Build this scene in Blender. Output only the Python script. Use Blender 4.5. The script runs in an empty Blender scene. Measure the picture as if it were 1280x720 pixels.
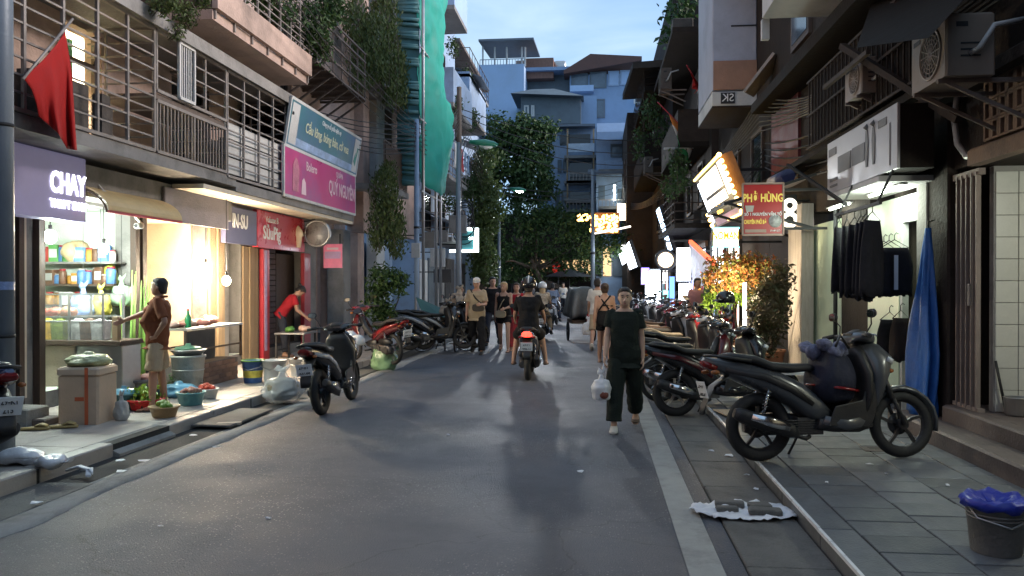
import bpy, bmesh, math, random
from mathutils import Vector, Matrix, Euler, noise as mnoise
random.seed(7)
R = math.radians
PI = math.pi
sc = bpy.context.scene
COL = sc.collection
# ------------------------------------------------------------------ camera
CAM_H = 1.6
YAW = R(6.0)
PITCH = R(-0.29)
cam_data = bpy.data.cameras.new('camera')
cam_data.sensor_width = 36.0
cam_data.lens = 36.0 * 1000 / 1280
cam_data.clip_start = 0.05
cam_data.clip_end = 2000
cam = bpy.data.objects.new('camera', cam_data)
COL.objects.link(cam)
cam.location = (0, 0, CAM_H)
cam.rotation_euler = (PI/2 + PITCH, 0, YAW)
sc.camera = cam
# ------------------------------------------------------------------ world
SUN_EL, SUN_AZ = R(21.0), R(85)
world = bpy.data.worlds.new('World')
sc.world = world
world.use_nodes = True
wn = world.node_tree.nodes; wl = world.node_tree.links
wn.clear()
w_out = wn.new('ShaderNodeOutputWorld'); w_bg = wn.new('ShaderNodeBackground')
w_sky = wn.new('ShaderNodeTexSky'); w_sky.sky_type = 'NISHITA'; w_sky.sun_disc = False
w_sky.sun_elevation = SUN_EL; w_sky.sun_rotation = SUN_AZ
w_sky.air_density = 1.0; w_sky.dust_density = 0.6; w_sky.ozone_density = 2.0
w_tc = wn.new('ShaderNodeTexCoord')
w_map = wn.new('ShaderNodeMapping'); w_map.inputs['Scale'].default_value = (1.6, 1.6, 6.0)
w_noise = wn.new('ShaderNodeTexNoise'); w_noise.inputs['Scale'].default_value = 2.6; w_noise.inputs['Detail'].default_value = 7
w_noise.inputs['Distortion'].default_value = 0.5
w_ramp = wn.new('ShaderNodeValToRGB')
w_ramp.color_ramp.elements[0].position = 0.34; w_ramp.color_ramp.elements[0].color = (0.42, 0.42, 0.42, 1)
w_ramp.color_ramp.elements[1].position = 0.66; w_ramp.color_ramp.elements[1].color = (0.95, 0.95, 0.95, 1)
w_mul = wn.new('ShaderNodeMixRGB'); w_mul.blend_type = 'MULTIPLY'; w_mul.inputs[0].default_value = 1.0
w_mul.inputs[2].default_value = (0.8, 1.4, 2.4, 1)
w_mix = wn.new('ShaderNodeMixRGB'); w_mix.inputs[2].default_value = (4.9, 6.7, 8.1, 1)
wl.new(w_tc.outputs['Generated'], w_map.inputs[0]); wl.new(w_map.outputs[0], w_noise.inputs['Vector'])
wl.new(w_noise.outputs['Fac'], w_ramp.inputs[0])
wl.new(w_sky.outputs[0], w_mul.inputs[1]); wl.new(w_mul.outputs[0], w_mix.inputs[1])
wl.new(w_ramp.outputs[0], w_mix.inputs[0])
wl.new(w_mix.outputs[0], w_bg.inputs[0]); wl.new(w_bg.outputs[0], w_out.inputs[0])
w_bg.inputs[1].default_value = 0.105
# ------------------------------------------------------------------ sun (dusk: a weak soft warm glow from the right)
sun_d = bpy.data.lights.new('sun', 'SUN'); sun_d.energy = 4.2; sun_d.angle = R(24); sun_d.color = (1, 0.87, 0.78)
sun = bpy.data.objects.new('sun', sun_d); COL.objects.link(sun)
sun.rotation_euler = (-Vector((math.sin(SUN_AZ)*math.cos(SUN_EL), math.cos(SUN_AZ)*math.cos(SUN_EL), math.sin(SUN_EL)))).to_track_quat('-Z', 'Y').to_euler()
sc.view_settings.view_transform = 'Standard'
sc.view_settings.look = 'None'
sc.view_settings.exposure = 0.33
sc.view_settings.gamma = 1.0
sc.cycles.use_denoising = True
sc.cycles.max_bounces = 5
sc.cycles.diffuse_bounces = 3
sc.cycles.glossy_bounces = 3
sc.cycles.transparent_max_bounces = 8
sc.cycles.sample_clamp_indirect = 4.0
sc.cycles.caustics_reflective = False
sc.cycles.caustics_refractive = False
# ------------------------------------------------------------------ pixel -> place
CA, SA = math.cos(YAW), math.sin(YAW)
def ray(px, py):
    xc = (px - 640) / 1000.0
    zc = (360 - py) / 1000.0
    zc = zc + math.tan(PITCH)
    return Vector((xc*CA - SA, CA + xc*SA, zc))
def P(px, py, X=None, Y=None, Z=None, D=None):
    r = ray(px, py)
    if X is not None: t = X / r.x
    elif Y is not None: t = Y / r.y
    elif Z is not None: t = (Z - CAM_H) / r.z
    else: t = D
    return Vector((0, 0, CAM_H)) + r * t
def yl(px, X): return P(px, 355, X=X).y
def G(px, py, z=0.0):
    p = P(px, py, Z=z); return (p.x, p.y, z)
# ------------------------------------------------------------------ mesh builder
class MB:
    def __init__(s): s.v = []; s.f = []; s.sm = []; s.mi = []
    def add(s, vs, fs, smooth=False, mi=0):
        b = len(s.v); s.v += [tuple(v) for v in vs]
        for f in fs:
            s.f.append([i + b for i in f]); s.sm.append(smooth); s.mi.append(mi)
        return s
    def box(s, x0, x1, y0, y1, z0, z1, mi=0):
        vs = [(x0,y0,z0),(x1,y0,z0),(x1,y1,z0),(x0,y1,z0),(x0,y0,z1),(x1,y0,z1),(x1,y1,z1),(x0,y1,z1)]
        return s.add(vs, [(3,2,1,0),(4,5,6,7),(0,1,5,4),(1,2,6,5),(2,3,7,6),(3,0,4,7)], False, mi)
    def cbox(s, x0, x1, y0, y1, z0, z1, c=0.01, mi=0):      # box with chamfered upper and vertical edges
        def rr(z, k): return [(x0+k+c,y0+k,z),(x1-k-c,y0+k,z),(x1-k,y0+k+c,z),(x1-k,y1-k-c,z),(x1-k-c,y1-k,z),(x0+k+c,y1-k,z),(x0+k,y1-k-c,z),(x0+k,y0+k+c,z)]
        return s.rings([rr(z0, 0), rr(z1-c, 0), rr(z1, c)], smooth=False, mi=mi)
    def obox(s, c, size, rot=(0,0,0), mi=0):
        m = Euler(rot).to_matrix(); c = Vector(c); hx, hy, hz = [q/2 for q in size]
        vs = [c + m @ Vector((sx*hx, sy*hy, sz*hz)) for sz in (-1,1) for sx, sy in ((-1,-1),(1,-1),(1,1),(-1,1))]
        return s.add(vs, [(3,2,1,0),(4,5,6,7),(0,1,5,4),(1,2,6,5),(2,3,7,6),(3,0,4,7)], False, mi)
    def rings(s, rs, caps=True, smooth=True, mi=0, close=False):
        n = len(rs[0]); vs = [p for r in rs for p in r]; fs = []
        m = len(rs)
        for i in range(m if close else m-1):
            a = i*n; b = ((i+1) % m)*n
            for k in range(n):
                fs.append((a+k, a+(k+1)%n, b+(k+1)%n, b+k))
        s.add(vs, fs, smooth, mi)
        if caps and not close:
            b = len(s.v) - len(vs)
            s.f.append([b+k for k in range(n-1,-1,-1)]); s.sm.append(False); s.mi.append(mi)
            s.f.append([b+(m-1)*n+k for k in range(n)]); s.sm.append(False); s.mi.append(mi)
        return s
    def tube(s, pts, r, n=6, caps=True, mi=0):
        pts = [Vector(p) for p in pts]; rs = []
        up = None
        for i, p in enumerate(pts):
            a = pts[max(i-1,0)]; b = pts[min(i+1,len(pts)-1)]; d = (b-a)
            if d.length < 1e-9: d = Vector((0,0,1))
            d.normalize()
            if up is None: up = Vector((0,0,1)) if abs(d.z) < 0.9 else Vector((1,0,0))
            u = d.cross(up)
            if u.length < 1e-4: u = d.cross(Vector((0.3,1,0.2)))
            u.normalize(); w = u.cross(d).normalized(); up = w
            rad = r[i] if isinstance(r, (list, tuple)) else r
            rs.append([p + u*math.cos(2*PI*k/n)*rad + w*math.sin(2*PI*k/n)*rad for k in range(n)])
        return s.rings(rs, caps, n > 4, mi)
    def cyl(s, a, b, r0, r1=None, n=12, mi=0): return s.tube([a, b], [r0, r0 if r1 is None else r1], n, True, mi)
    def bar(s, a, b, w, h=None, mi=0):
        a = Vector(a); b = Vector(b); d = (b-a).normalized(); h = h or w
        up = Vector((0,0,1)) if abs(d.z) < 0.9 else Vector((0,1,0))
        u = d.cross(up).normalized(); v = u.cross(d).normalized()
        rs = [[p + u*w/2*i + v*h/2*j for i, j in ((-1,-1),(1,-1),(1,1),(-1,1))] for p in (a, b)]
        return s.rings(rs, True, False, mi)
    def lathe(s, prof, c=(0,0,0), n=16, ax='z', caps=True, mi=0):
        rs = []
        for r, h in prof:
            ring = []
            for k in range(n):
                a = 2*PI*k/n; p, q = r*math.cos(a), r*math.sin(a)
                v = (p,q,h) if ax == 'z' else ((h,p,q) if ax == 'x' else (q,h,p))
                ring.append((c[0]+v[0], c[1]+v[1], c[2]+v[2]))
            rs.append(ring)
        return s.rings(rs, caps, True, mi)
    def ell(s, c, rx, ry, rz, n=12, m=8, rot=None, mi=0):
        rs = []; M = Euler(rot).to_matrix() if rot else None; c = Vector(c)
        for j in range(m+1):
            t = -PI/2 + PI*j/m; t = max(min(t, PI/2-0.02), -PI/2+0.02); ring = []
            for k in range(n):
                a = 2*PI*k/n
                v = Vector((rx*math.cos(t)*math.cos(a), ry*math.cos(t)*math.sin(a), rz*math.sin(t)))
                if M: v = M @ v
                ring.append(c + v)
            rs.append(ring)
        return s.rings(rs, True, True, mi)
    def torus(s, c, Rr, r, ax='y', n=28, m=8, squash=1.0, mi=0):
        rs = []
        for i in range(n):
            a = 2*PI*i/n; ring = []
            for k in range(m):
                b = 2*PI*k/m; rad = Rr + r*math.cos(b); h = r*squash*math.sin(b)
                p, q = rad*math.cos(a), rad*math.sin(a)
                v = (p,h,q) if ax == 'y' else ((h,p,q) if ax == 'x' else (p,q,h))
                ring.append((c[0]+v[0], c[1]+v[1], c[2]+v[2]))
            rs.append(ring)
        return s.rings(rs, False, True, mi, close=True)
    def prism(s, poly, ax, d0, d1, mi=0, smooth=False):
        def m(p, d):
            return (p[0], d, p[1]) if ax == 'y' else ((d, p[0], p[1]) if ax == 'x' else (p[0], p[1], d))
        return s.rings([[m(p, d0) for p in poly], [m(p, d1) for p in poly]], True, smooth, mi)
    def loft(s, st, n=14, e=2.5, mi=0, caps=True):           # st: (centre, u-vector, w-vector) with their radii in the length
        rs = []
        for c, u, w in st:
            c = Vector(c); u = Vector(u); w = Vector(w); ring = []
            for k in range(n):
                a = 2*PI*k/n; ca, sa = math.cos(a), math.sin(a)
                ring.append(c + u*math.copysign(abs(ca)**(2/e), ca) + w*math.copysign(abs(sa)**(2/e), sa))
            rs.append(ring)
        return s.rings(rs, caps, True, mi)
    def poly(s, pts, mi=0): return s.add(pts, [list(range(len(pts)))], False, mi)
    def xform(s, M):
        s.v = [tuple(M @ Vector(v)) for v in s.v]; return s
    def mesh(s, name, mats):
        me = bpy.data.meshes.new(name)
        me.from_pydata(s.v, [], s.f)
        me.polygons.foreach_set('use_smooth', s.sm)
        if any(s.mi): me.polygons.foreach_set('material_index', s.mi)
        for m in (mats if isinstance(mats, (list, tuple)) else [mats]):
            if m: me.materials.append(m)
        bm = bmesh.new(); bm.from_mesh(me); bmesh.ops.recalc_face_normals(bm, faces=bm.faces); bm.to_mesh(me); bm.free()
        me.update(); return me
def inv_of(parent):
    m = Matrix.Identity(4); o = parent; chain = []
    while o is not None: chain.append(o); o = o.parent
    for o in reversed(chain): m = m @ Matrix.LocRotScale(o.location, o.rotation_euler, o.scale)
    return m.inverted()
def link(name, data, parent=None):
    o = bpy.data.objects.new(name, data); COL.objects.link(o)
    if parent is not None: o.parent = parent
    return o
def put(name, mb, m, parent=None, world=False, label=None, bevel=0, kind=None):
    if world and parent is not None: mb.xform(inv_of(parent))
    o = link(name, mb.mesh(name, m), parent)
    if label: o['label'] = label
    if kind: o['kind'] = kind
    if bevel:
        b = o.modifiers.new('bevel', 'BEVEL'); b.width = bevel; b.segments = 2; b.limit_method = 'ANGLE'; b.angle_limit = R(40)
    return o
def thing(name, label, cat, loc=(0,0,0), rz=0.0, group=None):
    o = link(name, None); o.empty_display_size = 0.1
    o.location = loc; o.rotation_euler = (0, 0, rz)
    o['label'] = label; o['category'] = cat
    if group: o['group'] = group
    return o
def solo(name, mb, m, label, cat, group=None, bevel=0):
    o = put(name, mb, m, bevel=bevel); o['label'] = label; o['category'] = cat
    if group: o['group'] = group
    return o
def struct(name, mb, m):
    o = put(name, mb, m); o['kind'] = 'structure'; return o
def kids(o): return list(o.children)
def copy_tree(o, parent=None):
    c = o.copy(); COL.objects.link(c)
    c.parent = parent
    for ch in kids(o): copy_tree(ch, c)
    return c
def dup(src, label, loc, rz, group=None, cat=None):
    c = copy_tree(src); c.location = loc; c.rotation_euler = (0, 0, rz); c['label'] = label
    if group: c['group'] = group
    if cat: c['category'] = cat
    return c
def noisy(me, amp, scale, seed=0):
    n = len(me.vertices); off = Vector((seed*3.1, seed*1.7, seed*0.9))
    vs = [v.co.copy() for v in me.vertices]; ns = [q.vector.copy() for q in me.vertex_normals]
    out = []
    for c, nn in zip(vs, ns):
        q = c + nn*(amp*mnoise.noise(c*scale+off)); out += [q.x, q.y, q.z]
    me.vertices.foreach_set('co', out); me.update()
def text(body, size, m, loc, rot, parent=None, name='lettering', extrude=0.004, sx=1.0, align='CENTER', shear=0.0, bold=0.0):
    c = bpy.data.curves.new(name, 'FONT'); c.body = body; c.size = size; c.align_x = align; c.align_y = 'CENTER'
    c.extrude = extrude; c.shear = shear; c.offset = bold; c.resolution_u = 3
    c.materials.append(m)
    o = bpy.data.objects.new(name, c); COL.objects.link(o)
    M = Matrix.LocRotScale(Vector(loc), Euler(rot), Vector((sx, 1, 1)))
    if parent is not None:
        o.parent = parent; M = inv_of(parent) @ M
    o.matrix_basis = M
    return o
# ------------------------------------------------------------------ materials
MATS = {}
def mat(name, col, rough=0.6, metal=0.0, var=0.18, scale=3.0, bump=0.08, bscale=40.0, emit=0.0, ecol=None, alpha=1.0,
        dirt=0.0, dcol=(0.03,0.026,0.022), dscale=1.3, trans=0.0, rvar=0.1, objvar=0.0, spec=0.5, stretch=None, sss=0.0, coat=0.0):
    if name in MATS: return MATS[name]
    m = bpy.data.materials.new(name); MATS[name] = m; m.use_nodes = True
    n = m.node_tree.nodes; l = m.node_tree.links; b = n['Principled BSDF']
    b.inputs['Roughness'].default_value = rough; b.inputs['Metallic'].default_value = metal
    b.inputs['Specular IOR Level'].default_value = spec
    if coat: b.inputs['Coat Weight'].default_value = coat; b.inputs['Coat Roughness'].default_value = 0.08
    if sss:
        b.inputs['Subsurface Weight'].default_value = sss; b.inputs['Subsurface Radius'].default_value = (0.02, 0.008, 0.004)
    tc = n.new('ShaderNodeTexCoord'); src = tc.outputs['Object']
    if stretch:
        mp = n.new('ShaderNodeMapping'); mp.inputs['Scale'].default_value = stretch; l.new(src, mp.inputs[0]); src = mp.outputs[0]
    nz = n.new('ShaderNodeTexNoise'); nz.inputs['Scale'].default_value = scale; nz.inputs['Detail'].default_value = 8; nz.inputs['Roughness'].default_value = 0.65
    l.new(src, nz.inputs['Vector'])
    hv = n.new('ShaderNodeHueSaturation'); hv.inputs['Color'].default_value = (*col, 1)
    mr = n.new('ShaderNodeMapRange'); mr.inputs[1].default_value = 0.25; mr.inputs[2].default_value = 0.75
    mr.inputs[3].default_value = 1 - var; mr.inputs[4].default_value = 1 + var
    l.new(nz.outputs['Fac'], mr.inputs[0])
    val = mr.outputs[0]
    if objvar:
        oi = n.new('ShaderNodeObjectInfo'); m2 = n.new('ShaderNodeMapRange'); m2.inputs[3].default_value = 1-objvar; m2.inputs[4].default_value = 1+objvar
        l.new(oi.outputs['Random'], m2.inputs[0]); mm = n.new('ShaderNodeMath'); mm.operation = 'MULTIPLY'
        l.new(val, mm.inputs[0]); l.new(m2.outputs[0], mm.inputs[1]); val = mm.outputs[0]
    l.new(val, hv.inputs['Value']); colout = hv.outputs[0]
    if dirt > 0:
        n2 = n.new('ShaderNodeTexNoise'); n2.inputs['Scale'].default_value = dscale; n2.inputs['Detail'].default_value = 10; n2.inputs['Roughness'].default_value = 0.7
        l.new(src, n2.inputs['Vector'])
        rp = n.new('ShaderNodeMapRange'); rp.inputs[1].default_value = 0.48; rp.inputs[2].default_value = 0.72; rp.inputs[4].default_value = dirt
        l.new(n2.outputs['Fac'], rp.inputs[0])
        mx = n.new('ShaderNodeMixRGB'); mx.inputs[2].default_value = (*dcol, 1)
        l.new(rp.outputs[0], mx.inputs[0]); l.new(colout, mx.inputs[1]); colout = mx.outputs[0]
    l.new(colout, b.inputs['Base Color'])
    if rvar:
        rr = n.new('ShaderNodeMapRange'); rr.inputs[1].default_value = 0.3; rr.inputs[2].default_value = 0.7
        rr.inputs[3].default_value = max(0.02, rough-rvar); rr.inputs[4].default_value = min(1, rough+rvar)
        l.new(nz.outputs['Fac'], rr.inputs[0]); l.new(rr.outputs[0], b.inputs['Roughness'])
    if bump:
        n3 = n.new('ShaderNodeTexNoise'); n3.inputs['Scale'].default_value = bscale; n3.inputs['Detail'].default_value = 6
        l.new(src, n3.inputs['Vector'])
        bp = n.new('ShaderNodeBump'); bp.inputs['Strength'].default_value = min(1, bump*4); bp.inputs['Distance'].default_value = 0.02
        l.new(n3.outputs['Fac'], bp.inputs['Height']); l.new(bp.outputs[0], b.inputs['Normal'])
    if emit:
        b.inputs['Emission Color'].default_value = (*(ecol or col), 1); b.inputs['Emission Strength'].default_value = emit
    if trans: b.inputs['Transmission Weight'].default_value = trans
    if alpha < 1: b.inputs['Alpha'].default_value = alpha
    return m
def leaf_mat(name, col, col2, trans=0.25):
    m = bpy.data.materials.new(name); m.use_nodes = True; MATS[name] = m
    n = m.node_tree.nodes; l = m.node_tree.links; b = n['Principled BSDF']
    g = n.new('ShaderNodeNewGeometry'); r = n.new('ShaderNodeMixRGB')
    r.inputs[1].default_value = (*col, 1); r.inputs[2].default_value = (*col2, 1)
    l.new(g.outputs['Random Per Island'], r.inputs[0]); l.new(r.outputs[0], b.inputs['Base Color'])
    b.inputs['Roughness'].default_value = 0.5; b.inputs['Specular IOR Level'].default_value = 0.3
    t = n.new('ShaderNodeBsdfTranslucent'); mx = n.new('ShaderNodeMixShader'); mx.inputs[0].default_value = trans
    l.new(r.outputs[0], t.inputs[0]); l.new(b.outputs[0], mx.inputs[1]); l.new(t.outputs[0], mx.inputs[2])
    l.new(mx.outputs[0], n['Material Output'].inputs[0])
    return m
def point(name, loc, energy, col, radius=0.06, parent=None):
    d = bpy.data.lights.new(name, 'POINT'); d.energy = energy; d.color = col; d.shadow_soft_size = radius
    o = bpy.data.objects.new(name, d); COL.objects.link(o)
    o.location = loc
    if parent is not None:
        o.parent = parent; o.location = inv_of(parent) @ Vector(loc)
    return o
# ================================================================== MATERIAL PALETTE
asphalt = mat('asphalt', (0.088,0.098,0.124), rough=0.52, var=0.4, scale=0.55, bump=0.26, bscale=110, rvar=0.2, dirt=0.45, dcol=(0.05,0.052,0.058), dscale=1.1)
def asphalt_extra():
    n = asphalt.node_tree.nodes; l = asphalt.node_tree.links; b = n['Principled BSDF']
    src = b.inputs['Base Color'].links[0].from_socket
    tc = n.new('ShaderNodeTexCoord')
    vo = n.new('ShaderNodeTexVoronoi'); vo.inputs['Scale'].default_value = 42; vo.inputs['Randomness'].default_value = 1.0
    l.new(tc.outputs['Object'], vo.inputs['Vector'])
    lt = n.new('ShaderNodeMapRange'); lt.inputs[1].default_value = 0.30; lt.inputs[2].default_value = 0.15; lt.inputs[3].default_value = 0; lt.inputs[4].default_value = 1
    l.new(vo.outputs['Distance'], lt.inputs[0])
    sp = n.new('ShaderNodeSeparateColor'); l.new(vo.outputs['Color'], sp.inputs[0])
    th = n.new('ShaderNodeMath'); th.operation = 'GREATER_THAN'; th.inputs[1].default_value = 0.55; l.new(sp.outputs[0], th.inputs[0])
    big = n.new('ShaderNodeTexNoise'); big.inputs['Scale'].default_value = 0.45; big.inputs['Detail'].default_value = 4; l.new(tc.outputs['Object'], big.inputs['Vector'])
    bm_ = n.new('ShaderNodeMapRange'); bm_.inputs[1].default_value = 0.42; bm_.inputs[2].default_value = 0.6; bm_.inputs[4].default_value = 0.8; l.new(big.outputs['Fac'], bm_.inputs[0])
    m1 = n.new('ShaderNodeMath'); m1.operation = 'MULTIPLY'; l.new(lt.outputs[0], m1.inputs[0]); l.new(th.outputs[0], m1.inputs[1])
    m2 = n.new('ShaderNodeMath'); m2.operation = 'MULTIPLY'; l.new(m1.outputs[0], m2.inputs[0]); l.new(bm_.outputs[0], m2.inputs[1])
    mx = n.new('ShaderNodeMixRGB'); mx.inputs[2].default_value = (0.42,0.42,0.42,1)
    l.new(m2.outputs[0], mx.inputs[0]); l.new(src, mx.inputs[1]); l.new(mx.outputs[0], b.inputs['Base Color'])
    # hairline cracks
    wv = n.new('ShaderNodeTexVoronoi'); wv.feature = 'DISTANCE_TO_EDGE'; wv.inputs['Scale'].default_value = 0.55
    dn = n.new('ShaderNodeTexNoise'); dn.inputs['Scale'].default_value = 2.2; dn.inputs['Detail'].default_value = 6; l.new(tc.outputs['Object'], dn.inputs['Vector'])
    ad = n.new('ShaderNodeMixRGB'); ad.blend_type = 'ADD'; ad.inputs[0].default_value = 0.7; l.new(tc.outputs['Object'], ad.inputs[1]); l.new(dn.outputs['Color'], ad.inputs[2])
    l.new(ad.outputs[0], wv.inputs['Vector'])
    ck = n.new('ShaderNodeMapRange'); ck.inputs[1].default_value = 0.006; ck.inputs[2].default_value = 0.0; ck.inputs[3].default_value = 0; ck.inputs[4].default_value = 0.55
    l.new(wv.outputs['Distance'], ck.inputs[0])
    mx2 = n.new('ShaderNodeMixRGB'); mx2.inputs[2].default_value = (0.03,0.03,0.032,1)
    l.new(ck.outputs[0], mx2.inputs[0]); l.new(mx.outputs[0], mx2.inputs[1]); l.new(mx2.outputs[0], b.inputs['Base Color'])
asphalt_extra()
concrete = mat('worn_concrete', (0.30,0.29,0.27), rough=0.8, var=0.25, scale=2.2, bump=0.12, bscale=70, dirt=0.7, dcol=(0.07,0.066,0.06), dscale=1.6)
strip_paint = mat('worn_edge_paint', (0.33,0.33,0.31), rough=0.75, var=0.18, scale=6, bump=0.1, bscale=90, dirt=0.75, dcol=(0.14,0.14,0.135), dscale=2.4)
gutter_m = mat('gutter_concrete', (0.13,0.125,0.115), rough=0.75, var=0.3, scale=3, bump=0.15, bscale=60, dirt=0.7, dcol=(0.035,0.034,0.03), dscale=2.2)
tile_m = mat('stone_paving', (0.112,0.12,0.13), rough=0.5, var=0.2, scale=5, bump=0.06, bscale=60, dirt=0.5, dcol=(0.05,0.05,0.05), dscale=2.0, objvar=0.28, rvar=0.15)
slab_m = mat('shop_pavement', (0.43,0.385,0.34), rough=0.45, var=0.2, scale=3, bump=0.05, bscale=60, dirt=0.55, dcol=(0.1,0.085,0.07), dscale=1.5, objvar=0.08, rvar=0.18)
joint_m = mat('dark_joint', (0.03,0.03,0.03), rough=0.9)
metal_m = mat('bare_steel', (0.72,0.73,0.75), rough=0.32, metal=0.55, var=0.2, scale=8, bump=0.03)
litter_w = mat('white_litter', (0.72,0.73,0.76), rough=0.5, var=0.1, bump=0.05)
# ================================================================== GROUND
XR0, XR1, XK, XF = 0.51, 0.71, 1.35, 3.5          # right: edge strip, kerb, facade
XL0, XLK, XLF = -3.8, -4.46, -6.5                 # left: gutter, kerb, facade
KH = 0.12
struct('ground', MB().add([(-300,-60,-0.03),(300,-60,-0.03),(300,400,-0.03),(-300,400,-0.03)], [(0,1,2,3)]), joint_m)
def road_mesh():
    mb = MB(); nx, ny = 12, 90; X0, X1, Y0, Y1 = -4.05, 0.55, -12, 66
    def xl(y): return X0 - max(0, y-30)*0.10
    def z(x, y): return 0.018*math.sin(PI*(x-X0)/(X1-X0)) + 0.012*mnoise.noise(Vector((x*0.7, y*0.5, 3)))
    vs = []
    for j in range(ny+1):
        y = Y0 + (Y1-Y0)*j/ny
        for i in range(nx+1):
            x = xl(y) + (X1-xl(y))*i/nx; vs.append((x, y, z(x, y) if 0 < i < nx else 0))
    fs = [(j*(nx+1)+i, j*(nx+1)+i+1, (j+1)*(nx+1)+i+1, (j+1)*(nx+1)+i) for j in range(ny) for i in range(nx)]
    return mb.add(vs, fs, True)
struct('road', road_mesh(), asphalt)
# worn pale strip at the right edge: cast in short lengths
sm = MB().box(XR0, XR1, -10, 60, -0.02, 0.008)
es = struct('edge_strip', sm, strip_paint)
# right gutter: big drain slabs
gb = struct('right_gutter', MB().box(XR1, XK, -10, 60, -0.02, -0.004), joint_m)
proto = MB().cbox(XR1+0.13, XK-0.015, 0.006, 0.894, -0.01, 0.012, 0.006).mesh('drain_slab', gutter_m)
for k in range(-2, 26):
    o = link('drain_slab', proto, gb); o.location = (0.004*(k%3), 1.0 + 0.9*k, 0.002*(k%2))
put('asphalt_edge', MB().box(XR1+0.004, XR1+0.12, -10, 60, -0.02, 0.003), asphalt, gb)
# right pavement: bed, kerbstones with a steel edge, stone slabs
pv = struct('right_pavement', MB().box(XK+0.02, XF+0.4, -10, 60, -0.02, KH-0.012), joint_m)
kp = MB().cbox(XK, XK+0.20, 0.003, 0.997, -0.02, KH, 0.008).mesh('kerbstone', tile_m)
for k in range(-2, 30):
    o = link('kerbstone', kp, pv); o.location = (0, k*1.0, 0)
ed = MB()
for y0, y1 in ((-4,5.0),(5.02,7.6),(7.7,9.2),(9.25,12.0)):
    ed.bar((XK-0.004, y0, KH-0.008), (XK-0.004+0.01*random.uniform(-1,1), y1, KH-0.006), 0.02, 0.022)
put('steel_edging', ed, mat('steel_shine_white',(.78,.79,.8),rough=.3,var=.15,scale=6,bump=.03,dirt=.35,dcol=(.3,.3,.3)), pv)  # white colour stands in for the bright reflection on the steel
tp = [MB().cbox(0.004, 0.425, 0.004, 0.296, KH-0.03, KH-0.001, 0.004).mesh('paving_slab', tile_m)]
cols = [XK+0.205 + 0.43*i for i in range(5)]
nsl = 0
for j in range(0, 42):
    for i, cx in enumerate(cols):
        y = 2.5 + 0.30*j + (0.15 if i % 2 else 0)
        if cx + 0.425 > XF+0.3: continue
        o = link('paving_slab', tp[0], pv)
        o.location = (cx, y, random.uniform(-0.003, 0.003)); o.rotation_euler = (random.uniform(-.004,.004), random.uniform(-.004,.004), 0)
        nsl += 1
put('far_paving', MB().box(XK+0.205, XF+0.35, 15.3, 60, 0, KH-0.001), tile_m, pv)
# left gutter and pavement
lg = struct('left_gutter', MB().box(XLK, XL0, -10, 60, -0.02, -0.006), joint_m)
gp = MB().cbox(XLK+0.02, XL0-0.18, 0.01, 1.19, -0.01, 0.014, 0.01).mesh('drain_slab', gutter_m)
for k in range(-2, 22):
    o = link('drain_slab', gp, lg); o.location = (random.uniform(-.012,.012), 1.2*k, random.uniform(-.006,.006)); o.rotation_euler = (random.uniform(-.01,.01), random.uniform(-.01,.01), random.uniform(-.006,.006))
def ragged_strip():
    mb = MB(); a = []; b = []
    n = 160
    for i in range(n+1):
        y = -8 + 48*i/n
        a.append((XL0-0.16+0.05*mnoise.noise(Vector((y*1.7,0,0))), y, 0.012+0.008*mnoise.noise(Vector((y*2,4,0)))))
        b.append((XL0+0.05+0.10*max(-0.3, mnoise.noise(Vector((y*0.9,5,0)))) + 0.05*mnoise.noise(Vector((y*4,9,0))), y, 0.012))
    b = [(x,y,.03) for x,y,z in b]; c = [(x+.035,y,-.02) for x,y,z in b]
    vs = a + b + c; m = n+1
    return mb.add(vs, [(i+q*m, m+i+q*m, m+i+1+q*m, i+1+q*m) for i in range(n) for q in (0,1)], True)
put('broken_concrete_edge', ragged_strip(), concrete, lg)
lp = struct('left_pavement', MB().box(-9.5, XLK-0.01, -10, 60, -0.02, KH-0.012), joint_m)
kp2 = MB().cbox(XLK-0.16, XLK, 0.004, 0.996, -0.02, KH, 0.012).mesh('kerbstone', slab_m)
for k in range(-2, 26):
    if k == 7: continue
    o = link('kerbstone', kp2, lp); o.location = (random.uniform(-.008,.008), k*1.0, random.uniform(-.004,.002)); o.rotation_euler = (0, 0, random.uniform(-.006,.006))
put('kerb_ramp', MB().prism([(XLK-0.16,-0.02),(XLK+0.06,-0.02),(XLK+0.06,0.02),(XLK-0.16,KH)], 'y', 7.003, 7.997), concrete, lp)
sp_ = MB().cbox(0.003, 0.597, 0.003, 0.597, KH-0.03, KH-0.001, 0.003).mesh('paving_slab', slab_m)
for j in range(0, 36):
    for i in range(4):
        o = link('paving_slab', sp_, lp); o.location = (XLK-0.165-0.6*(i+1), 2.0+0.6*j, random.uniform(-.002,.002))
put('far_paving', MB().box(-9.5, XLK-0.165, 23.7, 60, 0, KH-0.001), slab_m, lp)
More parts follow.
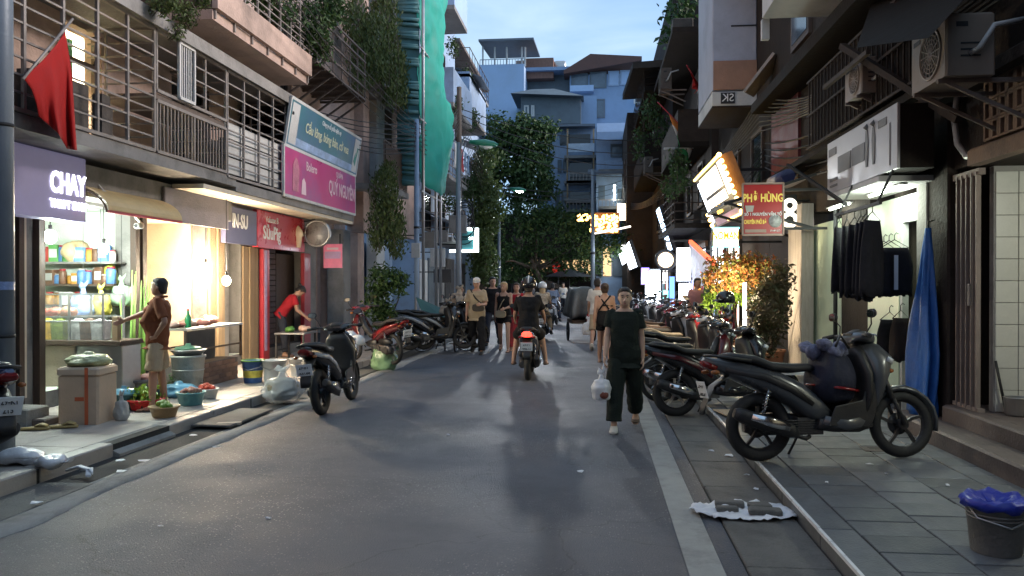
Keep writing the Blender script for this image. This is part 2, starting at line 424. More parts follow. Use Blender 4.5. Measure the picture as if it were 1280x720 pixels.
# ================================================================== SCOOTERS AND BICYCLES
rubber = mat('rubber', (0.018,0.018,0.019), rough=0.75, var=0.25, bump=0.05)
blackp = mat('black_plastic', (0.016,0.016,0.018), rough=0.5, var=0.2, bump=0.04, bscale=120, dirt=0.35, dcol=(0.06,0.055,0.05), dscale=5)
seatm = mat('seat_vinyl', (0.02,0.02,0.022), rough=0.55, var=0.15, bump=0.06, bscale=200)
engine_m = mat('engine_alloy', (0.10,0.10,0.105), rough=0.5, metal=0.7, var=0.4, scale=14, bump=0.1, dirt=0.6, dcol=(0.03,0.028,0.025), dscale=8)
chrome = mat('chrome', (0.6,0.61,0.63), rough=0.18, metal=1.0, var=0.1, bump=0)
alloy_rim = mat('dark_rim', (0.05,0.05,0.055), rough=0.4, metal=0.6, var=0.2, bump=0)
silver_rim = mat('silver_rim', (0.45,0.45,0.47), rough=0.35, metal=0.8, var=0.15, bump=0)
mirror_m = mat('mirror_glass', (0.7,0.72,0.75), rough=0.04, metal=1.0, var=0, bump=0, rvar=0)
redlens = mat('red_lens', (0.16,0.008,0.008), rough=0.2, var=0.1, bump=0)
redlit = mat('lit_tail_lens', (0.8,0.03,0.02), rough=0.3, var=0, bump=0, emit=4.0, ecol=(1,0.05,0.03))
orangelens = mat('amber_lens', (0.28,0.09,0.02), rough=0.2, var=0.1, bump=0)
clearlens = mat('clear_lens', (0.55,0.57,0.6), rough=0.12, var=0.05, bump=0, coat=0.5)
plate_m = mat('plate_white', (0.72,0.73,0.74), rough=0.4, var=0.05, bump=0)
ink = mat('black_ink', (0.015,0.015,0.017), rough=0.6, var=0, bump=0)
def paint(name, col, rough=0.3, coat=0.3):
    return mat(name, col, rough=rough, var=0.08, scale=2, bump=0.0, dirt=0.25, dcol=(0.09,0.085,0.08), dscale=3.5, coat=coat, rvar=0.06)
P_grey = paint('grey_satin_paint', (0.058,0.064,0.073), 0.3, 0.25)
P_black = paint('black_gloss_paint', (0.014,0.014,0.016), 0.2)
P_red = paint('red_gloss_paint', (0.22,0.012,0.015), 0.22)
P_maroon = paint('maroon_gloss_paint', (0.07,0.008,0.012), 0.22)
P_white = paint('white_gloss_paint', (0.6,0.6,0.6), 0.25)
P_blue = paint('navy_gloss_paint', (0.02,0.035,0.10), 0.22)
P_pink = paint('pink_gloss_paint', (0.55,0.12,0.2), 0.3)
P_silver = paint('silver_gloss_paint', (0.35,0.36,0.38), 0.3)
def wheel(root, name, x, r, rim, spokes=5, wire=False, w=0.052):
    ty = put(name, MB().torus((x,0,r), r-w, w, 'y', 30, 9, 0.95), rubber, root)
    mb = MB().torus((x,0,r), r-2*w+0.012, 0.014, 'y', 26, 6, 1.6)
    mb.cyl((x,-0.05,r),(x,0.05,r), 0.045, n=12)
    R_ = r-2*w+0.01
    if wire:
        for k in range(18):
            a = 2*PI*k/18 + (0.1 if k % 2 else -0.1); y = 0.035*(1 if k % 2 else -1)
            mb.tube([(x+0.03*math.cos(a), y, r+0.03*math.sin(a)), (x+R_*math.cos(a), y*0.2, r+R_*math.sin(a))], 0.003, 4, False)
    else:
        for k in range(spokes):
            a = 2*PI*k/spokes + 0.3
            p = [Vector((x+q*math.cos(a+t), 0, r+q*math.sin(a+t))) for q, t in ((0.03,0),(R_*0.55,0.10),(R_,0.02))]
            for i in range(2): mb.bar(p[i], p[i+1], 0.03 if i == 0 else 0.026, 0.024)
    put('rim', mb, rim, ty)
    mb2 = MB().lathe([(0.03,-0.006),(0.095,-0.006),(0.095,-0.001),(0.03,-0.001)], (x,0.046,r), 20, 'y')
    put('brake_disc', mb2, engine_m, ty)
    return ty
def plate_text(root, lines, x, y, z, rz, size=0.045, tilt=0.0, bev=None):
    for i, t in enumerate(lines):
        o = bpy.data.curves.new('plate_number', 'FONT'); o.body = t; o.size = size; o.align_x = 'CENTER'; o.align_y = 'CENTER'; o.extrude = 0.0015; o.resolution_u = 2; o.offset = 0.0008
        o.materials.append(ink)
        ob = bpy.data.objects.new('plate_number', o); COL.objects.link(ob); ob.parent = root
        ob.location = (x, y, z - i*size*1.05); ob.rotation_euler = (PI/2, 0, rz)
def scooter(label, body, accent=None, loc=(0,0,0), rz=0.0, group=None, rim=None, underbone=False, lean=0.0, steer=0.0, lit=False, plate=('29-T1','368.52'), name='motor_scooter', mirrors=True):
    accent = accent or blackp; rim = rim or alloy_rim
    t = thing(name, label, 'scooter', loc, rz, group)
    t.rotation_euler = (lean, 0, rz)
    rf = 0.285 if not underbone else 0.29; wb = 1.27 if not underbone else 1.24
    wheel(t, 'rear_wheel', 0, rf, rim, 5, underbone, 0.055 if not underbone else 0.036)
    fw = wheel(t, 'front_wheel', wb, rf, rim, 5, underbone, 0.048 if not underbone else 0.034)
    # --- tail and side panels
    b = MB()
    if not underbone:
        st = [((-0.46,0,0.855),(0,0.03,0),(0.012,0,0.016)),((-0.34,0,0.81),(0,0.075,0),(0.02,0,0.050)),((-0.12,0,0.735),(0,0.125,0),(0.03,0,0.085)),
              ((0.12,0,0.65),(0,0.15,0),(0.045,0,0.10)),((0.30,0,0.555),(0,0.15,0),(0.065,0,0.095)),((0.44,0,0.445),(0,0.145,0),(0.085,0,0.075)),((0.54,0,0.35),(0,0.14,0),(0.09,0,0.045))]
    else:
        st = [((-0.42,0,0.76),(0,0.03,0),(0.01,0,0.02)),((-0.28,0,0.72),(0,0.075,0),(0.015,0,0.06)),((-0.05,0,0.67),(0,0.11,0),(0.02,0,0.09)),
              ((0.18,0,0.60),(0,0.115,0),(0.03,0,0.11)),((0.36,0,0.52),(0,0.10,0),(0.05,0,0.10)),((0.5,0,0.47),(0,0.07,0),(0.06,0,0.07))]
    b.loft(st, 18, 2.8); put('tail_panel', b, body, t)
    # accent crease strip on both flanks
    for s in (-1, 1):
        a = MB(); yo = 0.150 if not underbone else 0.112
        a.loft([((-0.30,s*0.085,0.765),(0,0.012,0),(0.004,0,0.022)),((0.02,s*(yo-0.006),0.70),(0,0.012,0),(0.006,0,0.03)),((0.24,s*yo,0.60),(0,0.012,0),(0.012,0,0.028)),((0.42,s*(yo-0.01),0.47),(0,0.010,0),(0.014,0,0.016))], 8, 2.5)
        put('flank_strip', a, accent, t)
    # --- seat
    s = MB()
    zs = 0.80 if not underbone else 0.775
    s.loft([((-0.32,0,zs+0.075),(0,0.065,0),(0.0,0,0.018)),((-0.24,0,zs+0.075),(0,0.11,0),(0.0,0,0.034)),((-0.04,0,zs+0.045),(0,0.135,0),(0,0,0.04)),((0.04,0,zs+0.01),(0,0.138,0),(0,0,0.045)),((0.10,0,zs-0.015),(0,0.14,0),(0,0,0.045)),
            ((0.28,0,zs-0.03),(0,0.125,0),(0,0,0.042)),((0.44,0,zs-0.025),(0,0.085,0),(0,0,0.035)),((0.49,0,zs-0.03),(0,0.05,0),(0,0,0.02))], 16, 2.8)
    put('seat', s, seatm, t)
    g = MB(); zg = zs+0.035
    g.tube([(-0.10,0.145,zg),(-0.30,0.13,zg+0.03),(-0.42,0.085,zg+0.045),(-0.45,0,zg+0.05),(-0.42,-0.085,zg+0.045),(-0.30,-0.13,zg+0.03),(-0.10,-0.145,zg)], 0.013, 8)
    put('grab_rail', g, blackp, t)
    # --- engine, swing arm, exhaust
    e = MB()
    e.loft([((-0.10,0.085,0.285),(0,0.035,0),(0,0,0.05)),((0.0,0.10,0.29),(0,0.045,0),(0,0,0.085)),((0.22,0.09,0.30),(0,0.055,0),(0,0,0.095)),((0.40,0.06,0.30),(0,0.08,0),(0,0,0.085)),((0.50,0.03,0.30),(0,0.07,0),(0,0,0.06))], 14, 3)
    e.box(0.30,0.52,-0.10,0.10,0.22,0.36)
    for k in range(6): e.box(0.20+0.0*k,0.46,-0.115,0.115,0.235+0.02*k,0.243+0.02*k)
    e.cyl((0.02,0.14,0.29),(0.02,0.15,0.29),0.06,n=14); e.cyl((0.26,0.14,0.31),(0.26,0.155,0.31),0.07,n=14)
    put('engine', e, engine_m, t)
    air = MB().loft([((-0.12,0.10,0.43),(0,0.035,0),(0,0,0.03)),((0.02,0.11,0.45),(0,0.05,0),(0,0,0.06)),((0.20,0.11,0.44),(0,0.045,0),(0,0,0.045))], 12, 3)
    put('air_filter_box', air, blackp, t)
    sh = MB()
    for sy in ((0.115,-0.115) if not underbone else (0.12,-0.12)):
        sh.cyl((-0.02,sy,0.33),(0.06,sy,0.62),0.013,n=8)
        pts = []
        for k in range(40): q = k/39; a = q*2*PI*7; pts.append((-0.015+0.07*q+0.024*math.cos(a), sy+0.024*math.sin(a), 0.38+0.2*q))
        sh.tube(pts, 0.005, 4)
    put('rear_shock', sh, chrome, t)
    mu = MB()
    mu.tube([(0.42,-0.05,0.20),(0.36,-0.11,0.19),(0.26,-0.13,0.22)], 0.018, 8)
    mu.loft([((0.28,-0.135,0.235),(0,0.03,0),(0,0,0.035)),((0.22,-0.14,0.26),(0,0.05,0),(0.015,0,0.058)),((-0.02,-0.15,0.33),(0,0.055,0),(0.02,0,0.062)),((-0.22,-0.155,0.40),(0,0.048,0),(0.015,0,0.055)),((-0.27,-0.155,0.415),(0,0.028,0),(0.01,0,0.035))], 14, 2.2)
    mo = put('muffler', mu, blackp if not underbone else chrome, t)
    hs = MB().loft([((0.19,-0.185,0.285),(0,0.012,0),(0.01,0,0.03)),((0.04,-0.205,0.33),(0,0.012,0),(0.01,0,0.038)),((-0.14,-0.207,0.385),(0,0.010,0),(0.01,0,0.025))], 10, 3)
    put('heat_shield', hs, chrome, mo)
    # --- underside floor
    f = MB()
    if not underbone:
        f.loft([((0.46,0,0.315),(0,0.15,0),(0.02,0,0.055)),((0.62,0,0.29),(0,0.17,0),(0,0,0.055)),((0.82,0,0.29),(0,0.165,0),(0,0,0.06)),((0.92,0,0.33),(0,0.15,0),(-0.03,0,0.06))], 14, 4)
        put('footboard', f, blackp, t)
        put('foot_mat', MB().cbox(0.52,0.88,-0.13,0.13,0.335,0.36,0.008), rubber, t)
        # leg shield: inner dark, outer painted
        li = MB().loft([((0.86,0,0.34),(0,0.16,0),(0.03,0,0.02)),((0.905,0,0.52),(0,0.20,0),(0.04,0,0.015)),((0.90,0,0.72),(0,0.215,0),(0.045,0,0.01)),((0.87,0,0.88),(0,0.15,0),(0.05,0,0.02)),((0.86,0,0.95),(0,0.09,0),(0.05,0,0.02))], 16, 3.2)
        put('leg_shield', li, blackp, t)
        ap = MB().loft([((0.93,0,0.36),(0,0.12,0),(0.05,0,0.02)),((0.99,0,0.52),(0,0.185,0),(0.055,0,0.02)),((1.02,0,0.70),(0,0.215,0),(0.10,0,0.03)),((1.03,0,0.83),(0,0.185,0),(0.14,0,0.03)),((0.98,0,0.93),(0,0.12,0),(0.10,0,0.03)),((0.93,0,0.985),(0,0.06,0),(0.05,0,0.02))], 18, 2.6)
        put('front_apron', ap, body, t)
        for s_ in (-1,1):
            hl = MB().loft([((1.165,s_*0.045,0.80),(0.0,0.035,0),(0.012,0,0.03)),((1.135,s_*0.115,0.815),(0,0.05,0),(0.012,0,0.03)),((1.07,s_*0.178,0.84),(0,0.02,0),(0.012,0,0.02))], 10, 2.5)
            put('headlight', hl, clearlens, t)
        for s_ in (-1,1):
            pg = MB().prism([(.53,.29),(.90,.275),(.955,.40),(1.0,.62),(.90,.66),(.84,.50),(.60,.455)], 'y', s_*.150, s_*.172)
            put('side_cowl', pg, blackp, t, bevel=.008)
        # side pillars at the foot
        for s_ in (-1,1):
            sp = MB().loft([((0.50,s_*0.148,0.34),(0,0.014,0),(0.02,0,0.04)),((0.70,s_*0.168,0.30),(0,0.014,0),(0.0,0,0.045)),((0.90,s_*0.155,0.34),(0,0.014,0),(-0.02,0,0.05))], 8, 3)
            put('side_skirt', sp, body, t)
    else:
        f.tube([(0.42,0,0.50),(0.62,0,0.52),(0.80,0,0.66),(0.90,0,0.85)], [0.06,0.055,0.055,0.05], 12)
        f.loft([((0.36,0,0.38),(0,0.09,0),(0,0,0.09)),((0.55,0,0.37),(0,0.10,0),(0,0,0.09)),((0.72,0,0.36),(0,0.06,0),(0,0,0.05))], 12, 3)
        put('frame_spine', f, blackp, t)
        for s_ in (-1,1):
            ls = MB().loft([((0.66,s_*0.13,0.33),(0,0.012,0),(0.03,0,0.03)),((0.80,s_*0.17,0.48),(0,0.014,0),(0.085,0,0.03)),((0.90,s_*0.16,0.66),(0,0.016,0),(0.10,0,0.03)),((0.93,s_*0.10,0.82),(0,0.02,0),(0.075,0,0.03)),((0.93,s_*0.05,0.90),(0,0.02,0),(0.04,0,0.02))], 10, 2.6)
            put('leg_shield', ls, body, t)
        pg = MB()
        for s_ in (-1,1): pg.cyl((0.52,s_*0.08,0.27),(0.52,s_*0.24,0.27),0.016,n=8)
        pg.bar((0.52,-0.12,0.27),(0.52,0.12,0.27),0.025)
        put('footpeg', pg, rubber, t)
    # --- steering assembly
    st_ = MB()
    for s_ in (-1,1):
        st_.cyl((wb,s_*0.068,rf),(wb-0.16,s_*0.062,0.66),0.018,n=8)
        st_.cyl((wb-0.10,s_*0.064,0.50),(wb-0.18,s_*0.06,0.72),0.024,n=8)
    st_.bar((wb-0.165,-0.085,0.67),(wb-0.165,0.085,0.67),0.04,0.04)
    st_.cyl((wb-0.165,0,0.66),(0.90,0,1.0),0.024,n=8)
    put('front_fork', st_, engine_m if not underbone else chrome, t)
    ff = MB(); rs = []
    R0 = rf+0.03
    for k in range(9):
        a = R(-12 + 150*k/8); cx, cz = wb+R0*math.cos(a), rf+R0*math.sin(a)
        w_ = 0.066*(0.7+0.3*math.sin(PI*min(1,k/5)))
        nx_, nz_ = math.cos(a), math.sin(a)
        rs.append([(cx-nx_*0.03,-w_,cz-nz_*0.03),(cx+nx_*0.006,-w_*0.75,cz+nz_*0.006),(cx+nx_*0.02,0,cz+nz_*0.02),(cx+nx_*0.006,w_*0.75,cz+nz_*0.006),(cx-nx_*0.03,w_,cz-nz_*0.03),(cx-nx_*0.006,w_*0.6,cz-nz_*0.006),(cx,0,cz),(cx-nx_*0.006,-w_*0.6,cz-nz_*0.006)])
    ff.rings(rs); put('front_fender', ff, body, t)
    hx = 0.885
    hb = MB().tube([(hx-0.07,-0.35,1.03),(hx-0.03,-0.22,1.045),(hx,-0.08,1.02),(hx,0.08,1.02),(hx-0.03,0.22,1.045),(hx-0.07,0.35,1.03)], 0.012, 8)
    hbo = put('handlebar', hb, engine_m, t)
    gr = MB()
    for s_ in (-1,1): gr.cyl((hx-0.045,s_*0.25,1.043),(hx-0.075,s_*0.375,1.028),0.019,n=10)
    put('grip', gr, rubber, hbo)
    lv = MB()
    for s_ in (-1,1): lv.tube([(hx+0.01,s_*0.20,1.045),(hx+0.03,s_*0.28,1.04),(hx-0.01,s_*0.37,1.025)], 0.006, 5)
    put('brake_lever', lv, chrome, hbo)
    hc = MB().loft([((hx-0.075,0,1.00),(0,0.10,0),(0,0,0.02)),((hx-0.04,0,1.025),(0,0.19,0),(0,0,0.04)),((hx+0.04,0,1.03),(0,0.20,0),(0,0,0.05)),((hx+0.12,0,1.015),(0,0.12,0),(0,0,0.05)),((hx+0.155,0,0.995),(0,0.05,0),(0,0,0.025))], 16, 2.6)
    put('handlebar_cover', hc, body if not underbone else accent, t)
    if underbone:
        put('headlight', MB().loft([((hx+0.10,0,1.02),(0,0.09,0),(0,0,0.06)),((hx+0.155,0,1.015),(0,0.075,0),(0,0,0.055)),((hx+0.175,0,1.01),(0,0.04,0),(0,0,0.03))], 14, 2.4), clearlens, t)
    put('dashboard', MB().loft([((hx-0.06,0,1.045),(0,0.07,0),(0.0,0,0.015)),((hx+0.02,0,1.075),(0,0.085,0),(0,0,0.02)),((hx+0.06,0,1.07),(0,0.05,0),(0,0,0.012))], 12, 3), blackp, t)
    if mirrors:
        for s_ in (-1,1):
            mr_ = MB().tube([(hx-0.01,s_*0.21,1.05),(hx+0.02,s_*0.25,1.13),(hx-0.01,s_*0.30,1.20)], 0.006, 6)
            mr_.loft([((hx+0.02,s_*0.31,1.215),(0,0.03,0),(0,0,0.02)),((hx-0.005,s_*0.31,1.215),(0,0.062,0),(0,0,0.038)),((hx-0.02,s_*0.31,1.215),(0,0.06,0),(0,0,0.036))], 12, 2.6)
            mo_ = put('mirror', mr_, blackp, t)
            put('mirror_glass', MB().loft([((hx-0.021,s_*0.31,1.215),(0,0.053,0),(0,0,0.031)),((hx-0.023,s_*0.31,1.215),(0,0.053,0),(0,0,0.031))], 12, 2.6), mirror_m, mo_)
    # --- rear lights, fender, plate
    put('tail_light', MB().loft([((-0.475,0,0.83),(0,0.045,0),(0.006,0,0.014)),((-0.45,0,0.81),(0,0.075,0),(0.012,0,0.026)),((-0.37,0,0.775),(0,0.085,0),(0.012,0,0.03))], 12, 2.6), redlit if lit else redlens, t)
    for s_ in (-1,1):
        put('turn_signal', MB().ell((-0.40,s_*0.115,0.745),0.04,0.028,0.02,10,6), orangelens if not lit else redlens, t)
        put('front_turn_signal', MB().ell((1.10 if not underbone else 0.98,s_*(0.155 if not underbone else 0.15),0.74 if not underbone else 0.95),0.035,0.03,0.02,10,6), orangelens, t)
    rfm = MB().loft([((-0.28,0,0.70),(0,0.085,0),(0.02,0,0.02)),((-0.40,0,0.62),(0,0.075,0),(0.012,0,0.02)),((-0.47,0,0.47),(0,0.065,0),(0.012,0,0.012)),((-0.485,0,0.40),(0,0.06,0),(0.01,0,0.006))], 10, 3)
    put('rear_fender', rfm, blackp, t)
    pl = put('licence_plate', MB().obox((-0.475,0,0.60),(0.006,0.19,0.14),(0,R(-14),0)), plate_m, t)
    for i, tx in enumerate(plate):
        c = bpy.data.curves.new('plate_number', 'FONT'); c.body = tx; c.size = 0.062; c.align_x = 'CENTER'; c.align_y = 'CENTER'; c.extrude = 0.001; c.resolution_u = 2; c.offset = 0.001; c.materials.append(ink)
        o = bpy.data.objects.new('plate_number', c); COL.objects.link(o); o.parent = pl
        zz = 0.632 - 0.064*i
        o.location = (-0.4795 - (zz-0.60)*math.tan(R(-14))*-1.0, 0, zz); o.rotation_euler = (PI/2-R(14), 0, -PI/2); o.scale = (0.8,1,1)
    ks = MB().tube([(0.42,0.12,0.24),(0.40,0.20,0.12),(0.37,0.26,0.015)], 0.011, 6).box(0.345,0.395,0.245,0.275,0.005,0.018)
    put('kickstand', ks, blackp, t)
    return t
def helmet(label, m, loc, rz, group=None):
    t = thing('helmet', label, 'helmet', loc, rz, group)
    mb = MB(); rs = []
    for j in range(8):
        a = R(-25 + 113*j/7); ring = []
        for k in range(16): q = 2*PI*k/16; ring.append((0.145*math.cos(a)*math.cos(q), 0.125*math.cos(a)*math.sin(q), 0.13*math.sin(a)+0.05))
        rs.append(ring)
    mb.rings(rs); put('shell', mb, m, t)
    put('peak', MB().loft([((0.11,0,0.045),(0,0.11,0),(0,0,0.008)),((0.17,0,0.03),(0,0.09,0),(0,0,0.006)),((0.20,0,0.015),(0,0.05,0),(0,0,0.004))], 10, 2.6), blackp, t)
    put('strap', MB().tube([(0,0.12,0.0),(0.02,0.08,-0.10),(0.02,0,-0.14),(0.02,-0.08,-0.10),(0,-0.12,0.0)], 0.006, 5), blackp, t)
    return t
def bicycle(label, m, loc, rz, group=None, lean=0.08):
    t = thing('bicycle', label, 'bicycle', loc, rz, group); t.rotation_euler = (lean, 0, rz)
    wheel(t, 'rear_wheel', 0, 0.33, chrome, 5, True, 0.018)
    wheel(t, 'front_wheel', 1.05, 0.33, chrome, 5, True, 0.018)
    f = MB()
    for a, b in (((0,0,.33),(.42,0,.30)),((0,0,.33),(.33,0,.75)),((.42,0,.30),(.32,0,.80)),((.42,0,.30),(.86,0,.72)),((.34,0,.68),(.84,0,.82)),((.86,0,.70),(.83,0,.95)),((1.05,.05,.33),(.88,.04,.68)),((1.05,-.05,.33),(.88,-.04,.68))):
        f.cyl(a, b, 0.016, n=8)
    put('frame', f, m, t)
    put('saddle', MB().loft([((.20,0,.85),(0,.09,0),(0,0,.03)),((.34,0,.86),(0,.06,0),(0,0,.03)),((.46,0,.85),(0,.02,0),(0,0,.015))], 10), seatm, t)
    put('handlebar', MB().tube([(.68,-.28,1.02),(.82,-.22,1.02),(.84,0,.97),(.82,.22,1.02),(.68,.28,1.02)], 0.012, 8), chrome, t)
    ch = MB().lathe([(0.03,-.004),(0.095,-.004),(0.095,.004),(0.03,.004)], (.42,-.05,.30), 20, 'y').cyl((.42,-.10,.30),(.5,-.10,.17),.01).box(.46,.54,-.2,-.1,.155,.175)
    put('crank', ch, engine_m, t)
    bk = MB()
    for k in range(9):
        y = -.14+.035*k; bk.tube([(.93,y,.98),(.95,y*.85,.74),(1.2,y*.85,.74),(1.24,y,.98)], .004, 4)
    for z, k in ((.98,1),(.9,.97),(.82,.92)):
        bk.tube([(.93,-.14*k,z),(1.24,-.14*k,z),(1.24,.14*k,z),(.93,.14*k,z),(.93,-.14*k,z)], .005, 4)
    put('basket', bk, engine_m, t)
    return t
# ================================================================== PEOPLE
skin_a = mat('skin_light', (0.43,0.25,0.175), rough=0.55, var=0.08, bump=0.02, sss=0.1)
skin_b = mat('skin_tan', (0.36,0.20,0.135), rough=0.55, var=0.08, bump=0.02, sss=0.1)
skin_c = mat('skin_fair', (0.52,0.33,0.24), rough=0.55, var=0.08, bump=0.02, sss=0.1)
hair_b = mat('hair_black', (0.012,0.010,0.010), rough=0.45, var=0.3, scale=30, bump=0.15, bscale=150)
hair_l = mat('hair_blonde', (0.48,0.33,0.17), rough=0.5, var=0.3, scale=30, bump=0.15, bscale=150)
hair_r = mat('hair_brown', (0.045,0.022,0.013), rough=0.5, var=0.3, scale=30, bump=0.15, bscale=150)
eye_m = mat('eye_dark', (0.02,0.014,0.012), rough=0.25, var=0, bump=0)
lip_m = mat('lips', (0.30,0.11,0.09), rough=0.5, var=0, bump=0)
def cloth(name, col, var=0.15): return mat(name, col, rough=0.85, var=var, scale=9, bump=0.10, bscale=45, spec=0.2)
def remesh(mb, vox, name, m, parent, amp=0.0, scale=9.0, seed=0, smooth=2):
    me = bpy.data.meshes.new(name); me.from_pydata(mb.v, [], mb.f); me.update()
    bm = bmesh.new(); bm.from_mesh(me); bmesh.ops.recalc_face_normals(bm, faces=bm.faces); bm.to_mesh(me); bm.free()
    o = bpy.data.objects.new('tmp', me); ts = bpy.data.scenes.new('tmp'); ts.collection.objects.link(o)
    r = o.modifiers.new('r', 'REMESH'); r.mode = 'VOXEL'; r.voxel_size = vox; r.use_smooth_shade = True
    if smooth:
        s = o.modifiers.new('s', 'SMOOTH'); s.factor = 0.5; s.iterations = smooth
    vl = ts.view_layers[0]; vl.update(); dg = vl.depsgraph
    m2 = bpy.data.meshes.new_from_object(o.evaluated_get(dg)); m2.name = name
    bpy.data.objects.remove(o); bpy.data.meshes.remove(me); bpy.data.scenes.remove(ts)
    if amp: noisy(m2, amp, scale, seed)
    m2.materials.clear(); m2.materials.append(m)
    m2.polygons.foreach_set('use_smooth', [True]*len(m2.polygons))
    return link(name, m2, parent)
def V(*a): return Vector(a)
class Pose: pass
def make_pose(H=1.68, lean=0.0, hip_z=None, legL=(8,10), legR=(-8,5), armL=(0,8,12), armR=(0,8,12), turn=0.0, look=0.0, sit=False, abd=4, head_turn=0.0, root=(0,0), wide=1.0):
    """legs: (hip flexion, knee flexion) degrees; arms: (shoulder flexion, abduction, elbow flexion). Forward is +Y."""
    k = H/1.70; p = Pose(); p.k = k; p.H = H
    thigh, shin = 0.43*k, 0.41*k
    def leg(s, hf, kf, ab):
        hf, kf, ab = R(hf), R(kf), R(ab)
        d1 = V(s*math.sin(ab), math.sin(hf)*math.cos(ab), -math.cos(hf)*math.cos(ab))
        a2 = hf-kf; d2 = V(s*math.sin(ab)*0.6, math.sin(a2), -math.cos(a2)*math.cos(ab)).normalized()
        return d1, d2
    p.legs = {}
    for s, q in ((-1, legL), (1, legR)):
        ab = q[2] if len(q) > 2 else abd
        d1, d2 = leg(s, q[0], q[1], ab)
        h = V(s*0.085*k, 0, 0); kn = h + d1*thigh; an = kn + d2*shin
        p.legs[s] = [h, kn, an]
    low = min(p.legs[-1][2].z, p.legs[1][2].z)
    hz = hip_z if hip_z is not None else -low + 0.075*k
    for s in p.legs: p.legs[s] = [q + V(root[0],root[1],hz) for q in p.legs[s]]
    L = R(lean); T = R(turn)
    up = V(0, math.sin(L), math.cos(L)); fw = V(0, math.cos(L), -math.sin(L)); sd = V(math.cos(T), math.sin(T), 0)
    fw = (up.cross(sd)).normalized()
    p.up, p.fw, p.sd = up, fw, sd
    p.pel = V(root[0], root[1], hz + 0.03*k)
    def tor(h): return p.pel + up*h*k
    p.tor = tor
    p.arms = {}
    for s, q in ((-1, armL), (1, armR)):
        f, a, e = R(q[0]), R(q[1]), R(q[2]); inw = R(q[3]) if len(q) > 3 else 0
        sh = tor(0.465) + sd*s*0.158*wide*k
        def dr(ff, aa): return (sd*s*math.sin(aa) + (fw*math.sin(ff) - up*math.cos(ff))*math.cos(aa)).normalized()
        d1 = dr(f, a); d2 = dr(f+e, a*0.4 - inw)
        el = sh + d1*0.29*k; wr = el + d2*0.24*k
        p.arms[s] = [sh, el, wr, d2]
    p.head = tor(0.47) + up*0.172*k + fw*0.015*k
    hl = R(look); ht = R(head_turn)
    hf = (fw*math.cos(hl) + up*math.sin(hl)).normalized()
    hu = (up*math.cos(hl) - fw*math.sin(hl)).normalized()
    hs = hf.cross(hu).normalized()
    hf2 = (hf*math.cos(ht) - hs*math.sin(ht)).normalized(); hs = hf2.cross(hu).normalized()
    p.hf, p.hu, p.hs = hf2, hu, hs
    return p
def torso_rings(p, infl=0.0, lo=-0.10, hi=0.50, belly=0.0, hips=1.0, wide=1.0, n=16):
    k = p.k; prof = [(-0.12,.135*hips,.095,0),(-0.05,.165*hips,.115,0),(0.03,.165*hips,.118,0),(0.12,.147,.105+belly*.6,belly*.5),(0.20,.143,.104+belly,belly*.7),(0.30,.158,.113+belly*.5,belly*.3),(0.40,.168*wide,.110,0),(0.45,.160*wide,.092,0),(0.485,.128*wide,.075,0),(0.51,.085,.064,0),(0.53,.062,.056,0)]
    st = []
    for h, rx, ry, off in prof:
        if lo-1e-6 <= h <= hi+1e-6:
            st.append((p.tor(h)+p.fw*off*k, p.sd*(rx*k+infl), p.fw*(ry*k+infl)))
    return st
def limb(mb, a, b, r0, r1, mid=None, n=10):
    m = (a+b)/2; pts = [a + (a-b).normalized()*r0*0.5, a, a.lerp(b,.3), a.lerp(b,.65), b, b+(b-a).normalized()*r1*0.5]
    rm = mid if mid else (r0+r1)/2
    mb.tube(pts, [r0*.6, r0, (r0*.45+rm*.55), (rm*.55+r1*.45), r1, r1*.6], n)
def hand(mb, wr, d, s, p, curl=35, k=1.0):
    d = d.normalized(); side = p.fw if abs(d.dot(p.fw)) < 0.8 else p.up
    u = (side - d*side.dot(d)).normalized(); nrm = d.cross(u).normalized()
    if nrm.dot(p.sd*s) > 0: nrm = -nrm                       # palm faces the body
    pc = wr + d*0.045*k
    mb.loft([(wr, u*0.022*k, nrm*0.019*k),(wr+d*0.03*k, u*0.032*k, nrm*0.016*k),(wr+d*0.075*k, u*0.038*k, nrm*0.014*k),(wr+d*0.092*k, u*0.036*k, nrm*0.010*k)], 10, 2.5)
    for i, ln in enumerate((0.062,0.072,0.068,0.052)):
        b = wr + d*0.088*k + u*(0.028-0.019*i)*k
        q = [b]; dd = d.copy()
        for j in range(3):
            a = R(curl*(0.5+0.35*j)*(0.9+0.1*i)); dd2 = (dd*math.cos(a*0.6)+nrm*math.sin(a*0.6)).normalized()
            q.append(q[-1] + dd2*ln*k/2.6); dd = dd2
        mb.tube(q, [0.0095*k,0.009*k,0.0082*k,0.0068*k], 6)
    tb = wr + d*0.028*k + u*0.03*k
    mb.tube([tb, tb+(u*0.6+d*0.7+nrm*0.3).normalized()*0.032*k, tb+(u*0.35+d*0.95+nrm*0.5).normalized()*0.06*k], [0.012*k,0.0105*k,0.008*k], 6)
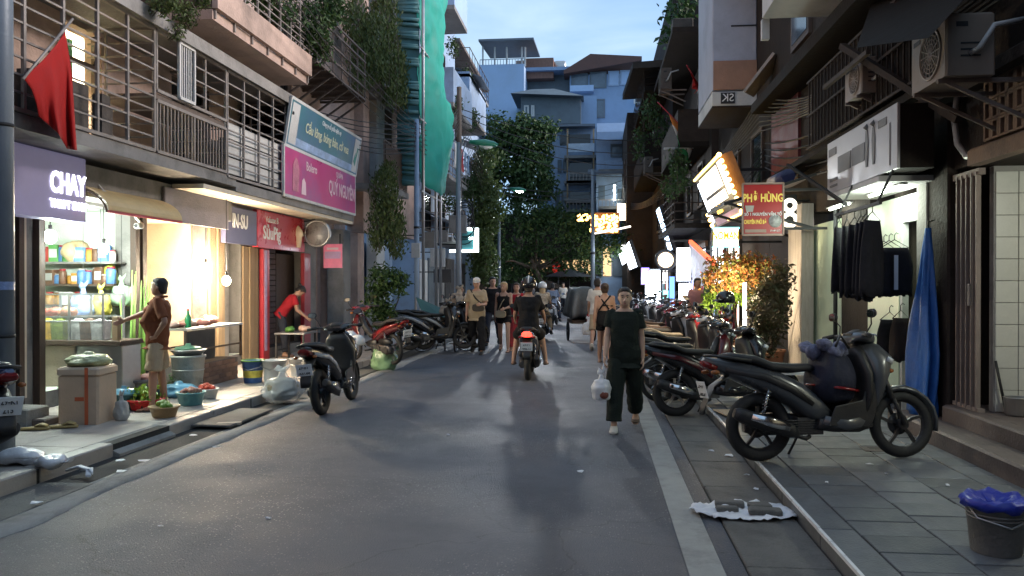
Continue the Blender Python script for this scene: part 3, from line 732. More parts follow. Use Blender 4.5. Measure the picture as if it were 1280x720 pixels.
def person(label, p, skin, loc, rz, vox=0.010, top=None, sleeve=0.5, bottom=None, blen=1.0, bflare=1.0, hair=None, hstyle='short', shoe=None, sandal=None, belly=0.0, hips=1.0, wide=1.0, group=None, top_lo=-0.06, top_infl=0.014, tank=False, face=True, curl=35, seed=0, dress=False):
    t = thing('person', label, 'person', loc, rz, group); k = p.k
    b = MB()
    b.loft(torso_rings(p, 0, -0.12, 0.53, belly, hips, wide), 18, 2.2)
    for s in (-1, 1):
        h, kn, an = p.legs[s]
        limb(b, h, kn, .082*k, .054*k, .070*k); limb(b, kn, an, .054*k, .036*k, .053*k)
        f = p.legs[s]; toe = V(0, 1, 0)
        sh_dir = (an-kn).normalized(); fwd = (toe - sh_dir*toe.dot(sh_dir)); fwd = (fwd.normalized()*0.5 + toe*0.5).normalized() if fwd.length > .1 else toe
        b.loft([(an-fwd*.055*k-V(0,0,.035*k), V(.026*k,0,0), V(0,0,.03*k)),(an+V(0,0,-.03*k), V(.036*k,0,0), V(0,0,.042*k)),(an+fwd*.07*k-V(0,0,.045*k), V(.042*k,0,0), V(0,0,.028*k)),(an+fwd*.14*k-V(0,0,.055*k), V(.046*k,0,0), V(0,0,.016*k)),(an+fwd*.185*k-V(0,0,.06*k), V(.034*k,0,0), V(0,0,.011*k))], 10, 2.3)
        sh, el, wr, d = p.arms[s]
        limb(b, sh, el, .050*k, .037*k, .044*k); limb(b, el, wr, .039*k, .026*k, .036*k)
        b.ell(sh, .056*k, .054*k, .054*k, 10, 8)
        hand(b, wr, d, s, p, curl, k)
    hc, hu, hf, hs = p.head, p.hu, p.hf, p.hs
    b.tube([p.tor(0.46), p.tor(0.53)+p.fw*.005*k, hc-hu*.03*k], [.066*k,.056*k,.053*k], 12)
    # head: rings from chin to crown
    b.loft([(hc-hu*.098*k+hf*.040*k, hs*.026*k, hf*.028*k),(hc-hu*.080*k+hf*.026*k, hs*.048*k, hf*.058*k),(hc-hu*.045*k+hf*.012*k, hs*.063*k, hf*.080*k),(hc, hs*.072*k, hf*.090*k),(hc+hu*.05*k-hf*.004*k, hs*.076*k, hf*.095*k),(hc+hu*.09*k-hf*.008*k, hs*.064*k, hf*.080*k),(hc+hu*.115*k-hf*.010*k, hs*.036*k, hf*.045*k)], 18, 2.1)
    b.loft([(hc+hu*.012*k+hf*.084*k, hs*.008*k, hf*.008*k),(hc-hu*.014*k+hf*.096*k, hs*.011*k, hf*.014*k),(hc-hu*.034*k+hf*.096*k, hs*.016*k, hf*.014*k),(hc-hu*.042*k+hf*.088*k, hs*.012*k, hf*.008*k)], 8, 2)
    for s in (-1,1): b.loft([(hc+hs*s*.070*k+hu*.028*k-hf*.008*k, hf*.012*k, hs*.008*k),(hc+hs*s*.078*k+hu*.012*k-hf*.012*k, hf*.019*k, hs*.010*k),(hc+hs*s*.074*k-hu*.022*k-hf*.002*k, hf*.010*k, hs*.008*k)], 8, 2)
    remesh(b, vox, 'body', skin, t, smooth=2)
    if face:
        for s in (-1,1):
            put('eye', MB().ell(hc+hs*s*.029*k+hu*.014*k+hf*.081*k, .012*k, .006*k, .0055*k, 10, 6), eye_m, t)
            put('eyebrow', MB().loft([(hc+hs*s*.014*k+hu*.031*k+hf*.089*k, hu*.004*k, hf*.004*k),(hc+hs*s*.032*k+hu*.036*k+hf*.085*k, hu*.005*k, hf*.004*k),(hc+hs*s*.048*k+hu*.030*k+hf*.074*k, hu*.003*k, hf*.003*k)], 6, 2), hair or hair_b, t)
        put('mouth', MB().loft([(hc-hs*.022*k-hu*.061*k+hf*.080*k, hu*.002*k, hf*.003*k),(hc-hu*.060*k+hf*.089*k, hu*.007*k, hf*.005*k),(hc+hs*.022*k-hu*.061*k+hf*.080*k, hu*.002*k, hf*.003*k)], 8, 2), lip_m, t)
    if hair:
        hb_ = MB()
        hb_.loft([(hc-hu*.075*k-hf*.058*k, hs*.052*k, hf*.036*k),(hc-hu*.03*k-hf*.046*k, hs*.074*k, hf*.056*k),(hc+hu*.015*k-hf*.028*k, hs*.085*k, hf*.076*k),(hc+hu*.045*k-hf*.020*k, hs*.086*k, hf*.086*k),(hc+hu*.068*k-hf*.022*k, hs*.084*k, hf*.090*k),(hc+hu*.088*k-hf*.012*k, hs*.080*k, hf*.094*k),(hc+hu*.102*k-hf*.005*k, hs*.072*k, hf*.089*k),(hc+hu*.118*k-hf*.008*k, hs*.060*k, hf*.074*k),(hc+hu*.134*k-hf*.012*k, hs*.030*k, hf*.038*k)], 22, 2.1)
        if hstyle == 'bun': hb_.ell(hc+hu*.05*k-hf*.125*k, .045*k, .045*k, .045*k, 10, 8)
        if hstyle == 'tied': hb_.ell(hc-hu*.02*k-hf*.10*k, .04*k, .04*k, .05*k, 10, 8)
        if hstyle == 'long': hb_.loft([(hc+hu*.03*k-hf*.05*k, hs*.082*k, hf*.05*k),(hc-hu*.08*k-hf*.06*k, hs*.088*k, hf*.045*k),(hc-hu*.20*k-hf*.075*k, hs*.075*k, hf*.035*k),(hc-hu*.26*k-hf*.08*k, hs*.035*k, hf*.02*k)], 12, 2.3)
        if hstyle == 'pony': hb_.loft([(hc+hu*.06*k-hf*.08*k, hs*.03*k, hu*.03*k),(hc+hu*.02*k-hf*.13*k, hs*.035*k, hf*.03*k),(hc-hu*.10*k-hf*.13*k, hs*.035*k, hf*.03*k),(hc-hu*.2*k-hf*.11*k, hs*.015*k, hf*.015*k)], 10, 2.2)
        ho = put('hair', hb_, hair, t); noisy(ho.data, .008, 26, seed)
    if top:
        c = MB(); hi = 0.46 if tank else 0.50
        st = torso_rings(p, top_infl, top_lo, hi, belly, hips, wide)
        lo_c = p.tor(top_lo-0.02); st = [(lo_c, p.sd*(.168*hips*k+top_infl+.012), p.fw*(.118*k+top_infl+.012+belly*.6*k))] + st[0:]
        if tank: st[-1] = (st[-1][0]-p.up*.02, st[-1][1]*0.86, st[-1][2])
        c.loft(st, 20, 2.3)
        if not tank:
            for s in (-1,1):
                sh, el, wr, d = p.arms[s]
                if sleeve <= 1: e = sh.lerp(el, max(.05,sleeve)); c.tube([sh-(el-sh)*.12, sh, sh.lerp(e,.6), e], [.054*k,.062*k,.064*k,.068*k], 12); c.ell(sh-p.sd*s*.01*k, .060*k,.060*k,.058*k,10,8)
                else:
                    e = el.lerp(wr, sleeve-1); c.tube([sh-(el-sh)*.12, sh, sh.lerp(el,.6), el, e], [.055*k,.062*k,.056*k,.052*k,.044*k], 12)
        else:
            for s in (-1,1): c.tube([p.tor(.40)+p.sd*s*.085*k+p.fw*.115*k, p.tor(.49)+p.sd*s*.095*k+p.fw*.03*k, p.tor(.50)+p.sd*s*.095*k-p.fw*.05*k, p.tor(.40)+p.sd*s*.08*k-p.fw*.112*k], .017*k, 6)
        remesh(c, vox, 'top', top, t, amp=.012, scale=11, seed=seed)
    if bottom:
        c = MB(); c.loft(torso_rings(p, .010, -0.12, 0.06, 0, hips), 18, 2.3)
        for s in (-1,1):
            h, kn, an = p.legs[s]; fl = bflare
            if blen <= .5:
                e = h.lerp(kn, blen*2); c.tube([h+(h-kn)*.1, h, h.lerp(e,.5), e], [.09*k,.098*k,.094*k*fl,.092*k*fl], 14)
            else:
                e = kn.lerp(an, (blen-.5)*2); c.tube([h+(h-kn)*.1, h, h.lerp(kn,.5), kn, kn.lerp(e,.5), e], [.088*k,.096*k,.086*k*fl,.070*k*fl,.068*k*fl,.066*k*fl], 14)
        remesh(c, vox, 'trousers' if blen > .5 else 'shorts', bottom, t, amp=.012, scale=10, seed=seed+3)
    if dress:
        c = MB(); st = []
        for h, rx, ry in ((-.38,.22,.17),(-.2,.20,.15),(-.05,.175,.13),(.12,.15,.11)): st.append((p.tor(h), p.sd*rx*k, p.fw*ry*k))
        c.loft(st, 18, 2.2); remesh(c, vox, 'skirt', dress, t, amp=.016, scale=10, seed=seed)
    for s in (-1,1):
        m = shoe or sandal
        if not m: continue
        h, kn, an = p.legs[s]; toe = V(0,1,0); sd_ = (an-kn).normalized(); fwd = toe - sd_*toe.dot(sd_); fwd = (fwd.normalized()*.5+toe*.5).normalized()
        c = MB()
        if shoe:
            c.loft([(an-fwd*.075*k-V(0,0,.03*k), V(.03*k,0,0), V(0,0,.035*k)),(an-V(0,0,.02*k)-fwd*.01*k, V(.044*k,0,0), V(0,0,.055*k)),(an+fwd*.08*k-V(0,0,.042*k), V(.050*k,0,0), V(0,0,.035*k)),(an+fwd*.16*k-V(0,0,.055*k), V(.050*k,0,0), V(0,0,.024*k)),(an+fwd*.21*k-V(0,0,.062*k), V(.03*k,0,0), V(0,0,.014*k))], 12, 2.4)
        else:
            dn = -fwd.cross(V(1,0,0)).normalized(); 
            if dn.z > 0: dn = -dn
            q = an - V(0,0,.072*k)
            c.loft([(q-fwd*.08*k, V(.028*k,0,0), V(0,0,.010)),(q, V(.04*k,0,0), V(0,0,.012)),(q+fwd*.12*k-V(0,0,.0), V(.052*k,0,0), V(0,0,.011)),(q+fwd*.20*k, V(.03*k,0,0), V(0,0,.009))], 12, 2.6)
            c.tube([q+V(-.05*k,0,0)+fwd*.09*k, q+fwd*.12*k+V(0,0,.06*k), q+V(.05*k,0,0)+fwd*.09*k], .009, 5)
        put('shoe' if shoe else 'sandal', c, m, t)
    return t
# ================================================================== LEFT SIDE OF THE STREET
plaster_p = mat('pinkish_plaster', (0.44,0.32,0.27), rough=0.85, var=0.2, scale=1.5, bump=0.1, bscale=25, dirt=0.75, dcol=(0.12,0.095,0.08), dscale=1.1)
plaster_g = mat('grey_plaster', (0.24,0.23,0.22), rough=0.85, var=0.25, scale=1.3, bump=0.1, bscale=25, dirt=0.8, dcol=(0.07,0.066,0.06), dscale=1.2)
plaster_d = mat('dark_plaster', (0.10,0.088,0.08), spec=.15, rough=0.85, var=0.3, scale=1.5, bump=0.12, bscale=25, dirt=0.6, dscale=1.3)
plaster_b = mat('pale_blue_plaster', (0.27,0.37,0.52), rough=0.8, var=0.18, scale=1.0, bump=0.06, bscale=20, dirt=0.7, dcol=(0.17,0.19,0.22), dscale=0.7)
plaster_w = mat('off_white_plaster', (0.55,0.55,0.54), rough=0.8, var=0.12, scale=1.3, bump=0.06, bscale=25, dirt=0.5, dcol=(0.22,0.21,0.2), dscale=1.0)
greenwall = mat('pale_green_wall', (0.62,0.68,0.60), rough=0.7, var=0.08, scale=2, bump=0.04, dirt=0.25, dcol=(0.35,0.36,0.3), dscale=1.5)
creamwall = mat('cream_wall', (0.70,0.62,0.48), rough=0.75, var=0.1, scale=2, bump=0.04, dirt=0.35, dcol=(0.32,0.24,0.13), dscale=1.8)
rust = mat('rusty_bars', (0.15,0.12,0.105), rough=0.7, metal=0.3, var=0.35, scale=8, bump=0.06)
barsteel = mat('weathered_steel_bars', (0.29,0.26,0.24), rough=0.55, metal=0.5, var=0.3, scale=6, bump=0.04)
wood_d = mat('dark_wood', (0.065,0.04,0.028), rough=0.6, var=0.35, scale=3, bump=0.1, stretch=(8,8,0.8))
wood_o = mat('old_plank', (0.34,0.24,0.14), rough=0.75, var=0.4, scale=3, bump=0.15, stretch=(10,10,0.7), dirt=0.6, dcol=(0.10,0.06,0.035), dscale=1.5)
darkglass = mat('dark_glass', (0.015,0.018,0.022), rough=0.08, var=0.1, bump=0, rvar=0.03)
shopglass = mat('cabinet_glass', (0.9,0.95,0.95), rough=0.03, var=0, bump=0, rvar=0, alpha=0.06)
steel_sh = mat('stainless_sheet', (0.42,0.42,0.42), rough=0.38, metal=0.85, var=0.15, scale=4, bump=0.03)
pole_m = mat('painted_pole', (0.20,0.235,0.28), rough=0.45, metal=0.2, var=0.15, scale=3, bump=0.03, dirt=0.35, dcol=(0.10,0.10,0.1), dscale=3)
wire_m = mat('cable_black', (0.012,0.012,0.013), rough=0.6, var=0, bump=0)
bulb_w = mat('lit_bulb_warm', (1,0.85,0.6), emit=45, ecol=(1,0.78,0.48), var=0, bump=0, rvar=0)
bulb_c = mat('lit_bulb_white', (1,1,1), emit=45, ecol=(0.92,1.0,0.95), var=0, bump=0, rvar=0)
inkw = mat('white_lettering', (0.8,0.8,0.8), var=0, bump=0)
litw = mat('lit_white_lettering', (1,1,1), emit=2.6, ecol=(0.92,0.92,1.0), var=0, bump=0)
def wall_grid(mb, X0, X1, ys, zs, holes):
    """wall slab between X0 and X1 on a y/z grid; holes = set of (iy, iz) left open"""
    for i in range(len(ys)-1):
        run = None
        for j in range(len(zs)):
            solid = j < len(zs)-1 and (i, j) not in holes
            if solid and run is None: run = zs[j]
            if not solid and run is not None: mb.box(X0, X1, ys[i], ys[i+1], run, zs[j]); run = None
    return mb
XF_ = XLF
Y = lambda px, X=XLF: yl(px, X)
# ---------------------------------------------------------------- building with the shops
yA, yB = 2.0, Y(395)
s1a, s1b = Y(44), Y(165)          # shop one opening
s2a, s2b = Y(174), Y(258)         # shop two opening
s3a, s3b = Y(286), Y(301)         # narrow lit shop
s4a, s4b = Y(326), Y(381)         # red shop
blk = thing('apartment_block', 'old pinkish apartment block with caged balconies above the lit food shops', 'building', (XLF, 10, 0))
ys = [yA, s1a, s1b, s2a, s2b, s3a, s3b, s4a, s4b, yB]
ZL = 2.62
wm = wall_grid(MB(), XLF-0.25, XLF, ys, [0.0, 0.32, ZL, 3.3], {(1,1),(3,1),(5,1),(7,1)})
put('ground_wall', wm, plaster_g, blk, True)
lw0, lw1 = Y(82), Y(128)          # lit window upstairs
yr0, yr1 = Y(215), Y(262)
y3 = [yA, lw0, lw1, yr0, yr1, Y(300), Y(345), yB]
up = wall_grid(MB(), XLF-0.25, XLF, y3, [3.3, 3.45, 4.85, 5.0], {(1,1),(3,1),(5,1)})
put('upper_wall', up, plaster_p, blk, True)
y4 = [yA, 6.5, 7.6, 10.8, 11.8, 13.0, 14.0, 15.6, 16.6, yB]
up3 = wall_grid(MB(), XLF-0.25, XLF, y4, [5.0, 5.5, 7.2, 8.3, 9.2, 10.6, 12.0], {(1,1),(3,1),(5,1),(7,1),(1,4),(3,4),(5,4),(7,4)})
put('top_wall', up3, plaster_p, blk, True)
for a, b, z0, z1 in ((yr0,yr1,3.45,4.85),(Y(300),Y(345),3.45,4.85),(6.5,7.6,5.5,7.2),(10.8,11.8,5.5,7.2),(13,14,5.5,7.2),(15.6,16.6,5.5,7.2),(10.8,11.8,9.2,10.6),(13,14,9.2,10.6),(15.6,16.6,9.2,10.6)):
    fr = MB(); fr.box(XLF-0.14,XLF-0.08,a,a+0.06,z0,z1).box(XLF-0.14,XLF-0.08,b-0.06,b,z0,z1).box(XLF-0.14,XLF-0.08,a+.06,b-.06,z1-0.06,z1).box(XLF-0.14,XLF-0.08,a+.06,b-.06,z0,z0+0.06).box(XLF-0.135,XLF-0.085,(a+b)/2-.03,(a+b)/2+.03,z0+.06,z1-.06)
    w = put('window', fr, wood_d, blk, True)
    put('pane', MB().box(XLF-0.125,XLF-0.11,a+.06,b-.06,z0+.06,z1-.06), darkglass, w, True)
# lit room upstairs behind the cage
roomglow = mat('lit_room_wall', (0.85,0.78,0.6), rough=0.8, var=0.12, scale=2, bump=0)
rm = MB().box(-8.6,-8.5,lw0-.6,lw1+.6,3.3,5.0).box(-8.5,XLF-.25,lw0-.7,lw0-.6,3.3,5.0).box(-8.5,XLF-.25,lw1+.6,lw1+.7,3.3,5.0).box(-8.5,XLF-.25,lw0-.6,lw1+.6,5.0,5.06).box(-8.5,XLF-.25,lw0-.6,lw1+.6,3.24,3.3)
put('upstairs_room', rm, roomglow, blk, True)
lamp1 = thing('ceiling_lamp', 'warm lit lamp inside the upstairs room behind the bars', 'lamp', (-7.4,(lw0+lw1)/2,4.75))
put('shade', MB().ell((0,0,0),.14,.14,.07), bulb_w, lamp1); point('lamp_light', (-7.0,(lw0+lw1)/2,4.6), 420, (1,0.93,0.78), .1, lamp1)
wf = MB()
for y in (lw0, lw1-.05): wf.box(XLF-.12,XLF-.07,y,y+.05,3.45,4.85)
wf.box(XLF-.12,XLF-.07,lw0+.05,lw1-.05,4.42,4.47)
put('window', wf, wood_d, blk, True)
cur = MB()
n = 14; a0 = (lw0+lw1)/2+.1
for k in range(n):
    y = lw0+.1+ (lw1-lw0-.2)*k/n; cur.box(-6.86-.02*(k%2),-6.84-.02*(k%2),y,y+(lw1-lw0)/n+.01,4.25+.1*math.sin(k*1.3),4.8)
put('green_curtain', cur, mat('green_curtain_cloth',(0.06,0.30,0.2),rough=.8), blk, True)
# slabs and beams
ca_, cb_ = Y(-30,-6.1), Y(108,-6.1)
sl = MB().box(-5.6,XLF-.001,yA,12.0,3.12,3.27).box(-5.6,XLF-.001,12.0,yB,3.05,3.2)
put('balcony_slab', sl, plaster_g, blk, True)
put('fascia_beam', MB().box(-6.12,XLF-.002,cb_+.02,Y(290,-6.12),2.66,3.04), plaster_g, blk, True)
put('roof_ledge', MB().box(-5.55,XLF+.001,yA,yB,4.92,5.06).box(-5.53,-5.5,yA,yB,4.86,5.04), plaster_g, blk, True)
put('soffit', MB().box(-6.1,-5.62,11.0,yB,2.98,3.046), creamwall, blk, True)
# balcony cages: every bar a piece
bar_mesh = {}
def cage(y0, y1, z0, z1, step, label=None, xf=-5.6, sides=True, vertical=False, post_every=0.55, m=None):
    m = m or barsteel
    fr = MB(); np_ = max(1, round((y1-y0)/post_every))
    for k in range(np_+1):
        y = y0 + (y1-y0)*k/np_; fr.bar((xf,y,z0),(xf,y,z1),.035)
    for z in (z0, z1): fr.bar((xf+.003,y0,z),(xf+.003,y1,z),.04)
    if sides:
        for y in (y0, y1):
            for z in (z0, z1): fr.bar((xf,y,z),(XLF,y,z),.034)
            fr.bar((XLF+.25,y,z0),(XLF+.25,y,z1),.03)
    c = put('balcony_cage', fr, m, blk, True, label=label)
    if vertical:
        n = int((y1-y0)/step)
        me = MB().bar((0,0,0),(0,0,z1-z0),.018).mesh('bar', m)
        for k in range(1, n): o = link('bar', me, c); o.location = inv_of(c) @ V(xf, y0+step*k, z0)
    else:
        n = int((z1-z0)/step)
        me = MB().bar((0,0,0),(0,y1-y0,0),.02).mesh('bar', m)
        ms = MB().bar((0,0,0),(XLF-xf,0,0),.02).mesh('bar', m)
        for k in range(1, n):
            z = z0 + (z1-z0)*k/n
            o = link('bar', me, c); o.location = inv_of(c) @ V(xf, y0, z)
            if sides:
                for y in (y0, y1): o = link('bar', ms, c); o.location = inv_of(c) @ V(xf, y, z)
    return c
c1e = Y(193,-5.6)
cage(5.0, c1e, 3.30, 4.85, 0.155, post_every=.6)
c2b = Y(284,-5.6)
cage(c1e+.05, c2b-.05, 4.08, 4.85, 0.19, sides=False)
cage(c1e+.05, c2b-.05, 3.30, 3.95, 0.09, sides=False, vertical=True, post_every=.9)
put('box_shelf', MB().box(-5.62,-5.0-1.4,c1e+.05,c2b-.05,3.98,4.05), rust, blk, True)
cage(c1e+.55, c1e+.95, 4.1, 4.84, 0.06, sides=False, vertical=True, xf=-5.56, post_every=.4, m=plaster_w)
c3e = Y(357,-5.6)
cage(c2b, c3e, 3.25, 4.85, 0.16, post_every=.65)
pan = MB()
for i in range(4):
    for j in range(3):
        w = (c3e-c2b-.1)/4; pan.box(-5.69,-5.66,c2b+.06+i*w,c2b+.06+(i+1)*w-.03,3.32+j*.27,3.32+(j+1)*.27-.025)
put('storage_panel', pan, plaster_w, blk, True)
# clutter on the balconies
cl = MB()
random.seed(3)
for k in range(26):
    y = random.uniform(5.4,c1e-.2) if k < 14 else random.uniform(c2b, c3e-.2)
    x = random.uniform(-6.35,-5.85); h = random.uniform(.2,.75); w = random.uniform(.1,.25)
    cl.box(x-w/2,x+w/2,y,y+w*1.3,3.275,3.275+h)
o = put('balcony_clutter', cl, plaster_d, blk, True); o['kind'] = 'stuff'
# upper balcony with solid parapet
ub0, ub1 = Y(266,-5.3), Y(385,-5.3)
ubm = MB().box(-5.3,XLF-.003,ub0,ub1,5.28,5.42).box(-5.3,-5.22,ub0,ub1,5.43,5.80)
put('end_boards', MB().box(-6.5,-5.301,ub0,ub0+.05,5.43,6.05), wood_d, blk, True)
put('parapet_balcony', ubm, plaster_p, blk, True)
rl = MB()
for k in range(9): y = ub0+.04+(ub1-ub0-.08)*k/8; rl.bar((-5.26,y,5.80),(-5.26,y,7.1),.03)
for k in range(11): z = 5.9+.12*k; rl.bar((-5.256,ub0,z),(-5.256,ub1,z),.018); rl.bar((-5.3,ub0+.03,z),(-6.5,ub0+.03,z),.018)
put('balcony_railing', rl, barsteel, blk, True)
for k in range(7):
    y = ub0+.05+(ub1-ub0-.1)*k/6; put('parapet_post', MB().bar((-5.285,y,5.30),(-5.285,y,5.80),.035), barsteel, blk, True)
for k in range(6):
    put('louvre', MB().box(-6.4,-5.32,ub0-.03,ub0-.004,5.5+.09*k,5.55+.09*k), wood_d, blk, True)
# brackets of steel with the hanging balcony frame, dark
bk = MB(); bx0, bx1 = Y(388,-5.5), Y(452,-5.5)
for k in range(7):
    y = bx0 + (bx1-bx0)*k/6
    bk.bar((-6.5,y,5.9),(-5.4,y,5.9),.05); bk.bar((-6.5,y,5.2),(-5.5,y,5.88),.04); bk.bar((-5.42,y,5.9),(-5.42,y,7.0),.025)
for z in (5.92,6.2,6.5,6.8,7.0): bk.bar((-5.4,bx0,z),(-5.4,bx1,z),.035)
put('steel_bracket_balcony', bk, rust, blk, True)
put('bracket_deck', MB().box(-6.5,-5.42,bx0,bx1,5.94,5.97), wood_d, blk, True)
# drain pipes
for px, z0 in ((262,5.06),(250,5.06)):
    y = Y(px); put('drain_pipe', MB().cyl((-6.42,y,z0),(-6.42,y,12),.05,n=8), plaster_d, blk, True)
# ---------------------------------------------------------------- shop rooms
def room(name, y0, y1, xb, m, z0=.32, z1=2.62):
    mb = MB().box(xb-.1,xb,y0-.3,y1+.3,z0,z1).box(xb,XLF-.251,y0-.15,y0-.02,z0,z1).box(xb,XLF-.251,y1+.02,y1+.12,z0,z1).box(xb,XLF-.251,y0-.02,y1+.02,z1-.001,z1+.05).box(xb,XLF-.001,y0,y1,.2,z0+.004)
    return put(name, mb, m, blk, True)
room('shop_room', s1a, s1b, -8.7, greenwall)
room('shop_room', s2a, s2b, -8.2, creamwall)
room('shop_room', s3a, s3b, -7.8, greenwall)
shutter_m = mat('dark_shutter', (0.09,0.06,0.055), rough=.6, var=.3, bump=.1, metal=.3)
room('shop_room', s4a, s4b, -7.6, plaster_d)
def bulb(label, p, m, energy, col, r=.05, drop=.5):
    t = thing('hanging_bulb', label, 'light bulb', p)
    put('glass_bulb', MB().ell((0,0,0),r,r,r*1.15), m, t)
    put('holder', MB().cyl((0,0,r),(0,0,r+.07),.022,n=8), blackp, t); put('cable', MB().cyl((0,0,r+.07),(0,0,drop),.006,n=5), wire_m, t)
    point('bulb_light', (p[0],p[1],p[2]-.0), energy, col, r*1.3, t)
    return t
LW = (1.0,0.80,0.56); LC = (0.88,1.0,0.9)
pb = P(63,296,Y=9.0); bulb('bright white bulb at the left over the first shop shelves', pb, bulb_c, 380, LC, .075, 2.6-pb.z)
pb = P(130,311,Y=s1b-.9); bulb('white bulb hanging low over the glass food cabinet', pb, bulb_c, 170, LC, .06, 2.6-pb.z)
pb = P(257,334,X=-6.35); bulb('warm bulb hanging over the meat table, the higher one', pb, bulb_w, 420, LW, .06, 2.66-pb.z)
pb = P(283,351,X=-5.95); bulb('warm bulb hanging over the meat table, the lower one', pb, bulb_w, 460, LW, .07, 2.97-pb.z)
# door jambs, planks
for y in (s1a, s1b-.0, s2a): put('door_jamb', MB().box(XLF+.005,XLF+.09,y-.05,y+.05,.12,2.62), wood_d, blk, True)
put('door_jamb', MB().box(XLF+.004,XLF+.05,s1a-.32,s1a-.24,.12,2.62), wood_d, blk, True); put('door_jamb', MB().box(XLF+.004,XLF+.05,s1a-.5,s1a-.42,.12,2.62), wood_d, blk, True)
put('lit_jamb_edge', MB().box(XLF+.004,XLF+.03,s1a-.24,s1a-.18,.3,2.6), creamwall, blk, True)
for k, (a, b) in enumerate(((258,267),(267,276))):
    put('plank', MB().cbox(XLF+.01,XLF+.06+.02*k,Y(a)+.005,Y(b)-.005,.12,2.6,.01), wood_o, blk, True)
for k, (a, b) in enumerate(((301,308),(308,314),(314,320))):
    put('plank', MB().cbox(XLF+.01,XLF+.05+.015*(k%2),Y(a)+.005,Y(b)-.005,.12,2.3,.01), wood_o, blk, True)
# red shop frame and roller shutter slats
redf = mat('red_board', (0.42,0.03,0.045), rough=.4, var=.12, bump=.02, coat=.2)
redsh = thing('shop_facade', 'red framed shop front with banner strips beside its door', 'shop front', (XLF,(s4a+s4b)/2,.12))
for a, b in ((323,331),(375,383)):
    put('side_panel', MB().cbox(XLF+.01,XLF+.10,Y(a),Y(b),.12,2.28,.01), redf, redsh, True)
put('banner_strip', MB().box(XLF+.101,XLF+.106,Y(324.5),Y(327.5),.3,2.25), mat('lilac_print',(0.55,0.42,0.62),rough=.4,var=.3,scale=12), redsh, True)
slat = MB().cbox(-6.78,-6.74,s4a+.02,s4a+(s4b-s4a)*.55,0,.10,.01).mesh('slat', shutter_m)
for k in range(18):
    o = link('slat', slat, redsh); o.location = inv_of(redsh) @ V(0,0,.34+.112*k)
put('door_leaf', MB().cbox(-6.8,-6.74,s4a+(s4b-s4a)*.56,s4b,.33,2.25,.015), wood_d, redsh, True)
rs_ = thing('shop_sign', 'red shop sign with white lettering and an ice cream picture', 'sign', (-6.2,(s4a+s4b)/2,2.3))
ra, rb = Y(322,-6.2), Y(381,-6.2)
put('board', MB().cbox(-6.3,-6.2,ra,rb,2.28,2.98,.01), mat('red_sign_face',(0.50,0.025,0.04),rough=.3,var=.08,bump=0,coat=.3), rs_, True)
text('Volume B', .17, inkw, (-6.19,ra+(rb-ra)*.27,2.82), (PI/2,0,PI/2), rs_, sx=.9)
text('SủuPig', .36, inkw, (-6.19,ra+(rb-ra)*.27,2.56), (PI/2,0,PI/2), rs_, sx=.85, bold=.006)
put('ice_cream_picture', MB().lathe([(.06,0),(.09,.22),(.12,.25),(.10,.34),(.05,.42),(.01,.46)], (-6.195,ra+(rb-ra)*.83,2.36), 12).xform(Matrix.Identity(4)), mat('cream_print',(0.75,0.62,0.45),rough=.5), rs_, True)
hs_ = thing('shop_sign', 'slate blue sign ending in the white letters SU beside the red sign', 'sign', (-6.2,Y(303,-6.2),2.3))
ha, hb2 = Y(283,-6.2), Y(321.3,-6.2)
put('board', MB().cbox(-6.3,-6.2,ha,hb2,2.30,2.93,.01), mat('slate_sign_face',(0.09,0.09,0.16),rough=.4,var=.1,bump=0), hs_, True)
text('IN-SU', .34, inkw, (-6.19,ha+(hb2-ha)*.42,2.68), (PI/2,0,PI/2), hs_, sx=.72, bold=.008)
# CHAY sign
cs = thing('shop_sign', 'lavender lit shop sign with white letters CHAY over the first shop', 'sign', (-6.15,(ca_+cb_)/2,2.3))
put('board', MB().cbox(-6.35,-6.1,ca_,cb_,2.34,3.1,.01), mat('lavender_sign_face',(0.24,0.22,0.36),rough=.4,var=.1,bump=0,emit=.10,ecol=(0.42,0.4,0.75)), cs, True)
text('CHAY', .33, litw, (-6.09,yl(85,-6.1),2.745), (PI/2,0,PI/2), cs, sx=.70, bold=.010)
text('THRIFT SHOP', .13, litw, (-6.09,yl(86,-6.1),2.51), (PI/2,0,PI/2), cs, sx=.84, bold=.005)
# arched canopy (yellowish) over the second shop
aw = thing('arched_awning', 'yellowed arched awning sheet with thin ribs above the second shop', 'awning', (XLF,Y(170),2.5))
aa, ab = yl(118,-6.0), yl(212,-6.0)
mb = MB(); rr = []
N = 10
for k in range(N+1):
    a = PI*.5*k/N; x = -6.5+.68*math.sin(a); z = 2.48+.34*math.cos(a)
    rr.append([(x,aa,z),(x,ab,z),(x+.012,ab,z+.014),(x+.012,aa,z+.014)])
mb.rings(rr, True, False); put('sheet', mb, mat('yellowed_sheet',(0.62,0.47,0.24),rough=.45,var=.15,scale=3,bump=.03,dirt=.4,dcol=(.25,.17,.08)), aw, True)
for y in (aa, aa+(ab-aa)*.33, aa+(ab-aa)*.66, ab):
    put('rib', MB().tube([(-6.5+.66*math.sin(PI*.5*k/N),y,2.46+.34*math.cos(PI*.5*k/N)) for k in range(N+1)], .014, 6), wood_d, aw, True)
put('front_rail', MB().bar((-5.82,aa,2.47),(-5.82,ab,2.47),.03), redf, aw, True)
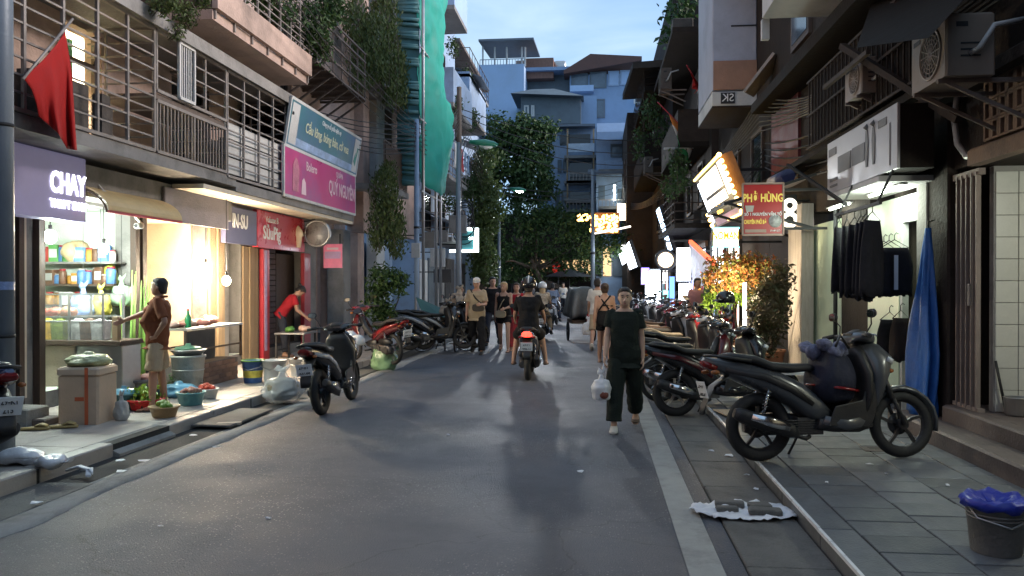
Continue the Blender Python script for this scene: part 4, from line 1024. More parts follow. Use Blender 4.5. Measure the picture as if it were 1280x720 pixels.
# two little security cameras / fans seen under the beam
for px, py, lb in ((128,243,'small white wall camera beside the lavender sign'),(175,283,'small grey wall camera under the awning, above the man')):
    p = P(px,py,X=-6.05); t = thing('security_camera', lb, 'camera', p)
    put('housing', MB().loft([((0,-.09,0),(.035,0,0),(0,0,.035)),((0,.03,.01),(.045,0,0),(0,0,.045)),((0,.07,.015),(.02,0,0),(0,0,.02))], 10), plaster_w, t)
    put('lens', MB().cyl((0,-.10,0),(0,-.088,0),.025,n=10), ink, t); put('mount', MB().bar((0,.03,.04),(-.1,.05,.14),.025), plaster_w, t)
fp = P(262,262,X=-6.08)
put('fascia_panel', MB().cbox(-6.11,-6.06,Y(205,-6.08),Y(285,-6.08),2.5,2.98,.01), mat('grey_fascia',(0.22,0.20,0.22),rough=.5,var=.2,dirt=.5), blk, True)
# ---------------------------------------------------------------- billboards
def board(label, name, y0, y1, z0, z1, x, m, tilt=0.0, frame=None):
    t = thing(name, label, 'billboard', (x,(y0+y1)/2,z0)); t.rotation_euler = (0, tilt, 0)
    h = z1-z0; w = (y1-y0)/2
    put('panel', MB().cbox(-.07,0,-w,w,0,h,.005), m, t)
    put('frame', MB().bar((-.02,-w-.02,0),(-.02,w+.02,0),.05).bar((-.02,-w-.02,h),(-.02,w+.02,h),.05).bar((-.02,-w-.015,0),(-.02,-w-.015,h),.045).bar((-.02,w+.015,0),(-.02,w+.015,h),.045), frame or barsteel, t)
    return t, w, h
by0, by1 = Y(356,-5.6), Y(443,-5.6)
def grad_print(name, c1, c2, sc_=.5):
    m = mat(name, c1, rough=.35, var=.15, scale=1.5, bump=0, coat=.15, dirt=.8, dcol=c2, dscale=sc_)
    return m
pkb, w, h = board('magenta billboard reading QUÝ NGUYÊN under the teal one', 'billboard', by0-.12, by1-.1, 3.2, 4.1, -5.55, grad_print('magenta_print',(0.52,0.07,0.22),(0.22,0.16,0.34)), 0.0, plaster_w)
def tboard(t, s, size, y, z, m, sx=1.0, bold=0.0):
    c = bpy.data.curves.new('lettering','FONT'); c.body = s; c.size = size; c.align_x='CENTER'; c.align_y='CENTER'; c.extrude=.003; c.offset=bold; c.resolution_u=3; c.materials.append(m)
    o = bpy.data.objects.new('lettering', c); COL.objects.link(o); o.parent = t; o.location = (.006,y,z); o.rotation_euler = (PI/2,0,PI/2); o.scale = (sx,1,1); return o
pinkl = mat('pale_pink_lettering',(0.75,0.55,0.6),var=0,bump=0)
tboard(pkb,'QUÝ NGUYÊN',.40,1.15,.42,pinkl,.68,.006); tboard(pkb,'QUÁN',.17,.95,.74,pinkl,.9); tboard(pkb,'Bolero',.24,-.75,.66,pinkl,.9,.003)
figp = MB()
figp.prism([(-1.75,.12),(-1.45,.12),(-1.40,.55),(-1.5,.72),(-1.6,.75),(-1.72,.6)], 'x', .002, .006)
put('portrait_print', figp, mat('portrait_red_print',(0.5,0.18,0.25),rough=.4,var=.4,scale=8), pkb)
put('white_figure_print', MB().prism([(-1.3,.10),(-1.05,.10),(-1.08,.34),(-1.17,.42),(-1.26,.36)], 'x', .002, .007), pinkl, pkb)
tlb, w, h = board('teal billboard with a pale slogan, tilted above the magenta one', 'billboard', by0, by1+.05, 4.12, 4.98, -5.58, grad_print('teal_print',(0.05,0.17,0.22),(0.10,0.14,0.30)), R(9), plaster_w)
tboard(tlb,'Công ty cổ phần dịch vụ',.13,.1,.72,inkw,.9); tboard(tlb,'Cầu lông, bóng bàn, cờ vua',.26,0,.46,mat('pale_yellow_lettering',(0.6,0.62,0.45),var=0,bump=0),.92,.003)
put('blue_band_print', MB().box(.001,.004,-w+.05,w-.05,.05,.2), mat('blue_wave_print',(0.25,0.36,0.55),rough=.4,var=.5,scale=3), tlb)
put('logo_panel', MB().box(.001,.005,w-.42,w-.06,.06,.8), plaster_w, tlb); put('logo_panel', MB().box(.001,.005,-w+.06,-w+.42,.06,.8), plaster_w, tlb)
put('logo_mark', MB().prism([(w-.36,.3),(w-.22,.2),(w-.12,.62),(w-.2,.62),(w-.24,.38),(w-.3,.5)],'x',.005,.009), mat('green_mark',(.05,.25,.2)), tlb)
# clips and prop arms that hold the teal board
put('prop_arm', MB().bar((0.02,-w+.1,.6),(-.7,-w+.2,.5),.05), wire_m, tlb)
# round sign, pink small sign
p = P(397,292,X=-5.9)
t = thing('round_sign', 'round grey lightbox sign hanging under the magenta billboard', 'sign', (-5.9,p.y,p.z))
put('rim', MB().torus((0,0,0),.27,.03,'y',28,8,2.0), steel_sh, t); put('face', MB().lathe([(.001,-.045),(.25,-.045),(.26,-.03),(.26,.03),(.25,.045),(.001,.045)],(0,0,0),28,'y'), mat('grey_sign_face',(.2,.19,.19),rough=.3,var=.5,scale=5), t)
put('bracket', MB().bar((-.6,0,.2),(-.05,0,.30),.03).bar((-.6,0,-.15),(-.2,0,-.2),.025), wire_m, t)
p = P(417,320,X=-5.9)
t = thing('small_sign', 'small pink hanging sign below the round grey sign', 'sign', (-5.9,p.y,p.z))
put('panel', MB().cbox(-.23,.2,-.02,.02,-.27,.27,.006), mat('pink_sign_face',(.75,.18,.28),rough=.4,var=.2,scale=4,bump=0,emit=.12), t)
put('print_band', MB().box(-.2,.17,-.026,-.021,-.06,.1), mat('lilac_band',(.55,.35,.55),var=.3), t); put('hook', MB().bar((-.2,0,.27),(-.2,0,.5),.02).bar((.15,0,.27),(.15,0,.5),.02), wire_m, t)
put('print_band', MB().box(-.15,.12,-.026,-.021,.14,.19), pinkl, t)
# ---------------------------------------------------------------- second building on the left: pillars, vines, dark doorway
yC = 28.2
b2 = thing('townhouse', 'narrow beige house with dirty pillars and hanging creepers', 'building', (XLF,23,0))
k1, k2 = Y(415), Y(455)
wm = MB().box(XLF-.3,XLF,yB+.02,k1,2.9,12.4).box(XLF-.3,XLF,k1+.001,yC,3.2,12.4).box(XLF-.3,XLF+.05,k1,k1+.9,0,3.2).box(XLF-.3,XLF,k2-.6,k2,0,3.2).box(XLF-2.5,XLF-2.4,yB,yC,0,3.2).box(XLF-2.4,XLF-.3,k1-.3,k1-.2,0,3.2)
put('wall', wm, plaster_p, b2, True)
put('pillar', MB().cbox(XLF-.1,XLF+.32,k1-.1,k1+.5,.1,2.95,.02), plaster_g, b2, True)
put('pillar', MB().cbox(XLF-.1,XLF+.22,Y(462),Y(472),.1,8,.02), plaster_w, b2, True)
put('pillar', MB().cbox(XLF-.1,XLF+.26,Y(443),Y(450),3.0,12,.02), plaster_p, b2, True)
put('pillar', MB().cbox(XLF-.1,XLF+.30,Y(478),Y(486),3.0,12,.02), plaster_p, b2, True)
for px in (468, 491):
    put('drain_pipe', MB().cyl((XLF+.12,Y(px),3),(XLF+.12,Y(px),12),.06,n=8), plaster_w, b2, True)
put('door_leaf', MB().cbox(XLF-.3,XLF-.2,Y(455)+.05,Y(498),.1,2.8,.02), plaster_b, b2, True)
for zz in (4.2,7.0):
    f = put('window', MB().box(XLF+.003,XLF+.06,24.2,25.6,zz,zz+1.6), wood_d, b2, True)
    put('pane', MB().box(XLF+.061,XLF+.07,24.3,25.5,zz+.1,zz+1.5), darkglass, f, True)
bb = MB()
for k in range(8): bb.bar((-5.55,20.6+.35*k,4.3),(-5.55,20.6+.35*k,5.4),.03)
for z in (4.3,4.7,5.05,5.4): bb.bar((-5.55,20.6,z),(-5.55,23.1,z),.03)
put('balcony_railing', bb, rust, b2, True)
put('balcony_slab', MB().box(-5.5,XLF,20.5,23.2,4.1,4.26).box(-5.6,XLF,20.5,26,6.9,7.05), plaster_g, b2, True)
put('balcony_boards', MB().box(-5.53,-5.50,20.6,23.0,4.32,5.3), wood_d, b2, True)
# ---------------------------------------------------------------- construction netting
net_g = mat('green_netting', (0.010,0.30,0.235), rough=.7, var=.1, scale=2, bump=.06, bscale=8)
net_b = mat('blue_green_sheet', (0.07,0.20,0.22), rough=.5, var=.25, scale=3, bump=.05)
nt = thing('scaffold_netting', 'bright green construction netting hung over scaffolding on the left', 'netting', (-5.3,24,0))
n0 = P(524,235,X=-5.0); n1 = P(552,235,X=-4.75)
def net():
    mb = MB(); ny, nz = 26, 80; vs = []
    for j in range(nz+1):
        for i in range(ny+1):
            u, v = i/ny, j/nz
            y = n0.y + (n1.y+.55-n0.y)*u; z = 4.5 + 9.5*v
            x = -5.0 + .22*u + .30*math.sin(PI*u)*(1-.5*v) + .14*mnoise.noise(Vector((y*1.4,z*.9,0))) + .07*mnoise.noise(Vector((y*4,z*3,7))) + (.22*math.sin(v*8) if v < .3 else 0)*u
            if j == 0: z += -.35*math.sin(u*PI)+.25*u + .12*mnoise.noise(Vector((y*3,1,1)))
            vs.append((x,y,z))
    return mb.add(vs, [(j*(ny+1)+i,j*(ny+1)+i+1,(j+1)*(ny+1)+i+1,(j+1)*(ny+1)+i) for j in range(nz) for i in range(ny)], True)
o = put('net_sheet', net(), net_g, nt, True); sd = o.modifiers.new('thick','SOLIDIFY'); sd.thickness = .012
slt = MB()
w0 = P(496,100,Y=n0.y).x
slm = MB().loft([((w0,0,.0),(0,.035,0),(0,0,.05)),((-5.02,0,-.03),(0,.035,0),(0,0,.05))], 8, 2.5).mesh('slat', net_b)
put('backing_sheet', MB().box(w0,-5.0,n0.y+.06,n0.y+.08,4.4,13.5), net_b, nt, True)
for k in range(78):
    o = link('slat', slm, nt); o.location = inv_of(nt) @ V(random.uniform(-.02,.02), n0.y+.02*random.random(), 4.4+.115*k); o.rotation_euler = (0, R(random.uniform(-1.5,4)), 0)
sf = MB()
for y in (n0.y-.1, n0.y+1.7, n1.y+.4):
    sf.cyl((-4.86,y,0),(-4.86,y,13),.045,n=8)
for z in (4.2,6.2,8.2): sf.cyl((-4.86,n0.y-.4,z),(-4.86,n1.y+.8,z),.03,n=6)
put('scaffold_pole', sf, steel_sh, nt, True)
# ================================================================== RIGHT SIDE OF THE STREET
Yr = lambda px, X=XF: yl(px, X)
shade_black = mat('shaded_black', (0.018,0.015,0.013), rough=.85, var=.4, bump=.1, bscale=25, spec=.1)  # near-black colour stands in for the shade on the right side
rust_d = mat('shaded_rust', (0.045,0.035,0.03), rough=.75, metal=.2, var=.35, scale=8, bump=.06, spec=.15)  # rust colour darkened to carry the shade of the right side
brownp = mat('brown_old_plaster', (0.17,0.11,0.075), rough=.85, var=.3, scale=2, bump=.1, dirt=.7, dscale=1.5)
darkwall = mat('shaded_dark_wall', (0.04,0.032,0.028), rough=.85, var=.35, scale=1.5, bump=.12, bscale=25, dirt=.6, dcol=(.02,.018,.016), dscale=1.4, spec=.12)  # unlit darkness of the right side put into the wall colour
tilew = mat('old_white_tile', (0.50,0.50,0.46), rough=.35, var=.15, scale=3, bump=.02, dirt=.55, dcol=(.24,.22,.18), dscale=1.6, objvar=.05)
palegreen = mat('pale_green_board', (0.50,0.60,0.46), rough=.5, var=.1, scale=2, bump=.03, dirt=.35, dcol=(.32,.36,.25), dscale=1.4)
rustgate = mat('rusty_gate', (0.24,0.195,0.175), rough=.7, metal=.3, var=.35, scale=5, bump=.08, stretch=(4,4,.8))
acgrey = mat('aged_ac_case', (0.20,0.16,0.13), rough=.5, var=.15, scale=4, bump=.02, dirt=.5, dcol=(.14,.1,.08), dscale=2)
pvc = mat('grey_pvc', (0.36,0.36,0.36), rough=.4, var=.1, bump=.01)
step_m = mat('worn_step', (0.12,0.095,0.085), rough=.6, var=.3, scale=3, bump=.08, dirt=.5)
r1 = thing('townhouse', 'dark old house at the right edge with steps, tiled recess and folding gate', 'building', (XF,6.0,0))
g0, g1 = Yr(1226), Yr(1196)       # folding gate
c0, c1 = Yr(1194), Yr(1166)       # dark pillar
wm = MB().box(XF,XF+.35,2,g0,2.68,7.2).box(XF+.001,XF+.351,g0,c1,2.72,7.2).box(XF+.05,XF+.35,c0,c1,.12,2.72).box(XF+1.2,XF+1.3,2,c1,.42,2.72).box(XF+.3,XF+1.2,2,g1,2.681,2.73).box(XF+.35,XF+1.2,g1+.02,g1+.1,.42,2.7)
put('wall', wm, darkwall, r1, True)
put('pillar', MB().cbox(XF-.06,XF+.06,c0+.02,c1,.12,3.6,.02), darkwall, r1, True)
put('recess_floor', MB().box(XF-.0,XF+1.2,2,g1,.3,.425), step_m, r1, True)
put('step', MB().cbox(XF-.42,XF+.0,2,c1+.1,.10,.27,.02), step_m, r1, True)
put('step', MB().cbox(XF-.14,XF-.001+.1,2,g1,.272,.424,.02), step_m, r1, True)
# tiled side wall of the recess
twx = XF+.36
tm = MB().cbox(.003,.197,-.012,0,.003,.197,.003).mesh('wall_tile', tilew)
tw = put('tiled_wall', MB().box(XF+.12,XF+1.15,g0+.02,g0+.10,.425,2.68), plaster_g, r1, True)
for i in range(5):
    for j in range(11):
        o = link('wall_tile', tm, tw); o.location = inv_of(tw) @ V(XF+.13+.2*i, g0+.019, .43+.2*j)
put('recess_door', MB().cbox(XF+1.1,XF+1.19,3.0,g0-.1,.425,2.3,.01), mat('cream_door',(.55,.5,.36),rough=.5), r1, True)
gm = MB().bar((0,0,0),(0,0,2.2),.035,.02).mesh('gate_bar', rustgate)
gt = put('folding_gate', MB().box(XF-.03,XF+.03,g0-.02,g1+.02,2.6,2.66).box(XF-.03,XF+.03,g0-.02,g1+.02,.425,.46), rustgate, r1, True)
for k in range(10):
    o = link('gate_bar', gm, gt); o.location = inv_of(gt) @ V(XF-.02+.03*(k%2), g0+.02+(g1-g0-.04)*k/9, .43)
put('gate_lock', MB().cbox(XF-.06,XF-.03,g0+.1,g0+.14,1.4,1.6,.006), barsteel, r1, True)
# breeze block vents above the lintel
bbm = MB().box(0,.06,0,.03,0,.17).box(0,.06,.10,.13,0,.17).box(0,.06,.03,.10,0,.02).box(0,.06,.03,.10,.15,.17).mesh('breeze_block', brownp)
vt = put('vent_panel', MB().box(XF-.02,XF-.002,4.2,Yr(1240),2.85,3.36), joint_m, r1, True)
for i in range(14):
    for j in range(3):
        y = Yr(1240)-.14-.135*i
        o = link('breeze_block', bbm, vt); o.location = inv_of(vt) @ V(XF-.081, y, 2.86+.175*j)
put('lintel', MB().cbox(XF-.12,XF-.003,2,g0+.02,2.68,2.83,.02), brownp, r1, True)
put('ledge', MB().cbox(XF-.2,XF-.003,2,c1,3.38,3.5,.02), darkwall, r1, True)
put('pvc_pipe', MB().tube([P(1196,118,X=XF-.08),P(1192,150,X=XF-.1),P(1196,180,X=XF-.1),P(1208,196,X=XF-.05),P(1240,190,X=XF-.05),P(1280,178,X=XF-.05)], .028, 8), pvc, r1, True)
put('hose', MB().tube([V(XF+.2,g0-.05,.43),V(XF+.15,g0-.04,.7),V(XF+.12,g0-.02,.9)], .012, 6), wire_m, r1, True)
t = thing('paint_tin', 'dented grey pot standing in the recess behind the folding gate', 'pot', (XF+.22,g0-.18,.427))
put('pot', MB().lathe([(.07,0),(.09,.02),(.10,.16),(.105,.165),(.092,.168),(.08,.03)],(0,0,0),16), steel_sh, t)
# air conditioners
def aircon(label, x, y, z, w=.78, h=.55, d=.28, m=acgrey):
    t = thing('air_conditioner', label, 'air conditioner', (x,y,z), 0, 'air conditioner units on the right hand walls')   # front faces -X
    put('casing', MB().cbox(0,d,-w/2,w/2,0,h,.015), m, t)
    gr = MB().torus((-.004,-.06,h/2),h*.41,.012,'x',32,6)
    for q in (.1,.17,.24,.31,.38): gr.torus((-.004,-.06,h/2),h*q,.005,'x',28,5)
    for k in range(8):
        a = PI*k/8; gr.bar((-.006,-.06-h*.4*math.cos(a),h/2-h*.4*math.sin(a)),(-.006,-.06+h*.4*math.cos(a),h/2+h*.4*math.sin(a)),.007)
    put('fan_grille', gr, m, t)
    put('fan_recess', MB().lathe([(.001,-.003),(h*.40,-.003),(h*.40,.0)],(0,-.06,h/2),28,'x'), ink, t)
    put('maker_plate', MB().box(-.004,-.001,w/2-.2,w/2-.06,h*.8,h*.88).box(.08,.17,-w/2-.003,-w/2-.001,h*.78,h*.86), ink, t)
    lv = MB()
    for k in range(3): lv.box(d*.3,d*.7,-w/2-.004,-w/2-.001,h*.3+.05*k,h*.3+.05*k+.014)
    put('side_louvre', lv, ink, t)
    for y_ in (-w*.35, w*.35): put('wall_bracket', MB().bar((-.02,y_,-.02),(.75,y_,-.02),.035).bar((.05,y_,-.03),(.72,y_,-.36),.03), rust, t)
    put('coolant_pipe', MB().tube([(d*.5,-w/2,h*.35),(d*.6,-w/2-.07,h*.4),(d*.9,-w/2-.06,h*.75),(d*1.6,-w/2-.04,h*.85)], .022, 8), pvc, t)
    return t
pa = P(1181,100,X=2.75)
aircon('large brown stained air conditioner unit high on the right house', 2.78, pa.y+.42, pa.z+.05, .70, .50, .38)
pa = P(1071,112,X=2.9)
aircon('smaller air conditioner unit half hidden behind the white box sign', 3.02, pa.y+.55, pa.z+.02, .6, .42, .26)
# white box sign with the clothes shop below
sb0, sb1 = yl(1121,2.9), yl(1034,2.9)
r2 = thing('townhouse', 'dark narrow house with the clothes shop and pale green lit panels', 'building', (XF,10,0))
d0, d1 = Yr(1164), Yr(1128); e0, e1 = Yr(1118), Yr(1098); h0, h1 = Yr(1052), Yr(1012)
yE = Yr(962)
wm = MB().box(XF,XF+.3,c1+.01,yE,2.75,7.6).box(XF,XF+.3,c1+.01,d0,.1,2.75).box(XF,XF+.3,d1,e0,.1,2.75).box(XF,XF+.3,h1,yE,.1,2.75).box(XF+1.1,XF+1.2,c1,yE,.1,2.75)
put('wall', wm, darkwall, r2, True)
put('grey_pillar', MB().cbox(XF-.08,XF+.02,Yr(1168),Yr(1155),.12,2.74,.01), plaster_g, r2, True)
put('door_frame', MB().box(XF-.02,XF+.05,d0-.02,d0+.05,.12,2.6).box(XF-.02,XF+.05,d1-.05,d1+.02,.12,2.6).box(XF-.02,XF+.05,d0+.05,d1-.05,2.3,2.6), plaster_w, r2, True)
put('lit_panel', MB().box(XF+.2,XF+.26,d0,d1,.12,2.3), palegreen, r2, True)
put('lit_panel', MB().cbox(XF-.03,XF-.004,d1+.03,e1+.3,.3,2.6,.004), palegreen, r2, True)
put('lit_panel', MB().cbox(XF+.02,XF+.07,h0,h1,.12,2.55,.004), palegreen, r2, True)
put('wall', MB().box(XF-.001,XF+.3,e1+.3,h0,.1,2.749), darkwall, r2, True)
put('soffit', MB().cbox(2.9,XF-.002,d0-.2,sb1,2.66,2.72,.004), plaster_w, r2, True)
put('timber_post', MB().cbox(XF-.22,XF-.02,Yr(1011,XF-.1),Yr(994,XF-.1),.12,2.9,.01), mat('grey_timber',(.34,.30,.27),rough=.8,var=.3,scale=4,stretch=(6,6,.6),bump=.1,dirt=.4), r2, True)
put('steel_post', MB().cyl((XF-.1,h0-.05,.12),(XF-.1,h0-.05,2.7),.03,n=8), wire_m, r2, True)
bs = thing('shop_sign', 'white box sign with grey lettering blocks jutting over the right pavement', 'sign', (2.9,(sb0+sb1)/2,2.73))
put('case', MB().cbox(2.93,3.25,sb0+.01,sb1-.01,2.728,3.355,.01), shade_black, bs, True); put('face_board', MB().cbox(2.9,2.929,sb0,sb1,2.725,3.36,.004), mat('grey_white_sign',(.36,.36,.38),rough=.4,var=.1,bump=.0,dirt=.3,dcol=(.2,.2,.2)), bs, True)
inkg = mat('grey_print',(.11,.115,.12),var=.1,bump=0)
sbw = sb1-sb0
def sgn(a, b, z0, z1): return MB().box(2.894,2.899,sb1-sbw*b,sb1-sbw*a,z0,z1)
put('print_block', sgn(.19,.40,2.93,3.13), inkg, bs, True); put('print_block', sgn(.42,.60,2.94,3.14), inkg, bs, True)
put('print_block', sgn(.03,.16,3.18,3.27), inkg, bs, True); put('print_block', sgn(.05,.18,2.86,2.90), inkg, bs, True); put('print_block', sgn(.05,.18,2.79,2.82), inkg, bs, True); put('print_block', sgn(.78,.88,3.20,3.28), inkg, bs, True)
fg = MB()
for a in (.63,.72):
    y = sb1-sbw*a
    fg.prism([(y-.03,2.86),(y+.03,2.86),(y+.05,3.12),(y+.03,3.25),(y-.03,3.25),(y-.05,3.12)], 'x', 2.893, 2.899); fg.lathe([(.001,0),(.04,.03),(.001,.075)],(2.897,y,3.25),8)
put('figure_print', fg, inkg, bs, True)
put('thin_line_print', sgn(.915,.925,2.78,3.2), inkg, bs, True)
# trailing dark creepers / netting above the box sign
# diagonal beams and dark awning
st = MB().bar(P(1052,58,X=2.9),P(1198,150,X=3.3),.07).bar(P(1085,65,X=2.9),P(1030,110,X=3.0),.05)
put('steel_brace', st, rust_d, r2, True)
put('old_awning', MB().add([P(1070,60,X=2.3),P(1160,48,X=2.3),P(1240,-40,X=3.4),P(1090,0,X=3.4)],[(0,1,2,3)]), shade_black, r2, True)
o = r2.children[-1]; o.modifiers.new('thick','SOLIDIFY').thickness = .03
# balcony slab, white, top right
ws = thing('concrete_canopy', 'pale concrete canopy slab jutting from the dark house at upper right', 'canopy', (2.9,11.5,4.9))
p0 = P(952,24,X=2.45)
put('slab', MB().cbox(2.45,XF-.01,P(1082,24,X=2.45).y,p0.y,p0.z,p0.z+.5,.02), plaster_w, ws, True)
put('drip_edge', MB().box(2.452,2.56,p0.y+.002,p0.y+.1,p0.z-.3,p0.z-.002), plaster_w, ws, True)
# long awning with black arms over the pavement
ar = thing('fold_out_awning', 'grey fold out awning on black arms above the shrub', 'awning', (XF,13,3))
a0, a1 = P(925,215,X=2.05), P(1010,190,X=3.35)
mb = MB()
yq0, yq1 = 12.75, 14.6
mb.add([(2.0,yq0,2.86),(2.0,yq1,2.86),(3.45,yq1,3.32),(3.45,yq0,3.32)],[(0,1,2,3)])
o = put('sheet', mb, mat('grey_awning_sheet',(.17,.16,.17),rough=.6,var=.2,bump=.05), ar, True); o.modifiers.new('t','SOLIDIFY').thickness=.02
arms = MB().bar((2.02,yq0,2.86),(3.4,yq0+.1,2.45),.045).bar((2.02,yq1,2.86),(3.4,yq1,2.45),.045).bar((2.0,yq0-.02,2.85),(2.0,yq1,2.85),.05).bar((2.05,yq0,2.86),(3.42,yq0,3.31),.04)
put('arm', arms, wire_m, ar, True)
put('long_pole', MB().bar(P(984,206,X=2.55),P(1058,256,X=2.9),.035), wire_m, ar, True)
put('rolled_blue_sheet', MB().tube([(3.0,yq0+.2,3.3),(3.05,yq1-.3,3.36)], .11, 10), mat('blue_tarp',(.02,.03,.10),rough=.6), ar, True)
# clothes: rack of trousers, shorts, blue raincoat
darkcl = mat('dark_blue_cloth',(.018,.018,.024),rough=.9,var=.3,scale=12,bump=.12,bscale=30,spec=.2)
def garment(label, p, w, h, m, group=None, cat='trousers', legs=True, rz=0.0, folds=3, hang=True):
    t = thing('garment', label, cat, p, rz, group)
    mb = MB(); rs = []
    N = 9; K = 20
    for j in range(N):
        v = j/(N-1); z = -h*v; wid = w*(0.75+.25*min(1,v*3)); ring = []
        for k in range(K):
            a = 2*PI*k/K; x = wid/2*math.cos(a)*(1+.05*math.sin(3*v+a*2)); y = (.035+.02*v)*math.sin(a) + .022*math.sin(folds*2*math.cos(a)*2.2+v*2)*(v+.2)
            if legs and v > .35: y *= (1 - .6*math.exp(-(x/(wid*.06))**2))
            ring.append((x,y,z - (.03*math.sin(a*3+1) if j == N-1 else 0)))
        rs.append(ring)
    mb.rings(rs); put('cloth', mb, m, t)
    if hang: put('hanger', MB().tube([(-w*.4,0,.0),(0,0,.09),(w*.4,0,.0),(-w*.4,0,0)], .006, 5).tube([(0,0,.09),(0,0,.14),(.02,0,.165),(.04,0,.15)], .005, 5), wire_m, t)
    return t
rack0, rack1 = P(1048,262,X=2.75), P(1096,262,X=2.75)
rk = thing('clothes_rail', 'black rail arm holding hanging dark trousers', 'clothes rail', (2.75,rack0.y,2.5))
zr = P(1070,262,X=2.75).z
put('rail', MB().bar((2.75,rack1.y-.1,zr),(2.75,rack0.y+.1,zr),.03).bar((2.75,rack1.y,zr),(2.9,rack1.y,2.72),.02).bar((2.75,rack0.y,zr),(2.9,rack0.y,2.72),.02), wire_m, rk, True)
tn_ = ['nearest the camera','second from the near end','third from the near end','third from the far end','second from the far end','farthest from the camera']
for k in range(6):
    y = rack1.y + (rack0.y-rack1.y)*(k+.5)/6
    garment('dark trousers on the rail under the box sign, '+tn_[k], (2.75+random.uniform(-.03,.03),y,zr-.16), .27, .74+random.uniform(-.03,.05), darkcl, 'trousers hanging on the rail', rz=R(random.uniform(25,60)))
pl = P(1118,310,X=3.2)
for k, (dy, lb) in enumerate(((0,'black track shorts with a white stripe hung by the door, the nearest pair'),(.16,'black track shorts hung by the door, the middle pair'),(.32,'black track shorts hung by the door, the far pair'))):
    g = garment(lb, (3.2,pl.y+dy,pl.z), .36, .5, darkcl, 'shorts hung by the door', 'shorts', rz=R(10*k-8))
    if k == 0: put('white_stripe', MB().box(-.02,.02,-.085,-.08,-.45,-.08), litter_w, g)
pl = P(1112,400,X=3.3)
garment('small dark jacket hung low beside the door', (3.3,pl.y,pl.z), .26, .42, darkcl, None, 'jacket', False)
pl = P(1126,398,X=3.3)
garment('small brown black jacket hung low nearest the blue raincoat', (3.3,pl.y,pl.z), .22, .45, mat('brown_black_cloth',(.04,.03,.025),rough=.9), None, 'jacket', False)
bp_ = P(1160,285,X=3.36)
rc = thing('raincoat', 'long bright blue raincoat hanging by the shop door pillar', 'raincoat', (3.36,bp_.y,bp_.z))
mb = MB(); rs = []
H_ = bp_.z - P(1152,515,X=3.36).z
for j in range(22):
    v = j/21; ring = []
    wx = (.02+.19*min(1,v*1.6)**.8) ; wy = .03+.06*min(1,v*2)
    if abs(v-.13) < .06: wx *= 1.15
    if v > .62: wx *= 1.1
    for k in range(52):
        a = 2*PI*k/52; f = 1+(.26*math.sin(a*5+v*2.2)+.16*math.sin(a*8-v*4+1)+.12*math.sin(a*3+v*7))*min(1,v*2.4)
        ring.append((wy*math.sin(a)*f-.05*v, wx*math.cos(a)*f+.05*v, -H_*v+(.03*math.sin(a*4) if j == 21 else 0)))
    rs.append(ring)
mb.rings(rs); put('coat', mb, mat('blue_raincoat_cloth',(.03,.14,.46),rough=.55,var=.2,scale=6,bump=.1,bscale=25), rc)
put('hook', MB().tube([(0,0,0),(0,0,.06),(.06,0,.08)], .008, 6), wire_m, rc)
bk_ = P(1148,430,X=3.2)
# ================================================================== TREES, FAR BUILDINGS, STREET FURNITURE
leaf_d = leaf_mat('leaf_dark', (0.022,0.050,0.016), (0.062,0.115,0.034))
leaf_v = leaf_mat('leaf_vine', (0.045,0.072,0.022), (0.105,0.14,0.042))
leaf_o = leaf_mat('leaf_mixed_red', (0.34,0.085,0.03), (0.10,0.15,0.03))
leaf_l = leaf_mat('leaf_bright', (0.22,0.34,0.05), (0.12,0.24,0.03))
bark = mat('bark', (0.09,0.07,0.055), rough=.9, var=.35, scale=4, bump=.2, stretch=(5,5,.7))
pot_m = mat('terracotta', (0.20,0.09,0.055), rough=.8, var=.2, bump=.05)
def leaves(mb, blobs, n, size, seed=0, droop=0.0, aspect=2.0):
    rnd = random.Random(seed); tot = sum(b[1][0]*b[1][1]*b[1][2] for b in blobs)**1.0
    ws = [(b[1][0]*b[1][1]*b[1][2])**.75 for b in blobs]; sw = sum(ws)
    for (c, r), w in zip(blobs, ws):
        m = int(n*w/sw)
        for _ in range(m):
            while True:
                d = Vector((rnd.uniform(-1,1), rnd.uniform(-1,1), rnd.uniform(-1,1)))
                if .15 < d.length <= 1: break
            q = d.normalized()*(d.length**.45)
            p = Vector((c[0]+q.x*r[0], c[1]+q.y*r[1], c[2]+q.z*r[2]))
            g = mnoise.noise(p*(1.6/max(.25,min(r)))+Vector((seed,0,0)))
            if g < -.12 and rnd.random() < .8: continue
            p += Vector((rnd.gauss(0,1),rnd.gauss(0,1),rnd.gauss(0,1)))*size*.6
            s = size*rnd.uniform(.6,1.35)
            nrm = (q + Vector((rnd.gauss(0,.7),rnd.gauss(0,.7),rnd.gauss(.3,.6)))).normalized()
            u = nrm.cross(Vector((rnd.gauss(0,1),rnd.gauss(0,1),rnd.gauss(-droop*2,1)))).normalized(); v = nrm.cross(u)
            if droop: u = (u*(1-droop) + Vector((0,0,-1))*droop).normalized(); v = u.cross(nrm).normalized()
            a = p-u*s*.5; b = p+v*s*.5/aspect; e = p-v*s*.5/aspect; t = p+u*s*.5 - nrm*s*.12
            mb.add([a,b,t,e],[(0,1,2),(0,2,3)])
    return mb
def branches(mb, base, tips, r0, seed=0):
    rnd = random.Random(seed)
    for t in tips:
        a = Vector(base); b = Vector(t); m = a.lerp(b,.5)+Vector((rnd.uniform(-.2,.2),rnd.uniform(-.2,.2),rnd.uniform(0,.3)))*(b-a).length*.5
        mb.tube([a,a.lerp(m,.5)+(m-a)*.02,m,b],[r0,r0*.75,r0*.5,r0*.18],6)
    return mb
